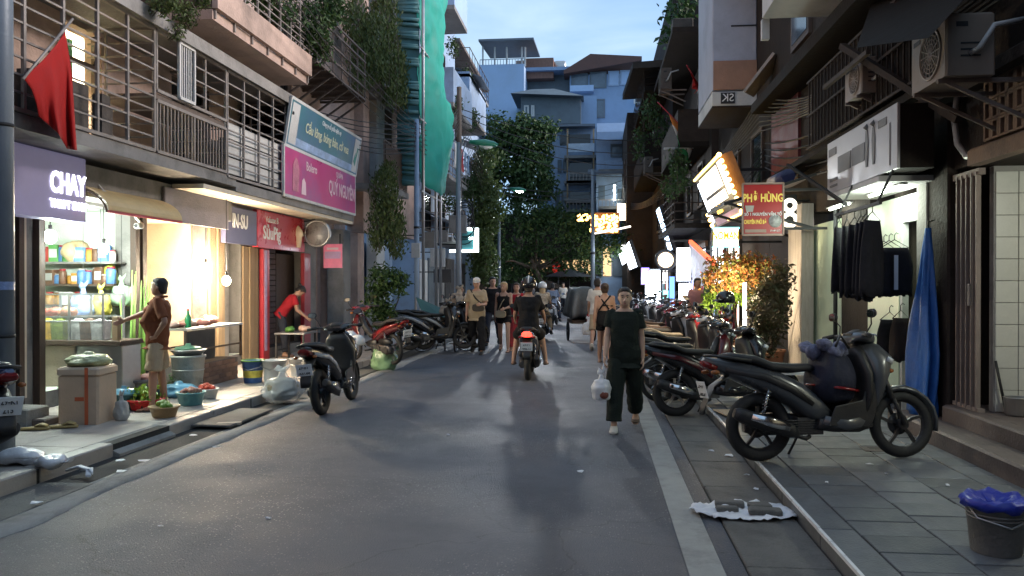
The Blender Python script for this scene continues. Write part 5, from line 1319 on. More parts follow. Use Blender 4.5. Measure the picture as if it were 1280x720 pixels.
def tree(label, base, top, blobs, n, size, m, r=.15, seed=0, droop=0.0, group=None, name='street_tree', cat='tree', aspect=2.0):
    t = thing(name, label, cat, base, 0, group)
    tr = MB(); b = Vector(base); tp = Vector(top)
    tr.tube([b, b.lerp(tp,.35)+Vector((.06,.04,0)), b.lerp(tp,.7)-Vector((.05,.03,0)), tp],[r*1.3,r,r*.8,r*.55],8)
    branches(tr, b.lerp(tp,.75), [bl[0] for bl in blobs[:7]], r*.5, seed)
    put('trunk', tr, bark, t, True)
    put('crown', leaves(MB(), blobs, n, size, seed, droop, aspect), m, t, True)
    return t
def blobs_px(lst):  # (px, py, D, rx_px, rz_px)
    out = []
    for px, py, D, rx, rz in lst:
        c = P(px,py,Y=D); out.append(((c.x,c.y,c.z),(rx*D/1000, max(rx,rz)*D/1000*.7, rz*D/1000)))
    return out
def sub(bl, seed, n):
    rnd = random.Random(seed); out = list(bl)
    for c, r in bl:
        for _ in range(n):
            a, b = rnd.uniform(0,2*PI), rnd.uniform(-.9,.9); q = rnd.uniform(.28,.5)
            out.append(((c[0]+r[0]*math.cos(a)*1.02,c[1]+r[1]*math.sin(a)*.7,c[2]+r[2]*b*1.05),(r[0]*q,r[1]*q,r[2]*q)))
    return out
# the big trees at the bend
bl = blobs_px([(650,185,50,36,36),(625,170,50,22,28),(668,225,49,24,34),(640,235,49,28,26),(610,205,48,14,24),(672,178,50,18,28)])
tree('tall dark leafy tree in front of the blue houses at the end of the street', (P(645,380,Y=50).x,50,0), (bl[0][0][0],50,bl[0][0][2]-.5), sub(bl,1,5), 13000, .30, leaf_d, .3, 1)
bl = blobs_px([(640,295,44,38,34),(700,298,44,40,30),(668,275,44,30,18),(735,300,43,28,22),(612,330,42,20,30),(650,335,44,22,16),(715,325,44,22,10),(762,296,43,18,14),(780,300,42.5,16,18),(725,275,43,26,14),(750,318,42,20,10),(690,270,44,18,10),(600,310,44,12,20)])
bl += blobs_px([(640,338,47,30,12),(690,340,47,30,10),(735,338,46,20,10),(610,345,45,14,14)])
tree('low wide dark tree whose canopy spans the street end', (P(690,380,Y=44).x,44,0), (bl[0][0][0]+1,44,3.2), sub(bl,2,6), 15000, .22, leaf_d, .22, 2)
bl = blobs_px([(602,215,34,13,30),(604,255,34,16,32),(600,300,34,15,32),(608,335,34,13,26),(618,275,34,8,18)])
tree('tall column of creeper foliage beside the glowing sign on the left', (P(602,390,Y=34).x,34,0), (bl[0][0][0],34,7), sub(bl,3,4), 9000, .17, leaf_v, .14, 3, .3)
# hanging creepers on the left houses
def creeper(label, lst, n, size, m, seed, droop=.6, name='hanging_creeper'):
    t = thing(name, label, 'creeper', P(lst[0][0],lst[0][1],Y=lst[0][2]))
    bl = blobs_px(lst); mb = leaves(MB(), bl, n, size, seed, droop, 2.4)
    put('foliage', mb, m, t, True)
    st = MB(); rnd = random.Random(seed)
    for (c, r) in bl:
        for k in range(5):
            x = c[0]+rnd.uniform(-.7,.7)*r[0]; y = c[1]+rnd.uniform(-.5,.5)*r[1]
            st.tube([(x,y,c[2]+r[2]*.9),(x+rnd.uniform(-.1,.1),y,c[2]),(x+rnd.uniform(-.15,.15),y,c[2]-r[2]*1.05)], .008, 4)
    put('stem', st, bark, t, True)
    return t
creeper('dense creeper curtain hanging from the balconies at top left of the netting', [(445,30,19.5,16,34),(468,60,20,18,44),(488,85,21,14,50),(450,85,19.5,12,30),(480,20,21,18,30),(500,100,22,8,40)], 7500, .13, leaf_v, 11)
creeper('bushy creeper hanging over the shop fronts left of the grey pole', [(480,240,19.5,16,30),(488,275,19.5,18,34),(472,285,19,10,28),(496,300,20,9,24),(485,215,20,10,16)], 5500, .10, leaf_v, 12)
creeper('potted plants trailing over the upper balcony rail on the left', [(345,10,13.2,22,24),(385,30,14.2,24,26),(415,12,15,16,22),(400,60,14.5,14,18),(330,-10,12.5,18,18)], 4200, .11, leaf_d, 13, .25)
creeper('small plants on the ledge above the barred balcony at top left', [(205,5,9.4,20,14),(232,20,10,16,16),(250,-5,10.2,14,14),(222,40,9.8,8,10)], 1800, .06, leaf_v, 14, .3)
# shrub at the left kerb and the red-green shrub on the right
def potted(label, base, blobs, n, size, m, seed, potr=.22, poth=.35, cat='potted plant', name='potted_shrub', droop=.1):
    t = thing(name, label, cat, base)
    put('pot', MB().lathe([(potr*.7,0),(potr,poth*.9),(potr*1.08,poth*.92),(potr*1.08,poth),(potr*.9,poth),(potr*.85,poth*.85)],(0,0,0),16), pot_m, t)
    st = MB(); b = Vector((base[0],base[1],base[2]+poth*.8)); branches(st, b, [x[0] for x in blobs], .03, seed); st.tube([b, b+Vector((0,0,.5))],[.04,.03],6)
    put('stem', st, bark, t, True)
    put('foliage', leaves(MB(), blobs, n, size, seed, droop, 2.6), m, t, True)
    return t
g = G(480,432,KH)
potted('tall dark shrub in a pot beside the parked red motorbike on the left', g, blobs_px([(480,350,16.5,18,18),(472,380,16.5,14,22),(498,352,16.5,12,14),(482,400,16.5,14,18)]), 2600, .12, leaf_d, 21)
g = G(925,452,KH)
D_ = 14.2
potted('bushy shrub with orange red top and yellow green lower leaves by the neon signs', g, blobs_px([(915,332,D_,30,14),(945,335,D_,24,16),(895,350,D_,18,14),(930,352,D_,26,10)]), 3600, .09, leaf_o, 22)
g2 = G(905,440,KH)
potted('bright yellow green bush glowing under the red topped shrub', (g2[0],g2[1]-.2,KH), blobs_px([(905,368,14.6,18,12),(890,380,14.6,10,12),(925,365,14.6,12,10)]), 1500, .10, leaf_l, 23, .18, .4)
g3 = G(965,462,KH)
potted('dark brown leaved bush against the timber post on the right', g3, blobs_px([(962,385,13.2,22,34),(975,350,13.2,14,20),(955,425,13.2,18,20)]), 3200, .10, leaf_mat('leaf_brown',(.055,.035,.02),(.035,.045,.02)), 24)
# rooftop shrub at the upper right against the sky
t = tree('sparse leafy shrub on a roof against the sky at the right', P(862,95,Y=30), P(852,40,Y=30), blobs_px([(845,22,30,18,20),(858,5,30,14,20),(838,48,30,12,8),(862,45,30,8,14)]), 520, .26, leaf_d, .05, 25, .1, name='rooftop_shrub', cat='shrub')
# ---------------------------------------------------------------- buildings
tin = mat('tin_roof', (0.12,0.14,0.17), rough=.55, metal=.3, var=.2, bump=.05, stretch=(1,1,1))
brownroof = mat('brown_tile_roof', (0.11,0.055,0.045), rough=.8, var=.25, scale=5, bump=.1)
bluewall = mat('blue_wash', (0.22,0.32,0.48), rough=.8, var=.1, scale=.8, bump=.04, dirt=.4, dcol=(.15,.18,.22), dscale=.5)
bluelight = mat('light_blue_wash', (0.33,0.46,0.66), rough=.8, var=.08, scale=.8, bump=.04, dirt=.25, dcol=(.25,.3,.36), dscale=.5)
slate = mat('slate_cladding', (0.10,0.13,0.155), rough=.6, var=.15, scale=1.5, bump=.05, dirt=.4)
brick_m = mat('red_brick_wall', (0.20,0.11,0.085), rough=.85, var=.3, scale=6, bump=.1)
awngreen = mat('green_awning', (0.05,0.13,0.12), rough=.6, var=.15)
winb = mat('bluish_window_glass', (0.10,0.14,0.18), rough=.12, var=.3, scale=2, bump=0)
def rect(px0, px1, y0, y1, Yp):
    a = P(px0,y1,Y=Yp); b = P(px1,y0,Y=Yp); return a.x, b.x, a.z, b.z
def house(label, px0, px1, ytop, ybot, Yp, depth, m, name='apartment_house', wins=(), balc=(), extra=None):
    x0, x1, z0, z1 = rect(px0, px1, ytop, ybot, Yp); z0 = max(z0, 0) if ybot < 400 else 0
    t = thing(name, label, 'house', ((x0+x1)/2, Yp, 0))
    put('wall', MB().box(x0,x1,Yp,Yp+depth,z0,z1), m, t, True)
    for w in wins:
        a, b, c, d = rect(w[0],w[1],w[2],w[3],Yp)
        f = MB(); f.box(a,b,Yp-.07,Yp-.002,c,c+.1).box(a,b,Yp-.07,Yp-.002,d-.1,d).box(a,a+.1,Yp-.06,Yp-.002,c+.1,d-.1).box(b-.1,b,Yp-.06,Yp-.002,c+.1,d-.1)
        nm = max(1, round((b-a)/1.1))
        for k in range(1,nm): q = a+(b-a)*k/nm; f.box(q-.04,q+.04,Yp-.055,Yp-.002,c+.1,d-.1)
        fo = put('window', f, w[4] if len(w) > 4 else wood_d, t, True)
        put('pane', MB().box(a+.1,b-.1,Yp-.03,Yp-.004,c+.1,d-.1), w[5] if len(w) > 5 else winb, fo, True)
    for w in balc:                      # px0, px1, y of floor, rail height px, material, style
        a, b, c, d = rect(w[0],w[1],w[2]-w[3],w[2],Yp-1.0)
        put('balcony_floor', MB().box(a,b,Yp-1.1,Yp-.003,c-.18,c), plaster_g, t, True)
        r = MB(); s = w[5] if len(w) > 5 else 'bars'
        if s == 'solid': r.box(a,b,Yp-1.1,Yp-1.02,c+.001,d).box(a,a+.08,Yp-1.02,Yp-.004,c+.001,d).box(b-.08,b,Yp-1.02,Yp-.004,c+.001,d)
        else:
            r.box(a,b,Yp-1.1,Yp-1.05,d-.06,d)
            n = max(3,int((b-a)/.22))
            for k in range(n+1): q = a+(b-a)*k/n; r.box(q-.02,q+.02,Yp-1.09,Yp-1.06,c,d-.06)
        put('balcony_railing', r, w[4], t, True)
    if extra: extra(t, Yp)
    return t
def shed_roof(t, px0, px1, y, Yp, over, th, m, rise=0.0, depth=6):
    x0, x1, z, _ = rect(px0,px1,y,y,Yp)
    mb = MB(); mb.add([(x0,Yp-over,z),(x1,Yp-over,z),(x1,Yp+depth,z+rise),(x0,Yp+depth,z+rise),(x0,Yp-over,z+th),(x1,Yp-over,z+th),(x1,Yp+depth,z+rise+th),(x0,Yp+depth,z+rise+th)],[(3,2,1,0),(4,5,6,7),(0,1,5,4),(1,2,6,5),(2,3,7,6),(3,0,4,7)])
    put('roof', mb, m, t, True)
def ex1(t, Yp):
    x0,x1,z0,z1 = rect(600,712,46,84,Yp)
    shed_roof(t,600,668,56,Yp,.8,.15,tin,.6)
    mb = MB()
    for px in (602,617,632,651,655): a,b,c,d = rect(px,px+2,58,82,Yp); mb.box(a,a+.12,Yp+.2,Yp+.32,c,d)
    put('roof_post', mb, plaster_w, t, True)
    a,b,c,d = rect(652,690,63,82,Yp); put('brick_parapet', MB().box(a,b,Yp+2,Yp+4,c-.5,d), brick_m, t, True)
    a,b,c,d = rect(640,653,62,78,Yp); put('roof_room', MB().box(a,b,Yp+3,Yp+4,c-.5,d), plaster_p, t, True)
    a,b,c,d = rect(600,655,74,82,Yp); r = MB()
    for k in range(16): q=a+(b-a)*k/15; r.box(q-.02,q+.02,Yp+.0,Yp+.04,c,d)
    r.box(a,b,Yp,Yp+.05,d,d+.05); put('terrace_railing', r, pole_m, t, True)
house('pale blue house with a roof terrace canopy at the end of the street', 598, 655, 80, 170, 60, 8, bluelight, extra=ex1)
def ex2(t, Yp):
    shed_roof(t,650,714,95,Yp,1.4,.25,bluewall,-.2)
    a,b,c,d = rect(653,655,84,112,Yp); put('corner_post', MB().box(a,b,Yp-1.2,Yp-1.0,c,d), tin, t, True)
house('recessed dark veranda floor between the pale blue house and the gabled house', 655, 714, 92, 118, 63, 6, slate, extra=ex2)
def ex3(t, Yp):
    x0,x1,z0,z1 = rect(645,726,109,120,Yp); xm = (x0+x1)/2-.8
    put('roof', MB().rings([[(x0-.3,Yp-.8,z0),(xm-.4,Yp+.3,z1),(x0-.3,Yp+7,z0)],[(x1+.2,Yp-.8,z0-.3),(xm+1.2,Yp+.3,z1),(x1+.2,Yp+7,z0-.3)]],True,False), slate, t, True)
    a,b,c,d = rect(670,692,155,260,Yp); put('wall', MB().box(a,b+3,Yp+1,Yp+6,0,c+8), bluewall, t, True)
house('slate grey clad attic box jutting out above the trees', 651, 726, 119, 156, 56, 7, slate, wins=((655,661,132,146,plaster_w),(664,668,132,146,plaster_w)), extra=ex3)
def ex4(t, Yp):
    x0,x1,z0,z1 = rect(710,798,70,92,Yp); xp = rect(738,738,70,80,Yp)[0]
    put('roof', MB().prism([(x0-.3,z0),(xp,z1),(x1+.2,z0+.9),(x1+.2,z0+.6),(x0-.3,z0-.25)],'y',Yp-.9,Yp+8), brownroof, t, True)
    a,b,c,d = rect(713,742,110,118,Yp); put('balcony_floor', MB().box(a,b,Yp-.9,Yp-.002,c,d), bluelight, t, True)
house('blue grey gabled house with a glazed top floor at the end of the street', 712, 798, 92, 400, 62, 9, bluewall,
      wins=((714,735,92,111,slate),(737,758,90,111,slate),(760,774,89,108,plaster_b,bluelight),(775,789,88,107,plaster_b,bluelight),(744,756,124,148,tin),(792,806,122,130,plaster_w)), extra=ex4)
def ex5(t, Yp):
    shed_roof(t,686,744,163,Yp,1.2,.15,tin,.4)
    a,b,c,d = rect(711,743,183,194,Yp); put('banner', MB().box(a,b,Yp-1.2,Yp-1.12,c,d), mat('pale_banner',(.45,.52,.6),rough=.5,var=.3,scale=3), t, True)
    for px0,px1,y0,y1 in ((700,738,168,182),(712,740,202,226),(712,738,240,256)):
        a,b,c,d = rect(px0,px1,y0,y1,Yp); put('dark_recess', MB().box(a,b,Yp-.05,Yp-.003,c,d), darkglass, t, True)
    for py in (197,228,250):
        a,b,c,d = rect(706,746,py,py+4,Yp); put('balcony_floor', MB().box(a,b,Yp-1.1,Yp-.001,c,d), plaster_g, t, True)
    pm = MB()
    for px in (709,741): a,b,c,d = rect(px,px+2,165,255,Yp); pm.box(a,b,Yp-1.09,Yp-.98,c,d)
    put('balcony_post', pm, wood_o, t, True)
house('mid blue house with stacked brown balconies in the middle distance', 690, 745, 160, 400, 54, 8, plaster_b,
      wins=((697,702,200,216,slate),(704,709,200,216,slate),(694,700,238,262,slate),(702,710,238,262,slate)), balc=((708,742,226,10,barsteel),(708,742,262,10,barsteel)), extra=ex5)
def ex6(t, Yp):
    a,b,c,d = rect(746,802,154,168,Yp)
    put('curved_awning', MB().prism([(Yp-1.4,c-.6),(Yp-1.3,c-.1),(Yp-.7,d-.1),(Yp-.01,d),(Yp-.01,d-.12),(Yp-.7,d-.22),(Yp-1.25,c-.15)],'x',a,b), bluewall, t, True)
    a,b,c,d = rect(747,800,169,180,Yp); put('awning', MB().box(a,b,Yp-1.3,Yp-1.24,c,d), awngreen, t, True)
    shed_roof(t,735,800,222,Yp,1.5,.15,tin,.5,1)
house('pale house with a green awning, railed balcony and lit window', 745, 804, 158, 400, 50, 7, plaster_b,
      wins=((763,782,180,197,slate),(748,756,232,250,slate),(772,790,236,252,slate)), balc=((748,798,212,11,plaster_b),(748,800,258,9,barsteel)), extra=ex6)
lw_ = P(768,240,Y=48.5)
t = thing('tube_lamp', 'small bright tube lamp on the balcony of the pale house', 'lamp', lw_); put('tube', MB().cyl((0,0,-.5),(0,0,.4),.05,n=8), bulb_c, t); put('bracket', MB().bar((0,0,.4),(0,.6,.5),.03), wire_m, t)
# right far row along the street
def row_house(label, y0, y1, X, z1, m, side=1, wins=(), z0=0, name='row_house'):
    t = thing(name, label, 'house', (X,(y0+y1)/2,0)); xb = X+side*4
    put('wall', MB().box(min(X,xb),max(X,xb),y0,y1,z0,z1), m, t, True)
    for (ya, yb_, za, zb) in wins:
        f = MB(); e = -side*.06
        xa, xc = sorted((X-side*.001, X+e))
        f.box(xa,xc,ya,yb_,za,za+.08).box(xa,xc,ya,yb_,zb-.08,zb).box(xa,xc,ya,ya+.08,za+.08,zb-.08).box(xa,xc,yb_-.08,yb_,za+.08,zb-.08)
        fo = put('window', f, wood_d, t, True)
        xa, xc = sorted((X-side*.002, X-side*.03)); put('pane', MB().box(xa,xc,ya+.08,yb_-.08,za+.08,zb-.08), darkglass, fo, True)
    return t
def balcony_side(t, X, y0, y1, z, m, side=1, dep=1.0, h=.95, solid=True):
    xo = X-side*dep; a, b = sorted((xo, X-side*.002))
    put('balcony_floor', MB().box(a,b,y0,y1,z-.15,z), plaster_g if side < 0 else shade_black, t, True)
    r = MB(); a2, b2 = sorted((xo, xo+side*.06))
    if solid: r.box(a2,b2,y0,y1,z+.001,z+h).box(min(xo+side*.061,X-side*.01),max(xo+side*.061,X-side*.01),y0,y0+.06,z+.001,z+h)
    else:
        for zz in (z+.1,z+.35,z+.6,z+h): r.bar((xo,y0,zz),(xo,y1,zz),.03); r.bar((xo,y0+.02,zz),(X,y0+.02,zz),.03)
        for k in range(9): q = y0+.02+(y1-y0-.04)*k/8; r.bar((xo,q,z),(xo,q,z+h),.02)
    put('balcony_railing', r, m, t, True)
r3 = row_house('dark house behind the neon signs, with the grey painted bay above', yE+.02, 23.5, XF, 12.5, darkwall, 1, ((17.2,18.4,3.6,4.9),(20,21.4,3.6,4.9)))
bx = P(890,134,Y=18.0); bx1 = P(934,134,Y=18.0)
put('bay', MB().cbox(bx.x,XF-.003,18.0,20.4,bx.z+.36,13,.02), mat('grey_blue_render',(.42,.43,.50),rough=.8,var=.12,scale=1.5,bump=.05,dirt=.4,dcol=(.18,.18,.2)), r3, True)
put('bay_base', MB().cbox(bx.x,XF-.003,17.98,20.4,bx.z+.02,bx.z+.33,.01), plaster_w, r3, True); put('bay_underside', MB().box(bx.x,XF-.003,17.99,20.4,bx.z-.02,bx.z+.018), darkwall, r3, True)
put('bay_band', MB().box(bx.x+.02,XF-.01,17.96,17.998,bx.z+.37,bx.z+1.0), mat('terracotta_band',(.34,.19,.13),rough=.8,var=.2), r3, True)
put('number_tile', MB().box(bx.x+.18,bx.x+.48,17.955,17.975,bx.z+.06,bx.z+.30), ink, r3, True)
text('SK', .24, inkw, (bx.x+.33,17.95,bx.z+.18), (PI/2,0,0), r3, sx=-1.0)
put('dark_seam', MB().box(bx.x+.4,XF-.02,17.985,17.999,bx.z+1.75,bx.z+1.78), ink, r3, True)
put('leaning_board', MB().bar(P(935,118,Y=16.5),P(972,70,Y=16.2),.5,.06), mat('grey_board',(.30,.26,.23),rough=.8,var=.3,dirt=.5), r3, True)
put('cornice', MB().box(XF-1.2,XF-.004,16.5,17.6,8.2,8.35), plaster_w, r3, True)
put('maroon_shutter', MB().box(XF-.05,XF-.002,14.2,16.3,3.4,5.2), mat('maroon_board',(.12,.025,.03),rough=.6,var=.2), r2, True)
put('upper_beam', MB().cbox(XF-.5,XF-.005,8.5,16,4.9,5.1,.02).cbox(XF-.3,XF-.005,8.5,16,3.5,3.6,.02), shade_black, r2, True)
ub = MB()
for k in range(26): y = 8.3+.16*k; ub.bar((XF-.35,y,3.6),(XF-.35,y,4.6),.018)
for z in (3.62,4.1,4.6): ub.bar((XF-.35,8.3,z),(XF-.35,12.4,z),.03)
put('balcony_railing', ub, rust_d, r2, True); put('dark_netting', MB().box(XF-.32,XF-.3,8.4,12.3,3.62,4.55), shade_black, r2, True)
for k, (y, z) in enumerate(((8.8,5.7),(11.0,5.7),(13.5,5.7))):
    f = put('window', MB().box(XF-.06,XF-.002,y,y+1.2,z,z+1.4), wood_d, r2, True); put('pane', MB().box(XF-.07,XF-.061,y+.1,y+1.1,z+.1,z+1.3), darkglass, f, True)
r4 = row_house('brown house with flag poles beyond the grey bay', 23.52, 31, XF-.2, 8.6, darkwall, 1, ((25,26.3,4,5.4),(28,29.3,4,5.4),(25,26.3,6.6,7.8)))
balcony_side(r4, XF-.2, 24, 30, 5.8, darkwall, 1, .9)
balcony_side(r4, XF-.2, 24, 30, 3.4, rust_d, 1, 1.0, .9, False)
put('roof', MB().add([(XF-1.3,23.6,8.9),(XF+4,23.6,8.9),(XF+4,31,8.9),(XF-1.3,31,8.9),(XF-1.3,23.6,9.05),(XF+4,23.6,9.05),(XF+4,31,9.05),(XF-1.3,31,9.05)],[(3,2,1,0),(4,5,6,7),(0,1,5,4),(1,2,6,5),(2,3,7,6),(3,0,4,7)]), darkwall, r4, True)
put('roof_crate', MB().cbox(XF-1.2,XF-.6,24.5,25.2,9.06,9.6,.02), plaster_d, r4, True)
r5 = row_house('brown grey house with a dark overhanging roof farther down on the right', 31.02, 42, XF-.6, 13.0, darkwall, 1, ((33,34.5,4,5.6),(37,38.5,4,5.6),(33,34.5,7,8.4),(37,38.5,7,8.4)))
balcony_side(r5, XF-.6, 32, 41, 6.4, darkwall, 1, 1.0); balcony_side(r5, XF-.6, 32, 41, 9.4, rust_d, 1, 1.0, .9, False)
x0 = P(790,85,Y=31.5).x
put('roof', MB().add([(x0,31,P(790,86,Y=31).z),(XF+3,31,P(790,80,Y=31).z),(XF+3,43,11.6),(x0,43,11.4),(x0,31,P(790,78,Y=31).z),(XF+3,31,P(790,70,Y=31).z),(XF+3,43,11.9),(x0,43,11.7)],[(3,2,1,0),(4,5,6,7),(0,1,5,4),(1,2,6,5),(2,3,7,6),(3,0,4,7)]), darkwall, r5, True)
r6 = row_house('grey house at the far right of the street with blue shutters', 42.02, 50, 1.6, 10.5, darkwall, 1, ((44,45.5,4,5.6),(47,48.5,4,5.6),(44,45.5,7,8.4)))
# left far row
l3 = row_house('pale blue house with boxed balconies past the netting', 28.3, 36, -6.4, 16, plaster_b, -1, ((29,30.4,3.6,5.2),(32,33.4,3.6,5.2),(29,30.4,6.6,8.2),(32,33.4,6.6,8.2),(32,33.4,9.6,11.2)))
balcony_side(l3, -6.4, 28.6, 31.5, 11.7, bluelight, -1, 1.3, 1.6); balcony_side(l3, -6.4, 29.5, 34, 8.4, plaster_b, -1, 1.1, 1.3); balcony_side(l3, -6.4, 28.6, 34.5, 5.6, barsteel, -1, 1.1, 1.0, False)
balcony_side(l3, -6.4, 28.6, 35, 3.3, barsteel, -1, 1.2, .9, False)
aw3 = MB().add([(-5.0,28.4,3.6),(-6.3,28.4,4.3),(-6.3,35,4.3),(-5.0,35,3.6)],[(0,1,2,3)])
o = put('tin_awning', aw3, tin, l3, True); o.modifiers.new('t','SOLIDIFY').thickness=.05
l4 = row_house('tall pale house with clutter on its balconies and a dark roof frame', 36.02, 50, -7.2, 12.6, plaster_b, -1, ((38,39.5,4,5.6),(42,43.5,4,5.6),(38,39.5,7,8.6),(42,43.5,10,11.6)))
balcony_side(l4, -7.2, 36.5, 42, 9.6, plaster_b, -1, 1.4, 1.8); balcony_side(l4, -7.2, 36.5, 44, 6.5, barsteel, -1, 1.3, 1.0, False); balcony_side(l4, -7.2, 36.5, 43, 11.3, wood_d, -1, 1.4, 1.2, False)
put('roof', MB().box(-9.5,-6.2,36.2,46,12.7,12.85), rust, l4, True)
awx = MB()
for k, (y,z) in enumerate(((37,11.2),(39,8.2),(41,5.4))): awx.add([(-5.3,y,z),(-7.1,y,z+.7),(-7.1,y+2.6,z+.7),(-5.3,y+2.6,z)],[(0,1,2,3)])
o = put('tin_awning', awx, tin, l4, True); o.modifiers.new('t','SOLIDIFY').thickness=.05
# closing row of low shops at the end of the street, behind the trees
endw = mat('lit_shop_interior', (0.8,0.55,0.25), rough=.8, var=.5, scale=1.5, bump=0, emit=.8, ecol=(1,0.66,0.32))
eh = thing('shop_row', 'dark low shop row with glowing openings under the trees at the street end', 'shops', (-1,53,0))
ex0 = P(560,355,Y=52.5).x; ex1_ = P(800,355,Y=52.5).x
put('wall', MB().box(ex0,ex1_,52.5,53.8,3.2,6.2).box(ex0,ex1_,53.7,53.8,0,3.2), darkwall, eh, True)
for px0,px1,y0,y1 in ((661,672,318,345),(676,684,322,340),(703,712,326,345),(716,724,318,342),(726,740,320,345),(640,648,330,344)):
    a,b,c,d = rect(px0,px1,y0,y1,53.5); put('lit_opening', MB().box(a,b,53.5,53.6,max(c,.3),d), endw, eh, True)
# ---------------------------------------------------------------- poles, lamps, wires
lamp_green = mat('lamp_green', (0.02,0.22,0.14), rough=.4, var=.1, bump=0, coat=.3)
lampglass = mat('lamp_diffuser', (0.75,0.78,0.72), rough=.25, var=.1, bump=0)
def street_lamp(label, base, h, tip, lit=False):
    t = thing('street_lamp', label, 'street lamp', base, 0, 'green street lamps on the left')
    b = Vector(base); top = b+Vector((0,0,h)); tp = Vector(tip)
    put('pole', MB().tube([b,b+Vector((0,0,h*.5)),top],[.10,.08,.055],10).cyl(b,b+Vector((0,0,.3)),.15,.12,10), pole_m, t, True)
    put('arm', MB().tube([top-Vector((0,0,.3)), top.lerp(tp,.4)+Vector((0,0,.15)), tp],.03,6).bar(top-Vector((0,0,.7)),top.lerp(tp,.5),.03), pole_m, t, True)
    d = (tp-top).normalized(); d.z = -.12; d.normalize(); u = d.cross(Vector((0,0,1))).normalized(); w = u.cross(d)
    put('lamp_head', MB().loft([(tp-d*.12,u*.07,w*.05),(tp+d*.08,u*.14,w*.08),(tp+d*.35,u*.19,w*.12),(tp+d*.62,u*.15,w*.08),(tp+d*.72,u*.05,w*.03)],14,2.3), lamp_green, t, True)
    put('diffuser', MB().loft([(tp+d*.20-w*.09,u*.10,w*.03),(tp+d*.38-w*.11,u*.15,w*.05),(tp+d*.58-w*.07,u*.10,w*.03)],12,2.2), lampglass if not lit else bulb_c, t, True)
    return t, tp+d*.4-w*.22
a = P(592,178,Y=23.2); street_lamp('green street lamp nearest the netting with its long arm over the road', (P(573,355,Y=23.2).x,23.2,.1), a.z-.1, a)
a2 = P(640,236,Y=40)
lt, lp_ = street_lamp('lit green street lamp farther off against the dark trees', (P(624,355,Y=40).x,40,.1), a2.z-.2, a2, True)
sd_ = bpy.data.lights.new('lamp_beam','SPOT'); sd_.energy = 2700; sd_.spot_size = R(75); sd_.spot_blend = .6; sd_.color = (.92,.96,1); sd_.shadow_soft_size = .28
so = bpy.data.objects.new('lamp_beam', sd_); COL.objects.link(so); so.parent = lt; so.location = inv_of(lt) @ lp_
so.rotation_euler = (Vector((-.3,6,0))-lp_).to_track_quat('-Z','Y').to_euler()
# near left pole
t = thing('utility_pole', 'grey blue utility pole at the left edge with a strap and a sticker', 'pole', (-4.72,6.3,KH))
b = P(4,600,Y=6.35)
t.location = (b.x-.01,6.35,KH)
put('shaft', MB().tube([(0,0,0),(0,0,4),(0,0,9)],[.095,.09,.075],16), pole_m, t)
put('strap', MB().cyl((0,0,2.82),(0,0,2.85),.097,n=16).cyl((0,0,1.02),(0,0,1.05),.101,n=16), wire_m, t)
put('sticker', MB().loft([((0,0,1.43),(.0945,0,0),(0,.0945,0)),((0,0,1.50),(.0945,0,0),(0,.0945,0))],16,2,caps=False), mat('blue_sticker',(.25,.33,.55),rough=.5,var=.3,scale=20), t)
t = thing('utility_pole', 'pale blue pole standing beside the green netting', 'pole', (P(521,355,Y=21.6).x,21.6,KH))
put('shaft', MB().tube([(0,0,0),(0,0,6)],[.075,.06],12), plaster_b, t); put('meter_box', MB().cbox(-.12,.12,-.16,-.06,2.2,2.6,.01), plaster_w, t); put('clamp', MB().cyl((0,0,3),(0,0,3.06),.085,n=12), wire_m, t)
t = thing('utility_pole', 'slim grey pole rising in front of the trees at the street end', 'pole', (P(741,355,Y=38).x,38,0))
put('shaft', MB().tube([(0,0,0),(0,0,7)],[.11,.08],10), pole_m, t); put('clamp', MB().cyl((0,0,3),(0,0,3.1),.12,n=10), wire_m, t)
t = thing('utility_pole', 'dark concrete pole hung with cables beside the glowing sign on the left', 'pole', (P(574,355,Y=27).x,27,KH))
put('shaft', MB().tube([(0,0,0),(0,0,8.2)],[.10,.08],10), plaster_d, t)
cb = MB(); rnd = random.Random(5)
for k in range(9):
    z = 4.2+.12*k; cb.torus((.16,0,z-1.2+.3*rnd.random()),.28+.1*rnd.random(),.018,'y',18,5)
put('cable_coil', cb, wire_m, t); put('junction_box', MB().cbox(-.3,.3,-.35,-.13,3.2,3.8,.02).cbox(-.9,-.35,-.3,-.1,2.9,3.3,.02), plaster_g, t)
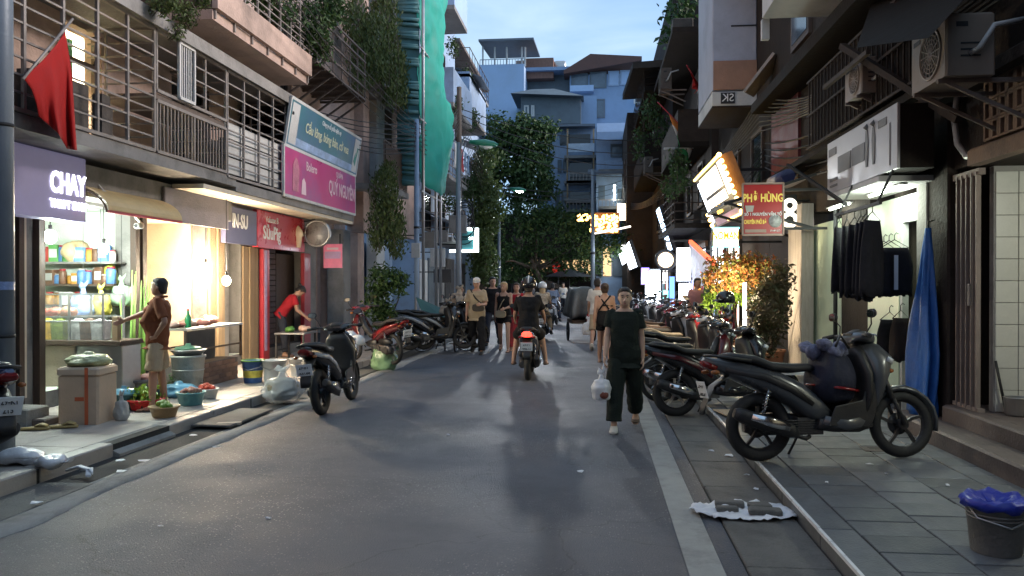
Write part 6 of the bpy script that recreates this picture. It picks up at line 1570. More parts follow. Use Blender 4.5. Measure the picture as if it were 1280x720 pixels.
def wires():
    mb = MB(); rnd = random.Random(8)
    def sag(a, b, s, r=.012):
        a = Vector(a); b = Vector(b); mb.tube([a.lerp(b,k/10)-Vector((0,0,s*4*(k/10)*(1-k/10))) for k in range(11)], r, 4)
    p1 = Vector((P(521,355,Y=21.6).x,21.6,6)); p2 = Vector((P(574,355,Y=27).x,27,7.6)); p0 = Vector((b.x,6.35,8))
    for k in range(5): sag(p0+Vector((.05*k,0,-.15*k)), p1+Vector((0,0,-.1*k)), .5+.1*k)
    for k in range(7): sag(p1+Vector((0,0,-.1*k)), p2+Vector((0,0,-.12*k)), .25+.06*k)
    for k in range(6): sag(p2+Vector((0,0,-.1*k)), (P(624,355,Y=40).x,40,6.5-.15*k), .4+.08*k)
    for k in range(8): sag((XF-.25,5.0,3.9+.09*k), (XF-.3,16.2,4.6+.1*k), .2+.07*k, .013)
    for k in range(8): sag((XF-.3,16.2,4.6+.1*k), (XF-.6,31,5.2+.12*k), .3+.07*k, .014)
    for k in range(6): sag((XF-.6,31,5.2+.12*k), (1.4,46,6+.12*k), .4+.07*k, .016)
    for k in range(4): sag(p2+Vector((0,0,-.2*k)), (XF-.6,31.0+k,7.2-.3*k), .5+.1*k, .014)
    for k in range(3): sag((P(624,355,Y=40).x,40,6.6-.2*k), (1.5,46,7.5-.3*k), .5, .014)
    for k in range(7): sag((-6.3,12.5+.1*k,5.1+.06*k), p1+Vector((0,0,-.12*k)), .3+.06*k, .012)
    for k in range(5): sag((XF-.1,8.2,3.9-.1*k), (XF-.15,16.4,4.4-.12*k), .25+.05*k, .014)
    for k in range(3): sag((XF-.15,16.4,4.3-.1*k), (XF-.3,24,4.2-.1*k), .3+.05*k)
    return mb
solo('overhead_cables', wires(), wire_m, 'black overhead cables sagging between poles along both house rows', 'cables')['kind'] = 'stuff'
# ---------------------------------------------------------------- flags
def flag(label, p0, p1, stripes, drop, w, pole=None, name='flag', seed=0):
    """pole from p0 to p1, cloth hanging limp from the outer half"""
    t = thing(name, label, 'flag', p0)
    put('staff', MB().cyl(p0,p1,.016,n=6), pole or wood_d, t, True)
    p0, p1 = Vector(p0), Vector(p1); n, m = 14, 18; vs = []
    for j in range(m+1):
        for i in range(n+1):
            u, v = i/n, j/m; base = p0.lerp(p1,.30+.68*u)
            q = base + Vector((.06*math.sin(u*9+v*2)*v, .07*math.cos(u*10+v*3)*v, -drop*v*(.75+.5*u*(1-v)+.25*u)))
            q = q + (p0.lerp(p1,.7)-base)*(1-w)*v*.9
            vs.append(q)
    mb = MB(); fs = [(j*(n+1)+i,j*(n+1)+i+1,(j+1)*(n+1)+i+1,(j+1)*(n+1)+i) for j in range(m) for i in range(n)]
    mb.add(vs, fs, True)
    ns = len(stripes)
    for k, f in enumerate(fs): mb.mi[k] = min(ns-1, int((k//n)/m*ns))
    o = put('cloth', mb, stripes, t, True); o.modifiers.new('t','SOLIDIFY').thickness = .006
    return t
redcloth = mat('red_flag_cloth', (0.36,0.018,0.016), rough=.8, var=.15, scale=6, bump=.05, spec=.2)
# near red flag: staff slopes from the cage down-left
fa, fb = P(100,20,X=-5.55), P(26,108,X=-5.05)
def red_flag():
    t = thing('flag', 'red flag hanging limp on a staff from the barred balcony at left', 'flag', fa)
    a, b = P(92,24,X=-5.55), P(29,100,X=-5.3)
    put('staff', MB().cyl(a, b, .014, n=6), barsteel, t, True)
    edge_t = [P(84,40,X=-5.52),P(70,58,X=-5.45),P(50,78,X=-5.38),P(31,98,X=-5.30)]
    cols_ = [[(82,40),(90,90),(93,140),(96,188)],[(72,55),(80,100),(80,145),(84,186)],[(55,75),(66,110),(68,140),(72,165)],[(30,98),(40,112),(46,130),(49,146)]]
    def cat(L, s):
        s *= len(L)-1; i = min(int(s), len(L)-2); f = s-i; return Vector(L[i]).lerp(Vector(L[i+1]), f)
    n, m = 24, 24; vs = []
    for j in range(m+1):
        for i in range(n+1):
            u, v = i/n, j/m
            col = [cat([c + (0,) if len(c) == 2 else c for c in cols_[k]], v) for k in range(4)]
            q = cat([tuple(c) for c in col], u)
            p = P(q[0],q[1],X=-5.52+.22*u + (.07*math.sin(u*11+1)+.04*math.sin(u*23))*v)
            vs.append(p)
    mb = MB(); mb.add(vs, [(j*(n+1)+i,j*(n+1)+i+1,(j+1)*(n+1)+i+1,(j+1)*(n+1)+i) for j in range(m) for i in range(n)], True)
    o = put('cloth', mb, redcloth, t, True); o.modifiers.new('t','SOLIDIFY').thickness = .005
red_flag()
orangec = mat('orange_flag_cloth',(.6,.2,.04),rough=.8,var=.1); whitec = mat('white_flag_cloth',(.6,.6,.58),rough=.8,var=.1); greenc = mat('green_flag_cloth',(.02,.2,.06),rough=.8,var=.1)
flag('orange white and green flag hanging on a red staff over the right pavement', P(822,128,Y=23.5), P(868,175,Y=24.5), [orangec,whitec,greenc], .9, .35, redf)
flag('red flag furled on a staff beside the grey bay', P(858,82,Y=22.5), P(873,106,Y=23.3), [redcloth], .35, .3, redf)
t = thing('white_rail', 'thin white rail poking out below the striped flag', 'rail', P(830,185,Y=24)); put('rail', MB().bar(P(830,186,Y=24),P(888,183,Y=24.5),.06), plaster_w, t, True); put('bracket', MB().bar(P(886,184,Y=24.4),P(888,205,Y=24.6),.05), rust, t, True)
# ---------------------------------------------------------------- lit signs
def em(name, col, s): return mat(name, col, emit=s, ecol=col, var=0, bump=0, rvar=0)
em_w = em('lit_sign_white', (1,.93,.8), 1.9); em_y = em('lit_sign_yellow', (1,.62,.08), 3.2); em_bulb = em('lit_yellow_bulb', (1,.66,.18), 14)
em_bw = em('lit_sign_cool', (.82,.90,1), 6.0); em_blue = em('lit_sign_blue', (.10,.22,1), 2.4); em_vio = em('lit_sign_violet', (.32,.2,.9), 1.6)
em_warm = em('lit_sign_warm', (1,.72,.45), 4.0); em_teal = em('lit_sign_teal', (.25,.9,.85), 2.5); em_ltext = em('lit_letter_yellow', (1,.8,.1), 2.2)
signcase = mat('sign_case_brown', (.20,.10,.05), rough=.5, var=.2); signdark = mat('sign_case_dark', (.03,.03,.035), rough=.5)
# leaning neon light box on the right
nb = thing('neon_sign', 'big leaning yellow lit sign with white panels and a row of bulbs', 'sign', (2.7,18,3))
ny0, ny1 = 16.2, 20.1
def lp2(s, h): # s along the street 0..1, h height 0..1 on the leaning panel
    return Vector((2.9-.46*h, ny0+(ny1-ny0)*s, 2.97+1.18*h))
def lquad(s0, s1, h0, h1, off):
    n = Vector((-1.18,0,-.46)).normalized()
    return [lp2(s0,h0)+n*off, lp2(s1,h0)+n*off, lp2(s1,h1)+n*off, lp2(s0,h1)+n*off]
def lbox(s0, s1, h0, h1, o0, o1): return MB().rings([lquad(s0,s1,h0,h1,o0), lquad(s0,s1,h0,h1,o1)], True, False)
put('case', lbox(0,1,0,1,-.25,0), signcase, nb, True); put('front_plate', lbox(.015,.985,.015,.985,.001,.003), ink, nb, True)
put('lit_panel', lbox(.20,.86,.58,.93,.004,.02), em_w, nb, True); put('lit_panel', lbox(.20,.86,.36,.52,.004,.02), em_w, nb, True)
put('lit_panel', lbox(.04,.14,.40,.95,.004,.02), em_w, nb, True); put('lit_panel', lbox(.90,.97,.10,.9,.004,.02), em_bw, nb, True)
put('text_panel', lbox(.22,.84,.17,.33,.004,.015), ink, nb, True)
put('violet_panel', lbox(.06,.86,.02,.15,.004,.012), mat('violet_print',(.35,.25,.5),rough=.4), nb, True)
put('tube_border', MB().tube([lp2(0,1)+V(-.03,0,0),lp2(1,1)+V(-.03,0,0)],.03,6).tube([lp2(.0,.02)+V(-.04,0,0),lp2(.4,.02)+V(-.04,0,0)],.022,6), em('lit_yellow_tube',(1,.7,.15),7), nb, True)
for k in range(10):
    put('bulb', MB().ell(lp2(-.012,1-.105*k)+V(-.03,-.03,0),.045,.045,.045,8,6), em_bulb, nb, True)
for k in range(3): put('bulb', MB().ell(lp2(1.01,.28-.11*k)+V(-.03,0,0),.045,.045,.045,8,6), em_bulb, nb, True)
tcv = text('BÚN BÒ', .2, em_y, lp2(.53,.25)+Vector((-.04,0,-.02)), (R(90-21),0,-PI/2), nb, bold=.004)
tcv.rotation_euler = Euler((R(111)-R(0),0,-PI/2))
put('arm', MB().bar((3.45,ny0+.3,3.9),(2.65,ny0+.3,3.9),.06).bar((3.45,ny1-.3,3.9),(2.65,ny1-.3,3.9),.06), wire_m, nb, True)
point('sign_glow', (2.2,17.6,3.4), 50, (1,.72,.35), .4, nb)
def face_sign(label, px0, px1, y0, y1, Yp, m, th=.12, case=None, name='lit_sign', mount=True):
    a,b,c,d = rect(px0,px1,y0,y1,Yp); t = thing(name, label, 'sign', ((a+b)/2,Yp,c))
    put('case', MB().cbox(a,b,Yp,Yp+th,c,d,.008), case or signdark, t, True)
    put('face', MB().box(a+.02,b-.02,Yp-.006,Yp-.001,c+.02,d-.02), m, t, True)
    if mount:
        for zz in (d-.1,c+.1): put('mount', MB().bar((b,Yp+th/2,zz),(max(b+.05,XF),Yp+th/2,zz),.04), wire_m, t, True)
    return t,a,b,c,d
t,a,b_,c,d = face_sign('small white lit sign with yellow letters below the leaning neon sign', 890,924,285,309,15.6, em('lit_sign_green_white',(.9,1,.72),3.2))
text('NOMAN', .21, mat('yellow_letter',(.8,.55,.02),var=0,bump=0,emit=.6), ((a+b_)/2,15.585,c+(d-c)*.58), (PI/2,0,0), t, sx=.62, bold=.006)
put('green_border', MB().bar((a,15.59,d),(b_,15.59,d),.03), em_teal, t, True); put('green_border', MB().bar((a,15.59,c),(b_,15.59,c),.02), em_teal, t, True)
# PHO HUNG
t,a,b_,c,d = face_sign('red hanging sign reading PHỞ HÙNG with yellow letters and a bowl', 928,979,229,294,12.6, mat('pho_red',(.30,.02,.02),rough=.4,var=.12,bump=0,emit=.22), .06, barsteel, 'hanging_sign')
cx = (a+b_)/2; w = b_-a; h = d-c; yel = mat('gold_letter',(.62,.48,.10),var=.1,bump=0,emit=.45)
fr = MB()
for p_, q_ in (((a,d),(b_,d)),((a,c),(b_,c)),((a,c),(a,d)),((b_,c),(b_,d))): fr.bar((p_[0],12.59,p_[1]),(q_[0],12.59,q_[1]),.022)
put('frame', fr, plaster_p, t, True)
text('PHỞ HÙNG', .17, yel, (cx,12.585,c+h*.71), (PI/2,0,0), t, sx=.68, bold=.005)
text('SỐ 1 NGUYỄN VĂN TỐ', .062, inkw, (cx,12.585,c+h*.40), (PI/2,0,0), t, sx=.86, bold=.002)
text('CHUYÊN PHỞ BÒ', .085, yel, (a+w*.31,12.585,c+h*.25), (PI/2,0,0), t, sx=.5, bold=.003)
put('print_band', MB().box(a+w*.06,a+w*.58,12.586,12.59,c+h*.05,c+h*.11), plaster_p, t, True); text('PHỞ BÒ', .04, inkw, (a+w*.8,12.585,c+h*.08), (PI/2,0,0), t)
put('bowl_print', MB().lathe([(.001,0),(.10,.0),(.10,.003),(.001,.004)],(a+w*.8,12.588,c+h*.27),18,'y'), mat('grey_bowl_print',(.4,.4,.4),var=.6,scale=25), t, True)
put('steam_bowl_print', MB().prism([(a+w*.09,c+h*.45),(a+w*.25,c+h*.45),(a+w*.28,c+h*.57),(a+w*.06,c+h*.57)],'y',12.584,12.588), mat('pale_bowl_print',(.5,.46,.42),var=.2), t, True)
# black sign with white figure eight
t,a,b_,c,d = face_sign('black sign with a glowing white figure eight behind the red sign', 976,996,243,286,13.6, ink)
put('lit_digit', MB().torus((a+.14,13.585,d-.18),.085,.035,'y',18,6,.4).torus((a+.14,13.585,d-.42),.10,.035,'y',18,6,.4), em_w, t, True)
# farther lit signs
def side_sign(label, px0, px1, X, z0, z1, m, name='lit_sign', lean=0.0, case=None, th=.15):
    ya, yb = sorted((yl(px0,X), yl(px1,X))); t = thing(name, label, 'sign', (X,(ya+yb)/2,z0))
    put('case', MB().cbox(0,th,-(yb-ya)/2,(yb-ya)/2,0,z1-z0,.01), case or signdark, t)
    put('face', MB().box(-.006,-.001,-(yb-ya)/2+.05,(yb-ya)/2-.05,.04,z1-z0-.04), m, t)
    put('mount', MB().bar((th,0,.2),(1.2,0,.2),.05), wire_m, t)
    t.rotation_euler = (0, lean, 0)
    return t
t = side_sign('long blue white neon sign leaning out above the round sign', 836, 841, 2.62, 2.75, 4.35, em('lit_blue_white',(.55,.75,1),5), lean=R(-17))
t,a,b_,c,d = face_sign('tall blazing white shop sign column on the right', 845,864,309,352,22.5, em_bw); put('lower_face', MB().box(a+.1,b_,22.6,22.7,.3,c-.05), em_bw, t, True); point('sign_glow', ((a+b_)/2-.4,22.0,2.0), 60, (.85,.92,1), .4, t)
t,a,b_,c,d = face_sign('white lit shop front sign farther along the right pavement', 806,826,336,382,29, em_bw); point('sign_glow', ((a+b_)/2-.4,28.4,1.8), 50, (.85,.92,1), .4, t)
face_sign('violet lit panel beside the far white sign', 801,812,334,356,28.5, em_vio)
face_sign('blue lit panel between the two white shop signs', 836,844,345,385,24, em_blue); face_sign('narrow teal lit panel left of the tall white column', 828,836,362,388,26, em_teal)
p = P(832,325,Y=24); t = thing('round_sign', 'round warm lit sign hanging beside the leaning blue neon', 'sign', p)
put('rim', MB().torus((0,0,0),.27,.05,'y',24,8,1.5), signdark, t); put('face', MB().lathe([(.001,-.05),(.21,-.05),(.23,0),(.21,.05),(.001,.05)],(0,0,0),24,'y'), em_warm, t); put('bracket', MB().bar((0,0,.27),(0,0,.6),.04).bar((0,0,.55),(1.3,0,.6),.05), wire_m, t)
side_sign('white blue neon box sign far down on the right', 781, 797, 1.75, 2.3, 3.5, em('lit_far_cool',(.8,.9,1),6), lean=R(-18))
t,a,b_,c,d = face_sign('glowing white lamp sign at the far right corner', 776,787,306,318,43, em('lit_far_white',(1,.98,.95),9))
# string lights above the corner shop
t = thing('string_lights', 'golden string lights massed over the corner shop', 'lights', P(765,285,Y=40)); mb = MB(); rnd = random.Random(4)
for k in range(150):
    p = P(rnd.uniform(738,772),rnd.uniform(268,290),Y=40+rnd.uniform(0,1)); mb.ell(p,.055,.055,.055,6,4)
for k in range(26):
    p = P(rnd.uniform(722,738),rnd.uniform(268,276),Y=41); mb.ell(p,.05,.05,.05,6,4)
o = put('bulb_cluster', mb, em('lit_gold_bulb',(1,.6,.15),6), t, True); o['kind'] = 'stuff'
put('backing', MB().box(P(738,290,Y=41.3).x,P(774,290,Y=41.3).x,41.3,41.4,P(745,292,Y=41.3).z,P(745,266,Y=41.3).z), signcase, t, True)
put('tube', MB().tube([P(742,292,Y=40),P(770,287,Y=39.5),P(788,283,Y=39)],.05,6), em_w, t, True)
t,a,b_,c,d = face_sign('small warm lit sign box above the golden string lights', 771,787,254,276,44, em_warm)
# glowing E-shaped sign on the left
t = thing('lit_sign', 'white lit sign shaped like a reversed E on the left houses', 'sign', P(585,300,Y=30)); mb = MB()
for px0,px1,y0,y1 in ((592,598,285,312),(584,592,284.5,288.5),(586,592,296,299.5),(562,598,312,315.5)):
    a,b_,c,d = rect(px0,px1,y0,y1,30); mb.box(a,b_,30,30.08,c,d)
put('lit_letter', mb, em('lit_letter_white',(.82,1,1),5), t, True); a,b_,c,d = rect(577,592,288,312,30.1); put('backing', MB().box(a,b_,30.09,30.15,c,d), mat('teal_board',(.05,.18,.2),rough=.5), t, True); put('mount', MB().bar((a-1.2,30.12,c+.2),(b_,30.12,c+.2),.05), wire_m, t, True)
# no entry sign
p = P(698,335,Y=46); t = thing('road_sign', 'red round no entry sign under the far trees', 'road sign', (p.x,46,0))
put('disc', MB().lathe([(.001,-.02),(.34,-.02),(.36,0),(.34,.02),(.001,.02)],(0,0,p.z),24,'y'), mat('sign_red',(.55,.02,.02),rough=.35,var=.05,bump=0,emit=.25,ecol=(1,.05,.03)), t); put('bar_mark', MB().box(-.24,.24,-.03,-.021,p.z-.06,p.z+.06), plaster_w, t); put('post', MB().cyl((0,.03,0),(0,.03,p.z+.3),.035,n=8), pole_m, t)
# parasols and tarps
def parasol(label, px, py, Yp, r, h, m, drop=.45):
    p = P(px,py,Y=Yp); t = thing('parasol', label, 'parasol', (p.x,Yp,0)); rs = []
    for k, (q, z) in enumerate(((.02,p.z),(r*.5,p.z-drop*.4),(r,p.z-drop))):
        rs.append([(q*math.cos(2*PI*i/10),q*math.sin(2*PI*i/10),z-.0) for i in range(10)])
    o = put('canopy', MB().rings(rs,False,False), m, t); o.modifiers.new('t','SOLIDIFY').thickness=.02
    put('mast', MB().cyl((0,0,0),(0,0,p.z),.03,n=8), steel_sh, t)
    rb = MB()
    for i in range(10): a = 2*PI*i/10; rb.bar((0.02,0,p.z-.02),(r*.98*math.cos(a),r*.98*math.sin(a),p.z-drop-.02),.015)
    put('rib', rb, steel_sh, t)
parasol('dark parasol over the crowd at the street end', 712,336,46,1.5,2.5,mat('dark_tarp',(.05,.055,.06),rough=.7))
parasol('second dark parasol left of the slim grey pole at the far end', 683,350,44,1.1,2.2,darkwall)
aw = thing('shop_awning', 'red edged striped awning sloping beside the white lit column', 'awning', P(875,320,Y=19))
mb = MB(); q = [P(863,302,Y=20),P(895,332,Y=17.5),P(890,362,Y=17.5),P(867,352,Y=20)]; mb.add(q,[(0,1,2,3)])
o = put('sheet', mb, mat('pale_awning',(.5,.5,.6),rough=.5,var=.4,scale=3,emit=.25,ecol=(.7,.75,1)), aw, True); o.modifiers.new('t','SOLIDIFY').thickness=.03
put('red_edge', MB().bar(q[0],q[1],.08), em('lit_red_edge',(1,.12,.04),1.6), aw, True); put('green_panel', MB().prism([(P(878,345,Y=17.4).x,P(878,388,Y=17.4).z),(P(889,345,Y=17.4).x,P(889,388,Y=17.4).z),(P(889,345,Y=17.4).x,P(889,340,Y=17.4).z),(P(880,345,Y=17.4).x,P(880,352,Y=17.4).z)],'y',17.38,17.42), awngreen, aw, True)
t = thing('tube_lamp', 'upright white tube lamp standing in front of the dark bush', 'lamp', G(931,464,KH)); put('tube', MB().cyl((0,0,.75),(0,0,1.5),.03,n=8), em('lit_tube',(.95,.92,1),5), t); point('tube_glow', tuple(Vector(G(931,464,KH))+Vector((-.22,-.25,1.35))), 130, (1,.80,.5), .15, t); put('stand', MB().cyl((0,0,0),(0,0,.75),.02,n=8).cyl((0,0,0),(0,0,.03),.14,n=14), wire_m, t)

# dark clutter on the right hand upper floors, plants and laundry
creeper('dark plants trailing from the balconies under the striped flag', [(846,205,23.8,10,16),(838,235,24.2,10,14),(852,225,23.6,8,18)], 900, .13, leaf_d, 41, .45)
creeper('dark creeper under the overhanging roof on the right', [(812,140,31,12,20),(800,180,32,9,20),(826,165,30.8,10,18)], 1100, .16, leaf_d, 42, .5)
for k,(px,py,Yp,lb) in enumerate(((826,110,23.4,'air conditioner on the brown house under the roof crate'),(806,215,30.8,'air conditioner low on the brown grey house on the right'))):
    p = P(px,py,Y=Yp); aircon(lb, p.x, Yp+.5, p.z, .8, .6, .32, plaster_d)
# houses of the same street behind the viewer
row_house('old plastered house on the left behind the viewer', -14, 1.95, XLF, 10.5, plaster_p, -1, ((-4,-2.5,3.6,5.2),(-9,-7.5,3.6,5.2)))
row_house('second plastered house on the left behind the viewer', -30, -14.05, XLF, 12, plaster_g, -1)
row_house('dark house on the right behind the viewer', -14, 1.95, XF, 7.6, plaster_d, 1, ((-4,-2.5,3.6,5.2),(-9,-7.5,3.6,5.2)))
row_house('second dark house on the right behind the viewer', -30, -14.05, XF, 9, plaster_d, 1)
t = thing('row_house','tall plastered house closing the view behind the viewer','house',(0,-31,0)); put('wall', MB().box(-12,12,-38,-31,0,13), plaster_g, t, True)
bl = [((-4,-9,7.5),(3.2,3,2.2)),((1,-12,8),(3,3,2.2)),((-2,-15,8.5),(3,3,2))]
tree('broad leafy tree standing behind the viewer on the left kerb', (-4.2,-11,.1), (-3,-11,6), bl, 2500, .4, leaf_d, .2, 44)

# clutter on the pale houses of the left row
for k,(x,y,z,lb) in enumerate(((-6.42,31.2,9.9,'air conditioner on the pale blue house under the top balcony'),(-7.22,37.6,11.6,'air conditioner on the tall pale house beside its top window'),(-6.42,29.0,5.9,'air conditioner low on the pale blue house'))):
    t = aircon(lb, x, y, z, .85, .6, .32, acgrey); 
    for o in [q for q in bpy.data.objects if q.type == 'EMPTY' and q.get('label') == lb]: o.rotation_euler = (0,0,PI)
def laundry(label, p0, p1, seed):
    t = thing('laundry_line', label, 'laundry', p0); p0, p1 = Vector(p0), Vector(p1); rnd = random.Random(seed)
    put('line', MB().cyl(p0,p1,.012,n=5), wire_m, t, True)
    for k in range(6):
        a = p0.lerp(p1,.08+.15*k); b = p0.lerp(p1,.18+.15*k); h = rnd.uniform(.5,.95)
        mb = MB(); rs = [[a.lerp(b,i/5)+Vector((.03*math.sin(i*2+j),.03*math.cos(i*3+j),-h*j/4)) for i in range(6)] for j in range(5)]
        vs = [q for r in rs for q in r]; mb.add(vs,[(j*6+i,j*6+i+1,j*6+i+7,j*6+i+6) for j in range(4) for i in range(5)],True)
        o = put('cloth', mb, [plaster_w,plaster_b,redf,rust][rnd.randrange(4)], t, True); o.modifiers.new('t','SOLIDIFY').thickness=.01
laundry('laundry on the lowest balcony of the pale blue house', (-5.25,29,4.5), (-5.25,34.5,4.5), 1)
laundry('laundry on the railed balcony of the pale blue house', (-5.25,29,6.9), (-5.25,34,6.9), 2)
laundry('laundry on the tall pale house farther back', (-5.85,37,7.6), (-5.85,43,7.6), 3)
creeper('plants growing over the boxed balcony of the pale blue house', [(572,130,30,7,10),(566,60,30,6,12),(590,150,37,8,14),(583,95,37,6,10)], 1500, .14, leaf_d, 51, .3)
creeper('leafy plants on the low left balconies by the glowing sign', [(560,255,29,12,10),(585,232,33,10,14),(548,215,27,8,10)], 1400, .13, leaf_d, 52, .35)
house('narrow blue house with a water tank rising behind the gabled house', 790, 830, 118, 400, 68, 8, bluewall, wins=((796,806,140,156,slate),(812,822,140,156,slate),(796,806,176,192,slate)), balc=((792,826,200,10,plaster_b),))
for k,(px,py,Yp,lb) in enumerate(((700,86,63.5,'steel water tank on the roof beside the gabled house'),(805,112,69,'steel water tank on the narrow blue house'))):
    p = P(px,py,Y=Yp); t = thing('water_tank', lb, 'water tank', (p.x,p.y,p.z)); put('tank', MB().lathe([(.01,-.5),(.45,-.45),(.5,-.3),(.5,.3),(.45,.45),(.01,.5)],(0,0,.1),14,'x'), steel_sh, t); put('stand', MB().bar((-.4,0,-.6),(-.4,0,-.3),.08).bar((.4,0,-.6),(.4,0,-.3),.08), rust, t)
# strip lamps in the clothes shop and in the tiled recess
t = thing('tube_lamp','white strip lamp under the soffit of the clothes shop','lamp',(3.2,9.3,2.63)); put('tube', MB().cyl((0,-.5,0),(0,.5,0),.018,n=8), em('lit_strip',(.9,1,.86),9), t); put('fitting', MB().cbox(-.04,.04,-.55,.55,.015,.03,.003), plaster_w, t); point('strip_light', (3.2,9.3,2.55), 42, (.88,1,.84), .2, t)
t = thing('tube_lamp','white strip lamp inside the tiled recess at the right edge','lamp',(XF+.7,5.6,2.6)); put('tube', MB().cyl((0,-.5,0),(0,.5,0),.018,n=8), bpy.data.materials['lit_strip'], t); put('fitting', MB().cbox(-.04,.04,-.55,.55,.015,.03,.003), plaster_w, t); point('strip_light', (XF+.6,5.7,2.4), 55, (.95,1,.86), .15, t)
t = thing('tube_lamp','white strip lamp over the pale green panel by the timber post','lamp',(XF-.12,11.6,2.68)); put('tube', MB().cyl((0,-.45,0),(0,.45,0),.018,n=8), bpy.data.materials['lit_strip'], t); put('fitting', MB().cbox(-.04,.04,-.5,.5,.015,.03,.003), plaster_w, t); point('strip_light', (XF-.3,11.6,2.5), 30, (.88,1,.84), .15, t)

# ground floors of the far rows: shutters, door leaves, boards
for k,(a,b,z1,m) in enumerate(((28.5,29.8,2.5,plaster_w),(30.0,31.6,2.6,slate),(31.8,33.2,2.4,plaster_g),(33.4,35.6,2.7,signdark))):
    put('door_leaf', MB().cbox(-6.46,-6.34,a,b,.1,z1,.02), m, l3, True)
for k,(a,b,z1,m) in enumerate(((36.3,38.2,2.6,slate),(38.5,40.6,2.6,plaster_g),(41,43.5,2.7,signdark))):
    put('door_leaf', MB().cbox(-7.26,-7.14,a,b,.1,z1,.02), m, l4, True)
for k,(px0,px1,y0,y1,m) in enumerate(((742,752,300,345,signdark),(754,764,308,345,endw),(766,778,305,345,slate))):
    a,b,c,d = rect(px0,px1,y0,y1,49.9); put('shop_opening', MB().box(a,b,49.9,49.98,max(.2,c),d), m, [o for o in bpy.data.objects if o.get('label','').startswith('pale house with a green awning')][0], True)
for k,(px,py,Yp,w,h,m,lb) in enumerate(((547,322,26,.5,.6,plaster_w,'pale board hung on the low left houses by the cables'),(536,300,24.5,.35,.5,plaster_g,'grey meter board beside the pole left of the netting'),(553,345,26.5,.6,.45,signdark,'dark sign board on the left by the cables'))):
    p = P(px,py,Y=Yp); t = thing('hanging_board', lb, 'board', p); put('board', MB().cbox(-w/2,w/2,0,.06,-h/2,h/2,.01), m, t); put('bracket', MB().bar((-w/2,.03,h*.3),(-w/2-.7,.03,h*.3),.03), wire_m, t)

# lit shop fronts along the right pavement, behind the parked scooters
for k,(ya,yb,zb,co,st_,lb) in enumerate(((18.6,20.4,2.5,(1,.9,.75),1.6,'warm lit shop front behind the scooters under the neon sign'),(20.8,23.2,2.7,(.85,.92,1),2.6,'white lit shop front beside the tall white column'),(24.2,26.6,2.6,(.75,.85,1),2.4,'cool white shop front past the round sign'),(27.2,29.0,2.5,(.55,.6,1),1.6,'violet blue shop front far along the right pavement'),(32,35,2.6,(1,.95,.9),2.4,'white shop front at the far end of the right pavement'))):
    X_ = 3.28 if ya < 31 else 2.86
    t = thing('lit_shop_front', lb, 'shop front', (X_,(ya+yb)/2,KH)); w2 = (yb-ya)/2
    put('lit_interior', MB().box(.0,.012,-w2+.06,w2-.06,.15,zb-.06), em('lit_interior_%d'%k, co, st_*1.6), t)
    for y_ in (-w2, 0, w2): put('frame_post', MB().box(-.05,.012,y_-.04,y_+.04,0,zb), signdark, t)
    put('header', MB().box(-.06,.012,-w2,w2,zb+.002,zb+.22), signcase, t); put('sill', MB().box(-.08,.012,-w2,w2,0,.14), plaster_d, t)
    rnd = random.Random(k)
    for q in range(5): y_ = -w2+.2+(2*w2-.4)*q/4; put('display_item', MB().loft([((-.12,y_,.15),(.06,0,0),(0,.14,0)),((-.12,y_,.15+rnd.uniform(.5,1.1)),(.05,0,0),(0,rnd.uniform(.08,.16),0)),((-.12,y_,1.5),(.03,0,0),(0,.05,0))],10,2.4), [redf,awngreen,plaster_b,signdark,orangec][q], t)
# ================================================================== SCOOTERS ON THE STREET
def gp(px, py, z=0.0): return G(px, py, z)
hero = scooter('dark satin grey scooter standing across the right pavement by the blue raincoat', P_grey, blackp, gp(950,577,KH), R(12.5), 'scooters parked along the right side', lean=-.10)
hero['group'] = 'scooters parked along the right side'
# navy bag with checked trim hung between seat and leg shield
hb = thing('carrier_bag', 'stuffed navy bag hung in front of the seat of the grey scooter', 'bag', tuple(hero.location))
hb.rotation_euler = (-.10, 0, R(12.5))
b = MB().loft([((.64,0,.47),(.12,0,0),(0,.13,0)),((.64,0,.53),(.165,0,0),(0,.20,0)),((.64,0,.62),(.185,0,0),(0,.225,0)),((.645,0,.70),(.18,0,0),(0,.235,0)),((.65,0,.80),(.165,0,0),(0,.22,0)),((.64,0,.88),(.13,0,0),(0,.19,0)),((.62,0,.93),(.10,0,0),(0,.16,0))],28,2.5)
o = put('sack', b, mat('navy_cloth',(.008,.011,.03),rough=.75,var=.3,scale=8,bump=.1,bscale=25), hb); o.modifiers.new('s','SUBSURF').levels = 1; noisy(o.data,.05,7,3)
lin = MB()
for k in range(9): a_ = 2*PI*k/9; lin.ell((.60+.12*math.cos(a_),.17*math.sin(a_),.93+.03*math.sin(k*2.3)),.075,.07,.045,10,6,(k,.4,0))
o = put('checked_lining', lin, mat('checked_cloth',(.13,.14,.22),rough=.7,var=.7,scale=40), hb); noisy(o.data,.02,18,1)
put('red_trim', MB().tube([(.66+.2*math.cos(2*PI*k/20),.232*math.sin(2*PI*k/20),.60-.03*math.cos(2*PI*k/20)) for k in range(21)],.012,5), P_red, hb)
put('handle', MB().tube([(.60,-.2,.93),(.66,-.19,1.04),(.74,-.17,.93)],.012,6), blackp, hb)
GRP = 'scooters parked along the right side'; beige_v = mat('beige_vinyl',(.40,.29,.19),rough=.5,var=.12)
def reseat(t, m):
    for ch in t.children:
        if ch.name.startswith('seat'): ch.data.materials[0] = m
m2 = scooter('black scooter with maroon flank and silver exhaust guard behind the grey one', P_black, P_maroon, gp(845,521,0), R(14), GRP, silver_rim, lean=-.09)
m3 = scooter('dark red underbone motorbike, third in the right hand row', P_maroon, P_black, (.86,11.0,0), R(17), GRP, chrome, True, lean=-.09)
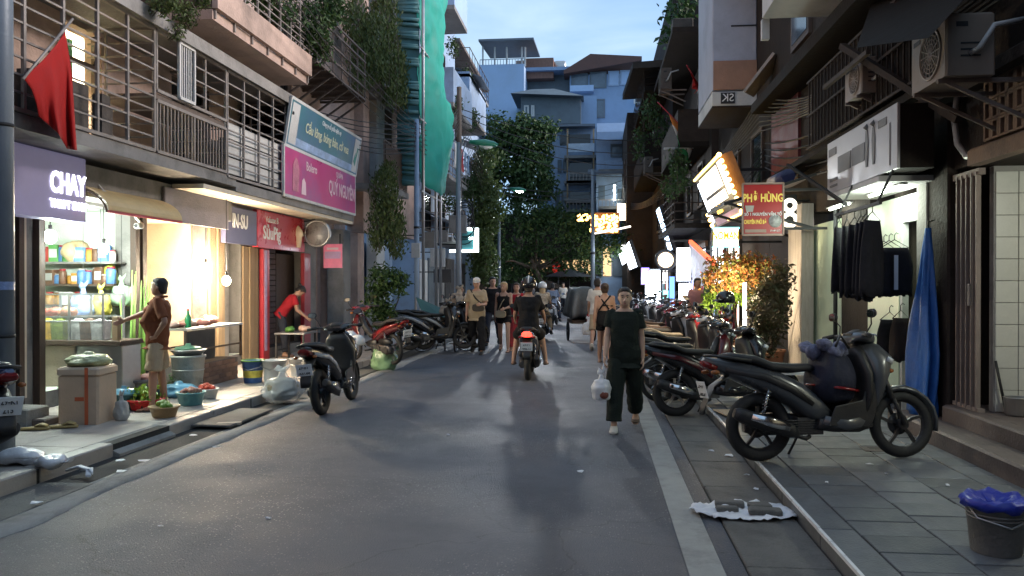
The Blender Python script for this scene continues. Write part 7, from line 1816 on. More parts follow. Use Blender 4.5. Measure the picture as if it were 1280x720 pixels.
m4 = scooter('white and beige scooter parked before the shrub', P_white, P_silver, (.95,13.0,0), R(20), GRP, alloy_rim, lean=-.09)
reseat(m4, beige_v)
m6 = scooter('silver scooter with a tall mirror pair, sixth in the right hand row', P_silver, blackp, (.9,15.0,0), R(10), GRP, silver_rim, lean=-.09)
m7 = scooter('pink scooter parked against the shops past the bush', P_pink, P_white, (2.0,18.2,KH), R(60), GRP, silver_rim, lean=-.09)
reseat(m6, mat('brown_vinyl',(.10,.05,.03),rough=.5))
m5 = scooter('red scooter in the middle of the right hand row', P_red, blackp, (.86,14.3,0), R(14), GRP, lean=-.09)
helmet('black helmet hung on the mirror of the fourth scooter by the bush', P_black, tuple(P(907,378,Y=12.3)), R(200))
spec = [(m2,'black scooter parked just behind the dark red one',.95,12.0,15),(m4,'white scooter behind the red scooter, leaning by the bush',.80,15.5,24),
        (m6,'silver scooter in the middle of the row below the glowing signs',.95,16.6,13),(m5,'red scooter parked before the tall white column',.85,17.8,20),
        (m3,'dark red motorbike parked beside the blazing white column',.8,19.0,16),(m7,'pink scooter parked past the white column',.85,20.4,22),
        (m4,'white scooter parked by the blue lit panel',.7,21.8,18),(hero,'grey scooter parked far along the right kerb',.8,23.2,15),
        (m6,'silver scooter parked by the round lit sign',.65,24.8,22),(m2,'black scooter near the violet panel',.7,26.6,17),(m3,'dark red motorbike near the far white shop sign',.55,28.5,20),
        (m4,'white scooter second from the far end of the right row',.5,30.5,15),(m2,'black scooter at the far end of the right row',.4,33,20)]
for src, lb, x, y, a in spec:
    c = dup(src, lb, (x,y,0), R(a), GRP); c.rotation_euler = (-.09,0,R(a))
# a second rank nearer the shops
for src, lb, x, y, a in ((m2,'black scooter standing by the shop wall behind the bush',2.4,15.8,100),(m4,'white scooter parked against the shops under the neon sign',2.3,17.2,80),(m5,'red scooter parked against the shops by the awning',2.2,19.3,95),(m2,'black scooter parked against the far shops',2.0,22,85),(m3,'dark red motorbike against the far shops',1.9,25,95)):
    c = dup(src, lb, (x,y,KH), R(a), GRP); c.rotation_euler = (-.09,0,R(a))
# left side
GL = 'motorbikes parked along the left side'
lA = scooter('black scooter with a white plate parked at the left gutter, rear towards us', P_black, P_silver, gp(403,519,0), R(91), GL, alloy_rim, lean=-.10, plate=('29-B1','537.86'))
lB = scooter('red motorbike parked beside the shrub on the left, tail towards the road', P_maroon, P_red, gp(492,456,KH), R(142), GL, chrome, True, lean=-.09)
lC = scooter('navy scooter cut off by the left edge of the view', P_blue, blackp, gp(-34,602,KH), R(152), GL, alloy_rim, lean=.06, plate=('29-K1','215'))
for src, lb, px, py, a in ((lA,'black scooter parked beyond the dark shrub on the left',512,438,25),(lA,'black scooter parked left of the bicycle with bundles',530,437,30),(m3,'dark red motorbike behind the white scooter on the left',520,433,35)):
    c = dup(src, lb, gp(px,py,KH), R(a), GL); c.rotation_euler = (-.09,0,R(a))
bicycle('old bicycle leaning by the motorbikes on the left kerb', P_black, gp(528,440,0), R(15))
hl = gp(437,428,.9); helmet('white helmet hung at the front of the red motorbike', P_white, tuple(P(437,426,Y=13.6)), R(30)); helmet('small white helmet beside the other on the red motorbike', P_white, tuple(P(447,431,Y=13.5)), R(60))
# far motorbikes massed at the street end
for k, (px, d, a, src, lb) in enumerate(((655,36,80,m2,'black scooter among the bikes at the street end, leftmost'),(668,38,60,m5,'red scooter among the bikes at the street end'),(700,44,10,m2,'black scooter standing across the street end'),(712,45,15,m4,'white scooter standing across the street end'),(725,44,5,m3,'dark red motorbike across the street end'),(686,45,20,m2,'black scooter under the no entry sign'),(645,34,85,m3,'dark red motorbike near the creeper column'))):
    p = P(px,355,Y=d); c = dup(src, lb, (p.x,d,0), R(a), 'bikes at the street end'); c.rotation_euler = (-.09,0,R(a))
# ================================================================== RIDERS
c_black = cloth('black_cotton',(.012,.012,.014)); c_dgreen = cloth('dark_green_cotton',(.017,.023,.019)); c_beige = cloth('beige_cotton',(.36,.29,.20)); c_red = cloth('red_cotton',(.36,.02,.03))
c_brown = cloth('rust_brown_polo',(.19,.065,.03)); c_khaki = cloth('khaki_cotton',(.40,.31,.21)); c_white = cloth('white_cotton',(.62,.60,.56)); c_grey = cloth('grey_cotton',(.16,.16,.17)); c_denim = cloth('dark_denim',(.03,.035,.05)); c_floral = mat('patterned_cotton',(.40,.34,.26),rough=.85,var=.6,scale=22,bump=.05)
leather = mat('dark_leather',(.03,.022,.018),rough=.6,var=.2); shoe_w = mat('white_shoe',(.55,.52,.46),rough=.6,var=.15); shoe_b = mat('black_shoe',(.015,.015,.016),rough=.5); sandal_m = mat('brown_sandal',(.09,.055,.035),rough=.7)
r0 = gp(660,476,0)
ra = R(92)
rs1 = scooter('black scooter ridden away from us down the middle of the road, tail light lit', P_black, P_silver, r0, ra, None, lit=True, plate=('29-F1','446.73'))
for ch in list(rs1.children):
    if ch.name.startswith('kickstand'): bpy.data.objects.remove(ch)
ridepose = make_pose(1.72, lean=6, hip_z=.86, legL=(68,72,16), legR=(68,72,16), armL=(38,14,28), armR=(38,14,28), look=4)
def seat_on(p_label, bike_loc, rz, along, pose, **kw):
    # person forward +Y maps to the bike's +X
    d = Vector((math.cos(rz), math.sin(rz)))
    return person(p_label, pose, kw.pop('skin'), (bike_loc[0]+d.x*along, bike_loc[1]+d.y*along, bike_loc[2]), rz-PI/2, **kw)
rider = seat_on('rider in black T-shirt, shorts and striped black helmet on the lit scooter', r0, ra, .16, ridepose, skin=skin_a, vox=.011, top=c_black, sleeve=.75, bottom=c_black, blen=.42, bflare=1.1, hair=hair_b, sandal=sandal_m, face=False, belly=.02, wide=1.12, top_lo=-.10, top_infl=.02)
hd = Matrix.Translation(rider.location) @ Matrix.Rotation(ra-PI/2,4,'Z') @ (ridepose.head + V(0,0,.0))
hm = helmet('black helmet with a white stripe worn by the scooter rider in black', P_black, tuple(hd+V(0,0,-.0)), ra)
put('white_stripe', MB().tube([(.14*math.cos(a),0,.055+.131*math.sin(a)) for a in [R(10+16*k) for k in range(11)]],.010,6), litter_w, hm); hm.scale = (1.06,1.1,1.08)
r1_ = P(678,355,Y=22); r1_ = (r1_.x,22,0)
rs2 = dup(m2, 'black scooter carrying the pair ahead of the nearer rider', r1_, R(93), 'bikes at the street end'); 
p2 = make_pose(1.62, lean=8, hip_z=.86, legL=(62,70,14), legR=(62,70,14), armL=(35,12,30), armR=(35,12,30))
pz = seat_on('passenger in a white helmet and patterned shirt on the scooter ahead', r1_, R(93), -.08, p2, skin=skin_a, vox=.016, top=c_floral, sleeve=.8, bottom=c_khaki, blen=.9, hair=hair_l, hstyle='long', shoe=shoe_b, face=False)
hd = Matrix.Translation(pz.location) @ Matrix.Rotation(R(3),4,'Z') @ p2.head; helmet('white helmet worn by the passenger on the scooter ahead', P_white, tuple(hd), R(93))
p3 = make_pose(1.68, lean=4, hip_z=.84, legL=(62,70,14), legR=(62,70,14), armL=(40,12,20), armR=(40,12,20))
dr_ = seat_on('driver in grey hidden in front of the passenger with the white helmet', r1_, R(93), .28, p3, skin=skin_b, vox=.018, top=c_grey, sleeve=.8, bottom=c_denim, blen=.95, hair=hair_b, shoe=shoe_b, face=False)
r2_ = P(690,355,Y=30); r2_ = (r2_.x,30,0)
dup(m4, 'white scooter of the rider in the blue grey shirt farther ahead', r2_, R(85), 'bikes at the street end')
seat_on('rider in a blue grey shirt far ahead of the others', r2_, R(85), .1, p3, skin=skin_b, vox=.02, top=cloth('blue_grey_cotton',(.2,.24,.32)), sleeve=.9, bottom=c_denim, blen=.95, hair=hair_b, shoe=shoe_b, face=False)
# ================================================================== WALKERS
g_ = gp(781,538,0)
pw = make_pose(1.56, lean=0, legL=(-16,22,3), legR=(13,6,3), armL=(-4,8,12), armR=(6,10,22), head_turn=4)
woman = person('woman in dark green T-shirt and wide trousers walking towards us with a bag', pw, skin_c, (g_[0],g_[1],0), R(176), vox=.0062, top=c_dgreen, sleeve=.62, bottom=c_dgreen, blen=.93, bflare=1.42, hair=hair_b, hstyle='bun', shoe=None, hips=1.02, belly=.015, top_lo=-.16, top_infl=.018, curl=55)
# one sandal on the raised foot, one pale shoe on the planted foot
def put_shoe(t, p, s, m, sandal=False):
    h, kn, an = p.legs[s]; k = p.k; toe = V(0,1,0); sd = (an-kn).normalized(); f = toe-sd*toe.dot(sd); f = (f.normalized()*.5+toe*.5).normalized(); c = MB()
    c.loft([(an-f*.075*k-V(0,0,.035*k),V(.03*k,0,0),V(0,0,.03*k)),(an-V(0,0,.03*k)-f*.01*k,V(.044*k,0,0),V(0,0,.045*k)),(an+f*.08*k-V(0,0,.045*k),V(.050*k,0,0),V(0,0,.032*k)),(an+f*.16*k-V(0,0,.057*k),V(.050*k,0,0),V(0,0,.022*k)),(an+f*.21*k-V(0,0,.064*k),V(.03*k,0,0),V(0,0,.013*k))],12,2.4)
    put('shoe', c, m, t)
put_shoe(woman, pw, 1, shoe_w)
c = MB(); h_, kn_, an_ = pw.legs[-1]; q = an_-V(0,0,.055); c.loft([(q+V(0,-.07,.02),V(.03,0,0),V(0,0,.01)),(q+V(0,.03,-.01),V(.045,0,0),V(0,0,.01)),(q+V(0,.15,-.03),V(.048,0,0),V(0,0,.01)),(q+V(0,.21,-.03),V(.025,0,0),V(0,0,.008))],12,2.6); put('sandal', c, sandal_m, woman)
def wrld(t, v): return Matrix.LocRotScale(t.location, t.rotation_euler, None) @ v
def plastic_bag(label, p, r, h, m, fill=None, cat='bag', seed=0, group=None, knot=True, name='plastic_bag', floor=True, fill_h=.45):
    t = thing(name, label, cat, p, 0, group); mb = MB(); rs = []; K = 44; N = 22; rnd = random.Random(seed)
    for j in range(N+1):
        v = j/N
        rad = r*(math.sin(PI*min(1,(.12+.88*v)**.7*.94)))**.7 if v < .8 else r*(.28-.12*(v-.8)/.2)
        rad = max(rad, r*.12); ring = []
        for k in range(K):
            a = 2*PI*k/K; f = 1+.22*mnoise.noise(Vector((math.cos(a)*1.6+seed,math.sin(a)*1.6,v*3)))+.20*(abs(mnoise.noise(Vector((math.cos(a)*4,math.sin(a)*4+seed,v*5))))-.2)+.03*math.sin(a*9+v*6+seed)
            ring.append((rad*f*math.cos(a),rad*f*math.sin(a)*.85,h*v))
        rs.append(ring)
    mb.rings(rs); o = put('sack', mb, m, t)
    if knot:
        put('knotted_top', MB().loft([((0,0,h*.97),(r*.14,0,0),(0,r*.12,0)),((r*.1,0,h*1.12),(r*.30,0,.02),(0,r*.08,0)),((r*.22,.01,h*1.22),(r*.16,0,.03),(0,r*.03,0))],10,2.2).loft([((0,0,h*.97),(r*.12,0,0),(0,r*.1,0)),((-r*.18,0,h*1.1),(r*.22,0,.02),(0,r*.07,0)),((-r*.34,.01,h*1.16),(r*.08,0,.03),(0,r*.03,0))],10,2.2), m, t)
    if fill: put('contents', MB().ell((0,0,h*fill_h*.62),r*.86,r*.74,h*fill_h*.58,16,10), fill, t)
    return t
film = mat('clear_film', (.75,.78,.78), rough=.22, var=.15, bump=.15, bscale=12, alpha=.38); filmw = mat('white_film', (.72,.72,.74), rough=.35, var=.12, bump=.15, bscale=14)
hw = wrld(woman, pw.arms[1][2] + pw.arms[1][3]*.12)
plastic_bag('knotted white plastic bag with meat carried by the woman in green', (hw.x-.03,hw.y-.02,hw.z-.36), .105, .27, filmw, None, seed=2)
put('meat_stain', MB().ell((.03,-.07,.06),.05,.03,.045,10,6), mat('brown_red_meat',(.2,.06,.04),rough=.5), bpy.data.objects['plastic_bag'])
put('carry_loop', MB().tube([(0,0,.26),(.02,0,.33),(.03,.02,.39)],.008,5), filmw, bpy.data.objects['plastic_bag'])
# four strollers on the left
g_ = gp(596,443,0); pm = make_pose(1.76, lean=3, legL=(20,8,4), legR=(-18,26,4), armL=(22,10,70,25), armR=(-6,10,20))
man = person('man in white cap and beige shirt with a black sling bag walking on the left', pm, skin_a, (g_[0],g_[1],0), R(182), vox=.013, top=c_beige, sleeve=.8, bottom=c_black, blen=.97, bflare=1.15, hair=None, shoe=shoe_b, top_lo=-.14, top_infl=.028, wide=1.05)
hc = pm.head
put('cap', MB().loft([(hc+V(0,-.01,.045),V(.088,0,0),V(0,.106,0)),(hc+V(0,-.008,.09),V(.087,0,0),V(0,.105,0)),(hc+V(0,-.01,.125),V(.068,0,0),V(0,.082,0)),(hc+V(0,-.01,.15),V(.025,0,0),V(0,.03,0))],18,2.1).loft([(hc+V(0,.08,.045),V(.078,0,0),V(0,0,.008)),(hc+V(0,.15,.03),V(.065,0,0),V(0,0,.006)),(hc+V(0,.17,.025),V(.03,0,0),V(0,0,.004))],12,2.4), c_white, man)
put('sling_bag', MB().loft([(pm.tor(.12)+V(-.05,.16,0),V(.14,0,.0),V(0,.0,.085)),(pm.tor(.12)+V(-.05,.22,0),V(.13,0,0),V(0,0,.08))],14,3.5), leather, man)
put('strap', MB().tube([pm.tor(.14)+V(-.16,.15,.03),pm.tor(.34)+V(.02,.165,0),pm.tor(.51)+V(.13,.05,.0),pm.tor(.48)+V(.13,-.12,0),pm.tor(.2)+V(-.1,-.16,0)],.018,5), leather, man)
g_ = gp(616,432,0); pm2 = make_pose(1.80, lean=2, turn=6, legL=(-18,24,4), legR=(18,6,4), armL=(18,8,20), armR=(-18,8,15), head_turn=14)
person('tall man in black walking behind the man in the cap', pm2, skin_a, (g_[0],g_[1],0), R(182), vox=.015, top=c_black, sleeve=.8, bottom=c_denim, blen=.97, hair=hair_b, shoe=shoe_b, top_infl=.022, face=True)
g_ = gp(630,440,0); pb_ = make_pose(1.66, lean=2, turn=-6, legL=(17,5,3), legR=(-16,26,3), head_turn=-10, armL=(18,8,60,30), armR=(-10,9,18))
bw = person('blonde woman in black tank top and shorts with a white shoulder bag', pb_, skin_a, (g_[0],g_[1],0), R(180), vox=.0125, top=c_black, tank=True, bottom=c_black, blen=.22, hair=hair_l, hstyle='tied', sandal=sandal_m, hips=1.02)
put('shoulder_bag', MB().loft([(pb_.tor(.0)+V(.06,.15,0),V(.13,0,0),V(0,0,.09)),(pb_.tor(.0)+V(.06,.20,0),V(.12,0,0),V(0,0,.08))],14,3), c_beige, bw); put('strap', MB().tube([pb_.tor(.05)+V(.14,.14,0),pb_.tor(.3)+V(.02,.15,0),pb_.tor(.5)+V(-.12,.03,0)],.012,5), c_beige, bw)
g_ = gp(640,441,0); pr_ = make_pose(1.62, legL=(-8,12,3), legR=(10,4,3), armL=(0,9,15), armR=(0,9,15))
person('woman in a red patterned dress half hidden beside the blonde woman', pr_, skin_a, (g_[0]+.05,g_[1]+.55,0), R(180), vox=.015, top=c_red, sleeve=.3, bottom=mat('red_floral',(.36,.03,.04),rough=.8,var=.7,scale=16), blen=.95, bflare=1.5, hair=hair_r, hstyle='tied', sandal=sandal_m)
# two walking away on the right
g_ = gp(754,455,0); pk = make_pose(1.64, lean=2, turn=5, legL=(20,5,3), legR=(-18,28,3), armL=(-6,8,14), armR=(8,9,16))
cw = person('woman seen from behind in a black cross strapped top with her hair tied up', pk, skin_a, (g_[0]+.03,g_[1],0), R(-4), vox=.012, top=None, bottom=c_black, blen=.2, hair=hair_r, hstyle='bun', sandal=sandal_m, face=False, hips=1.02)
c = MB().loft(torso_rings(pk,.012,-.06,.20),18,2.3); remesh(c,.012,'top',c_black,cw,.006)
sx_ = MB()
for s in (-1,1): sx_.tube([pk.tor(.20)+V(s*.12,-.11,0),pk.tor(.36)+V(0,-.135,0),pk.tor(.505)+V(-s*.11,-.03,0),pk.tor(.42)+V(-s*.1,.12,0)],.017,5)
sx_.tube([pk.tor(.30)+V(-.16,-.03,0),pk.tor(.31)+V(0,-.13,0),pk.tor(.30)+V(.16,-.03,0)],.014,5); put('cross_straps', sx_, c_black, cw)
g_ = gp(746,438,0); pt = make_pose(1.76, lean=3, legL=(-16,24,3), legR=(18,5,3), head_turn=-12, armL=(10,9,30), armR=(4,9,20))
wm_ = person('man in a white T-shirt walking away ahead of the cross strapped woman', pt, skin_a, (g_[0]+.02,g_[1],0), R(-2), vox=.014, top=c_white, sleeve=.8, bottom=c_khaki, blen=.5, hair=hair_b, shoe=shoe_w, face=False, top_infl=.024)
put('sling_strap', MB().tube([pt.tor(.50)+V(-.1,-.06,0),pt.tor(.30)+V(.0,-.155,0),pt.tor(.08)+V(.14,-.12,0)],.017,5), leather, wm_)
hb2_ = wrld(wm_, pt.arms[-1][2]+pt.arms[-1][3]*.1); plastic_bag('pale plastic bag held by the man in the white T-shirt', (hb2_.x,hb2_.y,hb2_.z-.5), .15, .38, filmw, None, seed=5)
# covered handcart
cp = P(722,355,Y=22.5); t = thing('covered_cart', 'street vendor cart under a grey tarpaulin on the right side of the road', 'cart', (cp.x+.1,22.5,0), R(8)); t.scale = (.74,.8,.86)
tp = MB(); rs = []
for j, (z, k) in enumerate(((1.75,.55),(1.70,.85),(1.3,1.0),(.95,1.06),(.72,1.1))):
    ring = []
    for q in range(28):
        a = 2*PI*q/28; r_ = 1+(.07*math.sin(a*9+j*.7)+.05*math.sin(a*5))*j*.6
        ring.append((.55*k*r_*math.copysign(abs(math.cos(a))**.6,math.cos(a)),.95*k*r_*math.copysign(abs(math.sin(a))**.6,math.sin(a)),z+.06*math.sin(a*4+2)*(j > 2)))
    rs.append(ring)
tp.rings(rs); o = put('tarpaulin', tp, mat('grey_tarpaulin',(.075,.08,.08),rough=.6,var=.4,scale=4,bump=.12,bscale=12), t); o.modifiers.new('s','SUBSURF').levels = 2; noisy(o.data,.16,3.5,2)
for s in (-1,1): put('wheel', MB().torus((s*.5,0,.33),.29,.035,'x',22,6).bar((s*.5,-.28,.33),(s*.5,.28,.33),.03).bar((s*.5,0,.05),(s*.5,0,.61),.03), rubber, t)
put('tray', MB().cbox(-.45,.45,-.8,.8,.6,.72,.02), wood_d, t); put('red_bundle', MB().loft([((.2,-.98,.55),(.12,0,0),(0,.05,0)),((.2,-1.0,.8),(.14,0,0),(0,.06,0)),((.2,-.97,1.0),(.1,0,0),(0,.04,0))],12,2.6), c_red, t); put('handle', MB().tube([(-.4,.8,.66),(-.4,1.3,.9),(.4,1.3,.9),(.4,.8,.66)],.025,6), barsteel, t)
# vendor with the loaded bicycle
vg = gp(572,440,0); vb = bicycle('vendor bicycle loaded with beige bundles, front towards us', P_black, (vg[0]-.1,vg[1]+.9,0), R(-86), lean=0)
for k, (dx, dy, z, r, lb) in enumerate(((-.25,.1,.85,.22,'beige bundle tied on the near left of the vendor bicycle'),(.22,.12,.82,.2,'beige bundle on the right of the vendor bicycle'),(0,.25,1.15,.24,'big beige bundle on top of the vendor bicycle'),(.3,.3,.6,.2,'cream bundle hanging low on the right of the vendor bicycle'),(-.3,.35,.55,.2,'cream bundle hanging low on the left of the vendor bicycle'))):
    plastic_bag(lb, (vg[0]+dx,vg[1]+dy,z-.1), r, .42, mat('beige_sack',(.42,.33,.24),rough=.75,var=.35,scale=8,bump=.1), seed=20+k, name='bundle', cat='bundle')
pv_ = make_pose(1.58, lean=12, legL=(8,4,3), legR=(-8,10,3), armL=(40,12,35), armR=(40,12,35))
person('vendor in grey behind the loaded bicycle on the left', pv_, skin_b, (vg[0]-.15,vg[1]+1.55,0), R(178), vox=.016, top=c_grey, sleeve=1.6, bottom=c_denim, blen=.95, hair=hair_b, shoe=shoe_b)
tq = thing('awning_sheet','small teal sheet stretched above the motorbikes on the left','awning',gp(540,430,0)); q = [P(520,372,Y=19.5),P(556,388,Y=18.8),P(556,398,Y=18.3),P(526,388,Y=18.8)]
o = put('sheet', MB().add(q,[(0,1,2,3)]), awngreen, tq, True); o.modifiers.new('t','SOLIDIFY').thickness=.02; put('pole', MB().cyl(q[1],(q[1].x,q[1].y,0),.02,n=6).cyl(q[0],(q[0].x,q[0].y,0),.02,n=6), barsteel, tq, True)
# far pedestrians seen by the end of the street
for k, (px, d, h, m, b_, lb) in enumerate(((662,33,1.68,c_grey,c_denim,'far pedestrian in grey beside the creeper column'),(704,42,1.66,c_white,c_denim,'far pedestrian in white at the street end'),(872,17.5,1.6,cloth('rose_cotton',(.4,.2,.2)),c_denim,'person in a rose shirt standing by the awning on the right'))):
    p = P(px,355,Y=d); pf = make_pose(h, legL=(8,4,3), legR=(-6,8,3)); person(lb, pf, skin_a, (p.x,d,0 if px < 800 else KH), R(170+8*k), vox=.022, top=m, sleeve=.8, bottom=b_, blen=.95, hair=hair_b, shoe=shoe_b, face=False)
# ================================================================== LEFT FOOD STALLS
g_ = gp(197,512,KH); pp = make_pose(1.54, lean=-3, legL=(5,3,5), legR=(-3,3,5), armL=(-25,22,55,30), armR=(52,14,14), head_turn=-12, wide=1.1)
polo = person('stout man in rust brown polo and khaki shorts reaching to the cabinet', pp, skin_b, (g_[0],g_[1],KH), R(112), vox=.009, top=c_brown, sleeve=.85, bottom=c_khaki, blen=.46, bflare=1.15, hair=hair_b, sandal=leather, belly=.055, wide=1.06, top_lo=-.13, top_infl=.022)
put('collar', MB().tube([pp.tor(.50)+V(-.07,.06,.01),pp.tor(.53)+V(-.075,-.03,.0),pp.tor(.53)+V(0,-.075,0),pp.tor(.53)+V(.075,-.03,0),pp.tor(.50)+V(.07,.06,.01),pp.tor(.43)+V(0,.125,0)],.016,6), c_brown, polo)
# woman bent over the small table
g_ = gp(352,447,KH); pbw = make_pose(1.58, lean=38, legL=(10,8,4), legR=(10,8,4), armL=(52,6,34,14), armR=(50,6,40,14), look=-28)
person('woman in a red T-shirt bent over a small table of vegetables', pbw, skin_a, (g_[0]-.1,g_[1]+.2,KH), R(-70), vox=.011, top=c_red, sleeve=.6, bottom=c_denim, blen=.95, bflare=1.1, hair=hair_b, hstyle='bun', sandal=sandal_m)
def steel_table(label, x0, x1, y0, y1, z0, z1, m, leg, name='table', skirt=None):
    t = thing(name, label, 'table', ((x0+x1)/2,(y0+y1)/2,z0)); put('tabletop', MB().cbox(x0,x1,y0,y1,z1-.03,z1,.005), m, t, True)
    for x in (x0+.03,x1-.03):
        for y in (y0+.03,y1-.03): put('leg', MB().bar((x,y,z0),(x,y,z1-.031),.035), leg, t, True)
    put('stretcher', MB().bar((x0+.03,y0+.05,z0+.2),(x0+.03,y1-.05,z0+.2),.025).bar((x1-.03,y0+.05,z0+.2),(x1-.03,y1-.05,z0+.2),.025), leg, t, True)
    if skirt: put('side_cloth', skirt, ink, t, True)
    return t
a = gp(357,447,KH); sq = (a[0]+.35,a[1]-.35)
steel_table('small dark table with steel top where the woman in red works', sq[0]-.3,sq[0]+.3,sq[1]-.35,sq[1]+.35,KH,.66,steel_sh,blackp)
veg = mat('leafy_green',(.08,.22,.04),rough=.6,var=.5,scale=14,bump=.1); meatm = mat('raw_pork',(.55,.22,.17),rough=.4,var=.3,scale=9,bump=.08); fat = mat('pale_meat',(.60,.40,.32),rough=.45,var=.25,scale=9)
def lump(label, p, r, m, cat, name, seed=0, sq=.6, n=3, group=None):
    t = thing(name, label, cat, p, 0, group); rnd = random.Random(seed)
    for k in range(n):
        mb = MB().ell((rnd.uniform(-.6,.6)*r,rnd.uniform(-.6,.6)*r,r*sq*.7*(1+.5*k/n)), r*rnd.uniform(.6,.9), r*rnd.uniform(.5,.8), r*sq*rnd.uniform(.7,1), 12, 8, (0,0,rnd.uniform(0,3)))
        o = put('piece', mb, m, t); noisy(o.data, r*.18, 2.2/r, seed+k)
    return t
lump('heap of green cabbage on the small table of the woman in red',(sq[0]-.08,sq[1]-.1,.66),.11,veg,'vegetables','cabbage',1)
lump('pinkish meat pieces on the small table beside the cabbage',(sq[0]+.12,sq[1]+.1,.66),.11,fat,'meat','meat',2)
# meat stall
x0s, x1s, y0s, y1s = -6.25, -5.62, yl(226,-5.7), yl(304,-5.62)
pl_ = thing('brick_plinth','low dark brick plinth under the meat table','plinth',(-5.95,(y0s+y1s)/2,KH)); put('core', MB().box(XLF+.1,-5.60,y0s-.05,y1s-.25,KH,.46), step_m, pl_, True)
bkm = MB().cbox(0,.02,.004,.206,.003,.062,.004).mesh('brick', mat('plinth_brick',(.20,.115,.08),rough=.8,var=.3,scale=6,bump=.1,dirt=.5,objvar=.2))
for j in range(5):
    for i in range(int((y1s-y0s-.2)/.21)):
        o = link('brick', bkm, pl_); o.location = inv_of(pl_) @ V(-5.601, y0s-.05+.21*i+(.1 if j%2 else 0), KH+.004+.066*j)
mt = steel_table('meat stall table with wooden legs and black cloth side on the plinth', x0s,x1s,y0s,y1s,.462,.98,steel_sh,wood_d,'stall_table',MB().box(-5.66,-5.65,y0s+.05,y0s+(y1s-y0s)*.5,.5,.94))
rnd = random.Random(12); orr_ = ['nearest the man','second from the near end','third from the near end','fourth from the near end','in the middle','fourth from the far end','third from the far end','second from the far end','farthest from the man']
for k in range(9):
    y = y0s+.2+(y1s-y0s-.4)*k/8; lump('slab of raw pork on the meat stall table, '+orr_[k], (-5.93+rnd.uniform(-.15,.15),y,.98), rnd.uniform(.09,.15), meatm if k%3 else fat, 'meat', 'meat', 30+k, .45, 3, 'pork on the meat stall')
t = thing('bottle','green bottle standing on the meat stall table','bottle',(P(235,400,X=-5.8).x,P(235,400,X=-5.8).y,.98)); put('glass', MB().lathe([(.04,0),(.045,.01),(.045,.13),(.018,.19),(.016,.24)],(0,0,0),14), mat('green_bottle',(.03,.25,.10),rough=.2,var=.1), t); put('cap', MB().cyl((0,0,.24),(0,0,.262),.018,n=10), redf, t)
t = thing('paper_sheet','white paper sheet pinned on the cream wall of the second shop','paper',(-8.18,yl(215,-8.18),1.5)); put('sheet', MB().box(0,.006,-.35,.35,0,.9), plaster_w, t)
# cabinet with glass sides, its long front towards the camera
cab = thing('food_cabinet','glass food cabinet on a cream base filled with cooked dishes','cabinet',(-5.9,9.4,KH))
x0, x1, y0, y1 = P(44,440,Y=9.25).x, P(152,440,Y=9.25).x, 9.25, 9.72
xm = P(92,440,Y=9.25).x; xg = P(128,440,Y=9.25).x
put('base', MB().cbox(x0+.02,xm,y0+.03,y1-.02,.30,.84,.01), mat('cream_board',(.55,.45,.34),rough=.6,var=.15,dirt=.3), cab, True)
put('steel_side', MB().cbox(xm+.004,x1-.02,y0+.04,y1-.02,KH+.10,.84,.01), steel_sh, cab, True)
put('counter', MB().cbox(x0,x1,y0-.03,y1,.845,.905,.008), wood_d, cab, True)
fr = MB()
for y in (y0+.01,y1-.03):
    for x in (x0+.02,(x0+xg)/2,xg): fr.bar((x,y,.905),(x,y,1.47),.024)
for z in (1.19,1.47): fr.bar((x0+.02,y0+.01,z),(xg,y0+.01,z),.02); fr.bar((x0+.02,y1-.03,z),(xg,y1-.03,z),.02)
put('frame', fr, steel_sh, cab, True); put('glass_pane', MB().box(x0+.03,xg-.012,y0+.008,y0+.012,.91,1.46), shopglass, cab, True); put('glass_shelf', MB().box(x0+.03,xg-.012,y0+.03,y1-.05,1.18,1.188), shopglass, cab, True)
put('wood_post', MB().cbox(x1-.13,x1-.05,y0,y0+.08,.906,1.2,.008), wood_o, cab, True)
tr_cols = [('yellow_tub',(.75,.45,.03),'yellow plastic tub in the glass cabinet',62),('salad_tray',(.22,.30,.05),'clear tub of green pickles in the cabinet',76),('white_tub',(.65,.65,.62),'white food tub in the cabinet, left of the brown one',98),('brown_tub',(.16,.09,.06),'tub of dark braised food in the cabinet',112),('white_tub',(.6,.6,.6),'white food tub at the right end of the cabinet',126)]
for k, (nm, co, lb, px) in enumerate(tr_cols):
    xx = P(px,430,Y=y0+.15).x; t = thing('food_tub',lb,'tub',(xx,y0+.15,.906)); w_ = .075
    put('tub', MB().rings([[(-w_,-w_,0),(w_,-w_,0),(w_,w_,0),(-w_,w_,0)],[(-w_*1.15,-w_*1.15,.23),(w_*1.15,-w_*1.15,.23),(w_*1.15,w_*1.15,.23),(-w_*1.15,w_*1.15,.23)]],True,False), mat(nm,co,rough=.4,var=.4,scale=18), t); o = put('contents', MB().ell((0,0,.2),w_*1.0,w_*1.0,.07,12,8), mat(nm+'_food',tuple(min(.8,q*1.5+.03) for q in co),rough=.5,var=.6,scale=30,bump=.2), t); noisy(o.data,.02,30,k); put('rim', MB().tube([(-w_*1.15,-w_*1.15,.23),(w_*1.15,-w_*1.15,.23),(w_*1.15,w_*1.15,.23),(-w_*1.15,w_*1.15,.23),(-w_*1.15,-w_*1.15,.23)],.008,5), plaster_w, t)
for k, (px, co, lb) in enumerate(((64,(.5,.12,.08),'red roast meat on the upper cabinet rack'),(84,(.45,.20,.12),'brown roast meat on the upper cabinet rack'))):
    lump(lb,(P(px,400,Y=y0+.2).x,y0+.2,1.19),.11,mat('roast_%d'%k,co,rough=.4,var=.3,scale=9),'meat','meat',50+k)
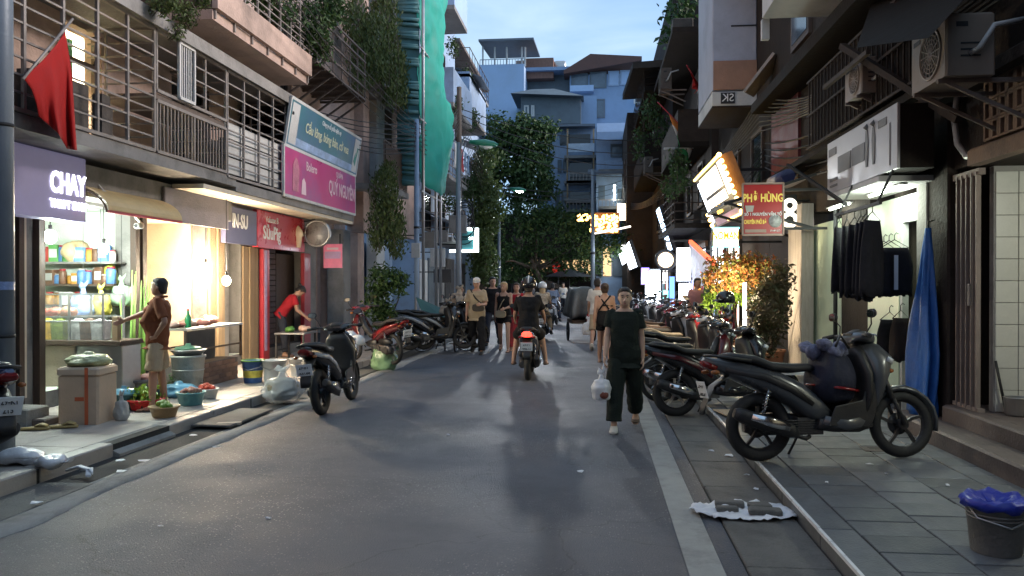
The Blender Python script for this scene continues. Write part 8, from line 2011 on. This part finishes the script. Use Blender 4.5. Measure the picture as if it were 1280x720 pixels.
# shelves with goods on the partition wall that faces the camera
YS = s1b-.01; YF = YS-.30
sh_ = thing('shop_shelves','three wall shelves crowded with goods inside the first shop','shelves',(-7.2,YS,0)); zsh = [P(90,381,Y=YF).z, P(90,355,Y=YF).z, P(90,327,Y=YF).z]
xs0, xs1 = P(46,350,Y=YF).x, P(142,350,Y=YF).x
for z in zsh: put('shelf_board', MB().cbox(xs0,xs1,YF,YS,z-.03,z,.004), wood_d if z != zsh[2] else plaster_g, sh_, True)
for x in (xs0+.2,xs1-.2): put('bracket', MB().bar((x,YS-.01,zsh[0]-.25),(x,YF+.05,zsh[0]-.035),.03), rust, sh_, True)
rnd = random.Random(21)
cols_ = [('jar_red',(.45,.06,.05),'red'),('jar_amber',(.45,.22,.04),'amber'),('jar_white',(.6,.6,.58),'white'),('jar_brown',(.14,.07,.04),'brown'),('jar_green',(.10,.28,.08),'green'),('jar_blue',(.10,.22,.45),'blue')]
shn = ['lowest','middle','top']; orr = ['at the left end','second from the left end','third from the left end','fourth from the left end','left of the middle','in the middle','right of the middle','fourth from the right end','third from the right end','second from the right end','at the right end']
for j, z in enumerate(zsh):
    nn = 11
    for k in range(nn):
        if j == 0 and k > 5: continue
        x = xs0+.1+(xs1-xs0-.2)*k/(nn-1); nm, co, cn = cols_[rnd.randrange(6)]; r = rnd.uniform(.045,.075); h = rnd.uniform(.13,.24); yy = YS-.14+rnd.uniform(-.06,.04)
        if (j*nn+k)%4 == 3:
            t = thing('carton','small %s carton on the %s shop shelf, %s'%(cn,shn[j],orr[k]),'carton',(x,yy,z),rnd.uniform(-.3,.3),'goods on the shop shelves'); put('box', MB().cbox(-r*1.2,r*1.2,-r,r,0,h,.006), mat(nm,co,rough=.4,var=.2), t); put('label_print', MB().box(-r,r,-r-.003,-r-.001,h*.25,h*.75), plaster_w, t)
        else:
            t = thing('jar','%s jar on the %s shop shelf, %s'%(cn,shn[j],orr[k]),'jar',(x,yy,z),0,'goods on the shop shelves'); put('body', MB().lathe([(r*.9,0),(r,.01),(r,h*.8),(r*.75,h*.9)],(0,0,0),12), mat(nm,co,rough=.4,var=.2), t); put('lid', MB().cyl((0,0,h*.9),(0,0,h),r*.8,n=12), plaster_w if k%2 else redf, t)
for px, py, Yp, r, h, co, lb, nm in ((104,398,10.0,.17,.40,(.30,.42,.75),'blue plastic bag hanging over the glass cabinet','blue_bag_film'),(126,394,10.1,.14,.34,(.75,.62,.12),'yellow filled clear bag hanging over the cabinet','yellow_bag_film'),(152,382,10.4,.15,.34,(.30,.42,.30),'pale green bag hanging beside the first shop door','green_bag_film'),(138,362,10.5,.09,.42,(.5,.6,.1),'yellow green bag hanging high right of the shelves','lime_bag_film')):
    p = P(px,py,Y=Yp); t = plastic_bag(lb,(p.x,p.y,p.z),r,h,mat(nm,co,rough=.3,var=.25,bump=.15,bscale=12),seed=int(px)); put('hanging_string', MB().cyl((0,0,h),(0,0,2.6-p.z),.004,n=4), wire_m, t)
lump('stack of paper bags on the counter behind the cabinet',(P(88,300,Y=YF).x,YS-.15,zsh[2]),.2,mat('kraft_bag',(.55,.42,.24),rough=.7,var=.3,scale=6),'bags','paper_bags',71,.9)
# step blocks, foam box, slippers
t = thing('door_step','cracked stone step at the door of the first shop','step',(-6.2,8.4,KH)); put('block', MB().cbox(-6.48,-5.85,7.7,yl(62,-5.85),KH,.30,.015), concrete, t, True); put('block', MB().cbox(-5.95,-5.70,yl(56,-5.7),yl(78,-5.7),KH+.001,.19,.012), step_m, t, True)
bx_ = gp(117,527,KH); t = thing('foam_box','tall dirty beige foam box with orange tape on the pavement','box',bx_,R(8)); 
put('body', MB().cbox(-.28,.14,-.20,.24,0,.52,.02), mat('dirty_foam',(.60,.43,.30),rough=.7,var=.12,scale=3,dirt=.4,dcol=(.35,.26,.2)), t); put('lid', MB().cbox(-.29,.15,-.21,.25,.521,.60,.02), mat('dirty_foam2',(.62,.46,.33),rough=.7,var=.1), t); put('tape', MB().box(.005,.04,-.213,-.2085,.0,.6).box(-.10,-.005,-.206,-.2015,.25,.29), mat('orange_tape',(.6,.13,.05),rough=.4), t)
plastic_bag('clear bag of pale green vegetables lying on the foam box',(bx_[0]-.07,bx_[1]+.02,.60+KH),.23,.15,mat('veg_bag',(.50,.52,.30),rough=.4,var=.4,scale=16,bump=.1),seed=9,knot=False)
plastic_bag('clear bag of rubbish leaning on the right of the foam box',(bx_[0]+.24,bx_[1]+.12,KH),.085,.26,mat('grey_film',(.42,.40,.37),rough=.35,var=.3,bump=.15,bscale=10),seed=8)
t = thing('slippers','pair of yellowish slippers on the pavement by the step','slippers',gp(62,537,KH),R(20)); slm_ = mat('yellow_slipper',(.42,.31,.13),rough=.7,var=.15)
for k, (dx, dy, r_) in enumerate(((-.13,0,.3),(.11,.06,-.1))):
    sb_ = MB().loft([((dx-.13,dy,.015),(0,.035,0),(0,0,.015)),((dx-.04,dy,.018),(0,.045,0),(0,0,.018)),((dx+.06,dy,.018),(0,.052,0),(0,0,.018)),((dx+.13,dy,.015),(0,.03,0),(0,0,.013))],12,2.5).loft([((dx+.0,dy,.04),(0,.05,0),(0,0,.012)),((dx+.05,dy,.06),(0,.055,0),(0,0,.012)),((dx+.11,dy,.04),(0,.04,0),(0,0,.012))],10,2.5); put('slipper', sb_, slm_, t)
def basin(label, p, r, h, co, nm, name='basin'):
    t = thing(name,label,'basin',p); put('bowl', MB().lathe([(r*.72,0),(r*.78,.01),(r*.95,h*.85),(r*1.06,h*.9),(r*1.06,h),(r*.93,h),(r*.72,.03),(.01,.03)],(0,0,0),24), mat(nm,co,rough=.4,var=.1), t); put('foot_ring', MB().lathe([(r*.6,-.0),(r*.66,-.0),(r*.66,.012),(r*.6,.012)],(0,0,0.0),20), mat(nm,co), t); return t
p = gp(182,512,KH); basin('red plastic basin of herbs at the feet of the man in the polo',p,.20,.13,(.50,.03,.03),'red_plastic')
def greens(label, p, r, h, n=160, m=None, seed=0):
    t = thing('leafy_greens',label,'vegetables',p); bl = [((p[0],p[1],p[2]+h*.5),(r,r,h*.55))]; put('leaves', leaves(MB(),bl,n,.07,seed,.0,1.8), m or leaf_l, t, True); put('stalk', MB().tube([(0,0,0),(.02,0,h*.6)],.02,6).tube([(.03,.02,0),(.08,.02,h*.5)],.015,6), veg, t); return t
greens('bunch of green herbs in the red basin',(p[0],p[1],p[2]+.09),.17,.14,260,None,3)
p = gp(155,512,KH); basin('dark teal basin left of the red basin',p,.19,.20,(.03,.10,.13),'teal_plastic'); plastic_bag('blue plastic bag in the teal basin',(p[0],p[1],p[2]+.10),.15,.18,mat('blue_film',(.10,.28,.42),rough=.3,var=.2,bump=.15,bscale=12),seed=31,knot=False)
p = gp(172,498,KH); basin('grey basin with fruit behind the red basin',p,.26,.26,(.12,.12,.13),'grey_plastic'); 
t = thing('banana_bunch','yellow bananas lying on the grey basin','bananas',(p[0]-.06,p[1],p[2]+.24))
for k in range(5): put('banana', MB().tube([(-.1+.03*k,-.06,.02),(-.08+.03*k,0,.07),(-.05+.03*k,.06,.05),(-.03+.03*k,.1,.02)],[.008,.02,.02,.008],8), mat('banana_yellow',(.7,.45,.05),rough=.5,var=.15), t)
lump('pink bag of fruit in the grey basin',(p[0]+.12,p[1]+.03,p[2]+.2),.13,mat('pink_fruit',(.6,.3,.25),rough=.5,var=.3,scale=10),'fruit','fruit',61)
p = gp(213,496,KH); plastic_bag('light blue plastic sack lying right of the man in the polo',(p[0]+.08,p[1]+.05,KH),.26,.2,mat('light_blue_film',(.15,.36,.50),rough=.3,var=.2,bump=.15,bscale=10),seed=33,knot=False); 
for k,(px,py,r,h,co,nm,lb,nb) in enumerate(((205,521,.16,.12,(.35,.22,.10),'straw_basket','shallow straw basket of limes at the kerb side of the man','lime'),(238,506,.17,.16,(.10,.28,.30),'cyan_basin','turquoise basin of onions in front of the metal bin','onion'),(258,498,.15,.13,(.5,.5,.48),'white_basin','white basin of tomatoes before the plinth','tomato'))):
    q = gp(px,py,KH); basin(lb,q,r,h,co,nm); fm = mat(nb+'_skin',{'lime':(.14,.26,.03),'onion':(.35,.14,.10),'tomato':(.5,.05,.02)}[nb],rough=.35,var=.25,scale=10); fr_ = thing('fruit_heap','heap of %ss in the %s'%(nb,nm.replace('_',' ')),'produce',(q[0],q[1],q[2]+h*.7)); rq = random.Random(k)
    for j in range(14): a_ = rq.uniform(0,6.28); d_ = rq.uniform(0,r*.75); put(nb, MB().ell((d_*math.cos(a_),d_*math.sin(a_),.03+.05*(1-d_/r)),.036,.036,.034,8,6), fm, fr_)
p = gp(224,490,KH); greens('bunch of dark leafy greens behind the blue sack',(p[0],p[1]+.1,KH),.22,.30,300,leaf_d,4); greens('green bunch leaning beside the man with yellow flowers',(p[0]-.35,p[1]+.15,KH),.2,.26,200,leaf_l,6)
def sugarcane():
    a = P(166,470,X=-6.25); t = thing('bamboo_leaves','tall fresh green stalks leaning by the door jamb behind the man','stalks',(a.x,a.y,KH)); mb = MB(); rnd = random.Random(3)
    for k in range(11): x = rnd.uniform(-.05,.1); y = rnd.uniform(-.12,.12); mb.tube([(x,y,0),(x*1.2,y*1.3,.8),(x*1.6+rnd.uniform(-.05,.05),y*1.8+rnd.uniform(-.1,.1),1.55+rnd.uniform(-.2,.15))],[.022,.02,.006],6)
    put('stalk', mb, mat('fresh_stalk',(.28,.48,.10),rough=.5,var=.25,scale=8), t)
    put('tie', MB().torus((.01,0,.7),.12,.012,'z',14,5), redf, t)
sugarcane()
p = gp(235,489,KH); t = thing('metal_bin','grey metal bin with a green pan on top beside the plinth','bin',p); put('body', MB().lathe([(.17,0),(.18,.01),(.22,.46),(.235,.47),(.235,.50),(.21,.5)],(0,0,0),24), mat('galvanised',(.36,.36,.34),rough=.5,metal=.4,var=.2,dirt=.4), t); put('band', MB().torus((0,0,.3),.207,.008,'z',24,6), steel_sh, t)
t = thing('steel_pan','round pan with a green lid on the metal bin','pan',(p[0],p[1],p[2]+.50)); put('pan', MB().lathe([(.17,0),(.24,.07),(.25,.075),(.22,.08)],(0,0,0),24), steel_sh, t); put('lid', MB().lathe([(.19,.08),(.16,.11),(.04,.13),(.03,.16),(.01,.16)],(0,0,0),20), mat('green_lid',(.08,.2,.12),rough=.4), t)
def bucket(label, p, r, h, m, cat='bucket', lid=None, extra=None):
    t = thing('bucket',label,cat,p); put('body', MB().lathe([(r*.8,0),(r*.82,.008),(r,h*.97),(r*1.05,h*.97),(r*1.05,h),(r*.95,h),(r*.9,h*.6)],(0,0,0),24), m, t); put('handle', MB().tube([(r,0,h*.93),(r*.9,-r*.6,h*.72),(0,-r*1.07,h*.6),(-r*.9,-r*.6,h*.72),(-r,0,h*.93)],.006,5), steel_sh, t)
    if lid: put('lid', lid, extra, t)
    return t
p = gp(316,478,KH); b1 = bucket('blue and yellow printed bucket beside the white one',p,.16,.33,mat('blue_bucket',(.06,.14,.36),rough=.4,var=.25,scale=6)); put('label_print', MB().loft([((0,0,.08),(.140,0,0),(0,.140,0)),((0,0,.26),(.153,0,0),(0,.153,0))],24,2,caps=False), mat('yellow_print',(.6,.5,.08),rough=.5,var=.7,scale=5), b1); put('green_rim', MB().torus((0,0,.33),.165,.014,'z',24,6), veg, b1)
p = gp(343,478,KH); bucket('plain white bucket behind the big rubbish bag',p,.18,.34,mat('white_bucket',(.58,.58,.56),rough=.45,var=.08))
p = gp(372,470,KH); bucket('small pale bucket under the small table',p,.13,.28,mat('pale_bucket',(.5,.5,.5),rough=.45))
p = gp(353,502,.02); plastic_bag('big clear knotted bag of kitchen waste at the left kerb',p,.27,.40,film,mat('food_waste',(.20,.17,.11),rough=.8,var=.6,scale=16,bump=.2),seed=41,fill_h=.7)
p = gp(480,463,0.0); plastic_bag('green net bag of rubbish standing at the left kerb',p,.24,.52,mat('green_film',(.22,.36,.20),rough=.3,var=.3,bump=.15,bscale=9,alpha=.85),veg,seed=42)
p = gp(372,474,KH); t = thing('incense_cone','small red packet standing near the kitchen waste bag','packet',gp(360,484,KH)); put('packet', MB().lathe([(.05,0),(.05,.06),(.02,.14),(.005,.16)],(0,0,0),8), redf, t); put('tag', MB().box(-.02,.02,-.052,-.05,.02,.05), plaster_w, t)
p = gp(35,580,KH); 
for k, (px, py, s, lb) in enumerate(((30,580,.13,'crumpled white plastic bag by the navy scooter'),(62,583,.10,'crumpled grey white bag lying right of the navy scooter'))):
    q = gp(px,py,KH); t = thing('crumpled_bag',lb,'litter',q); mb = MB().ell((0,0,s*.45),s*1.3,s,s*.5,18,12); o = put('film', mb, filmw, t); noisy(o.data, s*.55, 9, k); put('corner', MB().loft([((s,0,.03),(.02,0,0),(0,.05,0)),((s*1.7,.02,.05),(.01,0,.02),(0,.04,0))],8,2.2), filmw, t)
t = thing('curved_rag','white curled strip lying in the left gutter','litter',gp(98,594,0.015)); put('strip', MB().loft([((-.13,.03,.03),(0,.02,0),(0,0,.012)),((-.03,.05,.06),(0,.03,0),(0,0,.012)),((.08,.0,.05),(0,.03,0),(0,0,.012)),((.15,-.1,.02),(.02,.01,0),(0,0,.01))],8,2.5), litter_w, t); put('fold', MB().loft([((.0,.04,.03),(0,.03,0),(0,0,.01)),((.12,-.02,.06),(0,.03,0),(0,0,.01)),((.16,-.06,.03),(0,.01,0),(0,0,.008))],8,2.5), litter_w, t)
p = gp(272,532,.02); solo('plank_scrap', MB().obox((p[0],p[1],.035),(.5,.07,.03),(0,0,R(20))), mat('grey_wood_scrap',(.4,.36,.3),rough=.8), 'pale wood scrap lying in the left gutter', 'plank')
# ================================================================== RIGHT SMALL THINGS
p = gp(1246,690,KH); bq = bucket('grey plastic bucket with a blue bag inside at the right edge',p,.155,.29,mat('grey_bucket',(.17,.17,.165),rough=.55,var=.15,dirt=.4)); put('ridge', MB().torus((0,0,.22),.147,.006,'z',24,5).torus((0,0,.20),.146,.005,'z',24,5), mat('grey_bucket',(.2,.2,.2)), bq)
lb_ = thing('bag_liner','bright blue plastic liner spread over the grey bucket','liner',(p[0],p[1],p[2]+.285)); rs = []
for j, (r_, z_) in enumerate(((.172,-.03),(.176,.0),(.165,.022),(.12,.012),(.05,-.02),(.01,-.03))):
    rs.append([(r_*(1+.06*math.sin(k*2.1+j))*math.cos(2*PI*k/28),r_*(1+.06*math.sin(k*2.1+j))*math.sin(2*PI*k/28),z_+.012*math.sin(k*1.7+j*2)) for k in range(28)])
put('liner', MB().rings(rs), mat('blue_liner',(.015,.03,.33),rough=.4,var=.15,bump=.12,bscale=14), lb_)
# broken slab wrapped in a white bag
p = gp(930,641,.018); t = thing('torn_bag','torn white plastic bag with four stone pieces in the right gutter','litter',p); mb = MB(); gx, gy = 34, 22; vs = []
for j in range(gy+1):
    for i in range(gx+1):
        u = -1+2*i/gx; v = -1+2*j/gy; q = max(abs(u),abs(v)); l_ = math.hypot(u,v) or 1; sc_ = q/l_*(1+.16*mnoise.noise(Vector((u*2.2,v*2.2,5)))+.06*mnoise.noise(Vector((u*7,v*7,2))))
        x = .36*u*sc_; y = .22*v*sc_; vs.append((x,y,.004+.055*abs(mnoise.noise(Vector((x*9,y*11,1))))+.02*abs(mnoise.noise(Vector((x*28,y*28,4))))))
mb.add(vs,[(j*(gx+1)+i,j*(gx+1)+i+1,(j+1)*(gx+1)+i+1,(j+1)*(gx+1)+i) for j in range(gy) for i in range(gx)],True)
o = put('bag_film', mb, litter_w, t); o.modifiers.new('t','SOLIDIFY').thickness = .002
for (x, y, w_, d_, a) in ((-.08,.10,.20,.08,-5),(.12,.06,.15,.10,8),(-.12,-.04,.15,.06,3),(.13,-.07,.22,.10,-4)):
    put('stone_piece', MB().cbox(-w_/2,w_/2,-d_/2,d_/2,.02,.052,.008).xform(Matrix.Translation((x,y,0)) @ Matrix.Rotation(R(a),4,'Z')), gutter_m, t)
rnd = random.Random(77)
lt_ = MB()
for (px, py, z, s) in ((1087,582,KH,.035),(1034,605,KH,.02),(1108,594,KH,.02),(1185,608,KH,.02),(725,591,.012,.03),(890,565,.012,.03),(912,571,.012,.05),(935,595,.014,.03),(946,613,.014,.025),(240,545,.02,.06),(150,577,.02,.05),(180,578,.02,.06),(200,660,.01,.02),(335,650,.01,.03),(152,590,.02,.05),(45,630,.02,.05),(560,545,.012,.02),(270,560,.02,.04)):
    q = gp(px,py,z); n_ = 6; pts = []
    for k in range(n_): a = 2*PI*k/n_; r_ = s*.6*rnd.uniform(.6,1.4); pts.append((q[0]+r_*1.4*math.cos(a),q[1]+r_*math.sin(a),z+.004+rnd.uniform(0,.012)))
    lt_.rings([pts,[(x,y,zz+.004) for x,y,zz in pts]],True,False)
o = put('litter_scraps', lt_, litter_w); o['kind'] = 'stuff'; o['label'] = 'small white paper scraps scattered on the road and pavements'; o['category'] = 'litter'
p = gp(925,500,0); t = thing('cardboard_sheet','flattened cardboard sheet behind the rear wheel of the grey scooter','cardboard',(1.75,9.3,KH)); cbm = mat('cardboard',(.45,.33,.22),rough=.8,var=.15)
put('sheet', MB().obox((-.12,0,.02),(.5,.4,.012),(0,.03,.2)), cbm, t); put('flap', MB().obox((.22,.08,.07),(.3,.4,.01),(0,-.4,.2)), cbm, t)
p = gp(1000,505,KH); t = thing('bench_plank','low pale bench behind the grey scooter','bench',(2.3,10.1,KH)); put('seat', MB().cbox(-.5,.4,-.15,.15,.38,.42,.01), plaster_w, t); put('leg', MB().bar((-.4,0,0),(-.4,0,.38),.05), wood_d, t); put('leg', MB().bar((.3,0,0),(.3,0,.38),.05), wood_d, t)
# drain grate in the pavement
p = gp(1110,562,KH); t = thing('drain_cover','rusty drain cover let into the right pavement','drain cover',(p[0],p[1],KH)); put('plate', MB().cbox(-.22,.22,-.10,.10,-.004,.004,.003), rust, t); put('slot', MB().box(-.16,.16,-.02,.0,.0045,.006).box(-.16,.16,.03,.05,.0045,.006), ink, t)
# ================================================================== LETTERING TO MESH
def bake_text():
    fonts = [o for o in bpy.data.objects if o.type == 'FONT']
    cache = {}; ts = bpy.data.scenes.new('tmp_text'); vl = ts.view_layers[0]
    firsts = {}
    for o in fonts:
        if o.data.name not in firsts: firsts[o.data.name] = bpy.data.objects.new('t', o.data); ts.collection.objects.link(firsts[o.data.name])
    vl.update(); dg = vl.depsgraph
    for n_, t in firsts.items():
        me = bpy.data.meshes.new_from_object(t.evaluated_get(dg)); me.name = 'lettering'; cache[n_] = me
    for o in fonts:
        nm = o.name; nm = nm.split('.')[0]
        p = o.parent; M = o.matrix_basis.copy(); lab = cache[o.data.name]
        bpy.data.objects.remove(o)
        c = bpy.data.objects.new(nm, lab); COL.objects.link(c); c.parent = p; c.matrix_basis = M
    for t in firsts.values(): bpy.data.objects.remove(t)
    bpy.data.scenes.remove(ts)
bake_text()
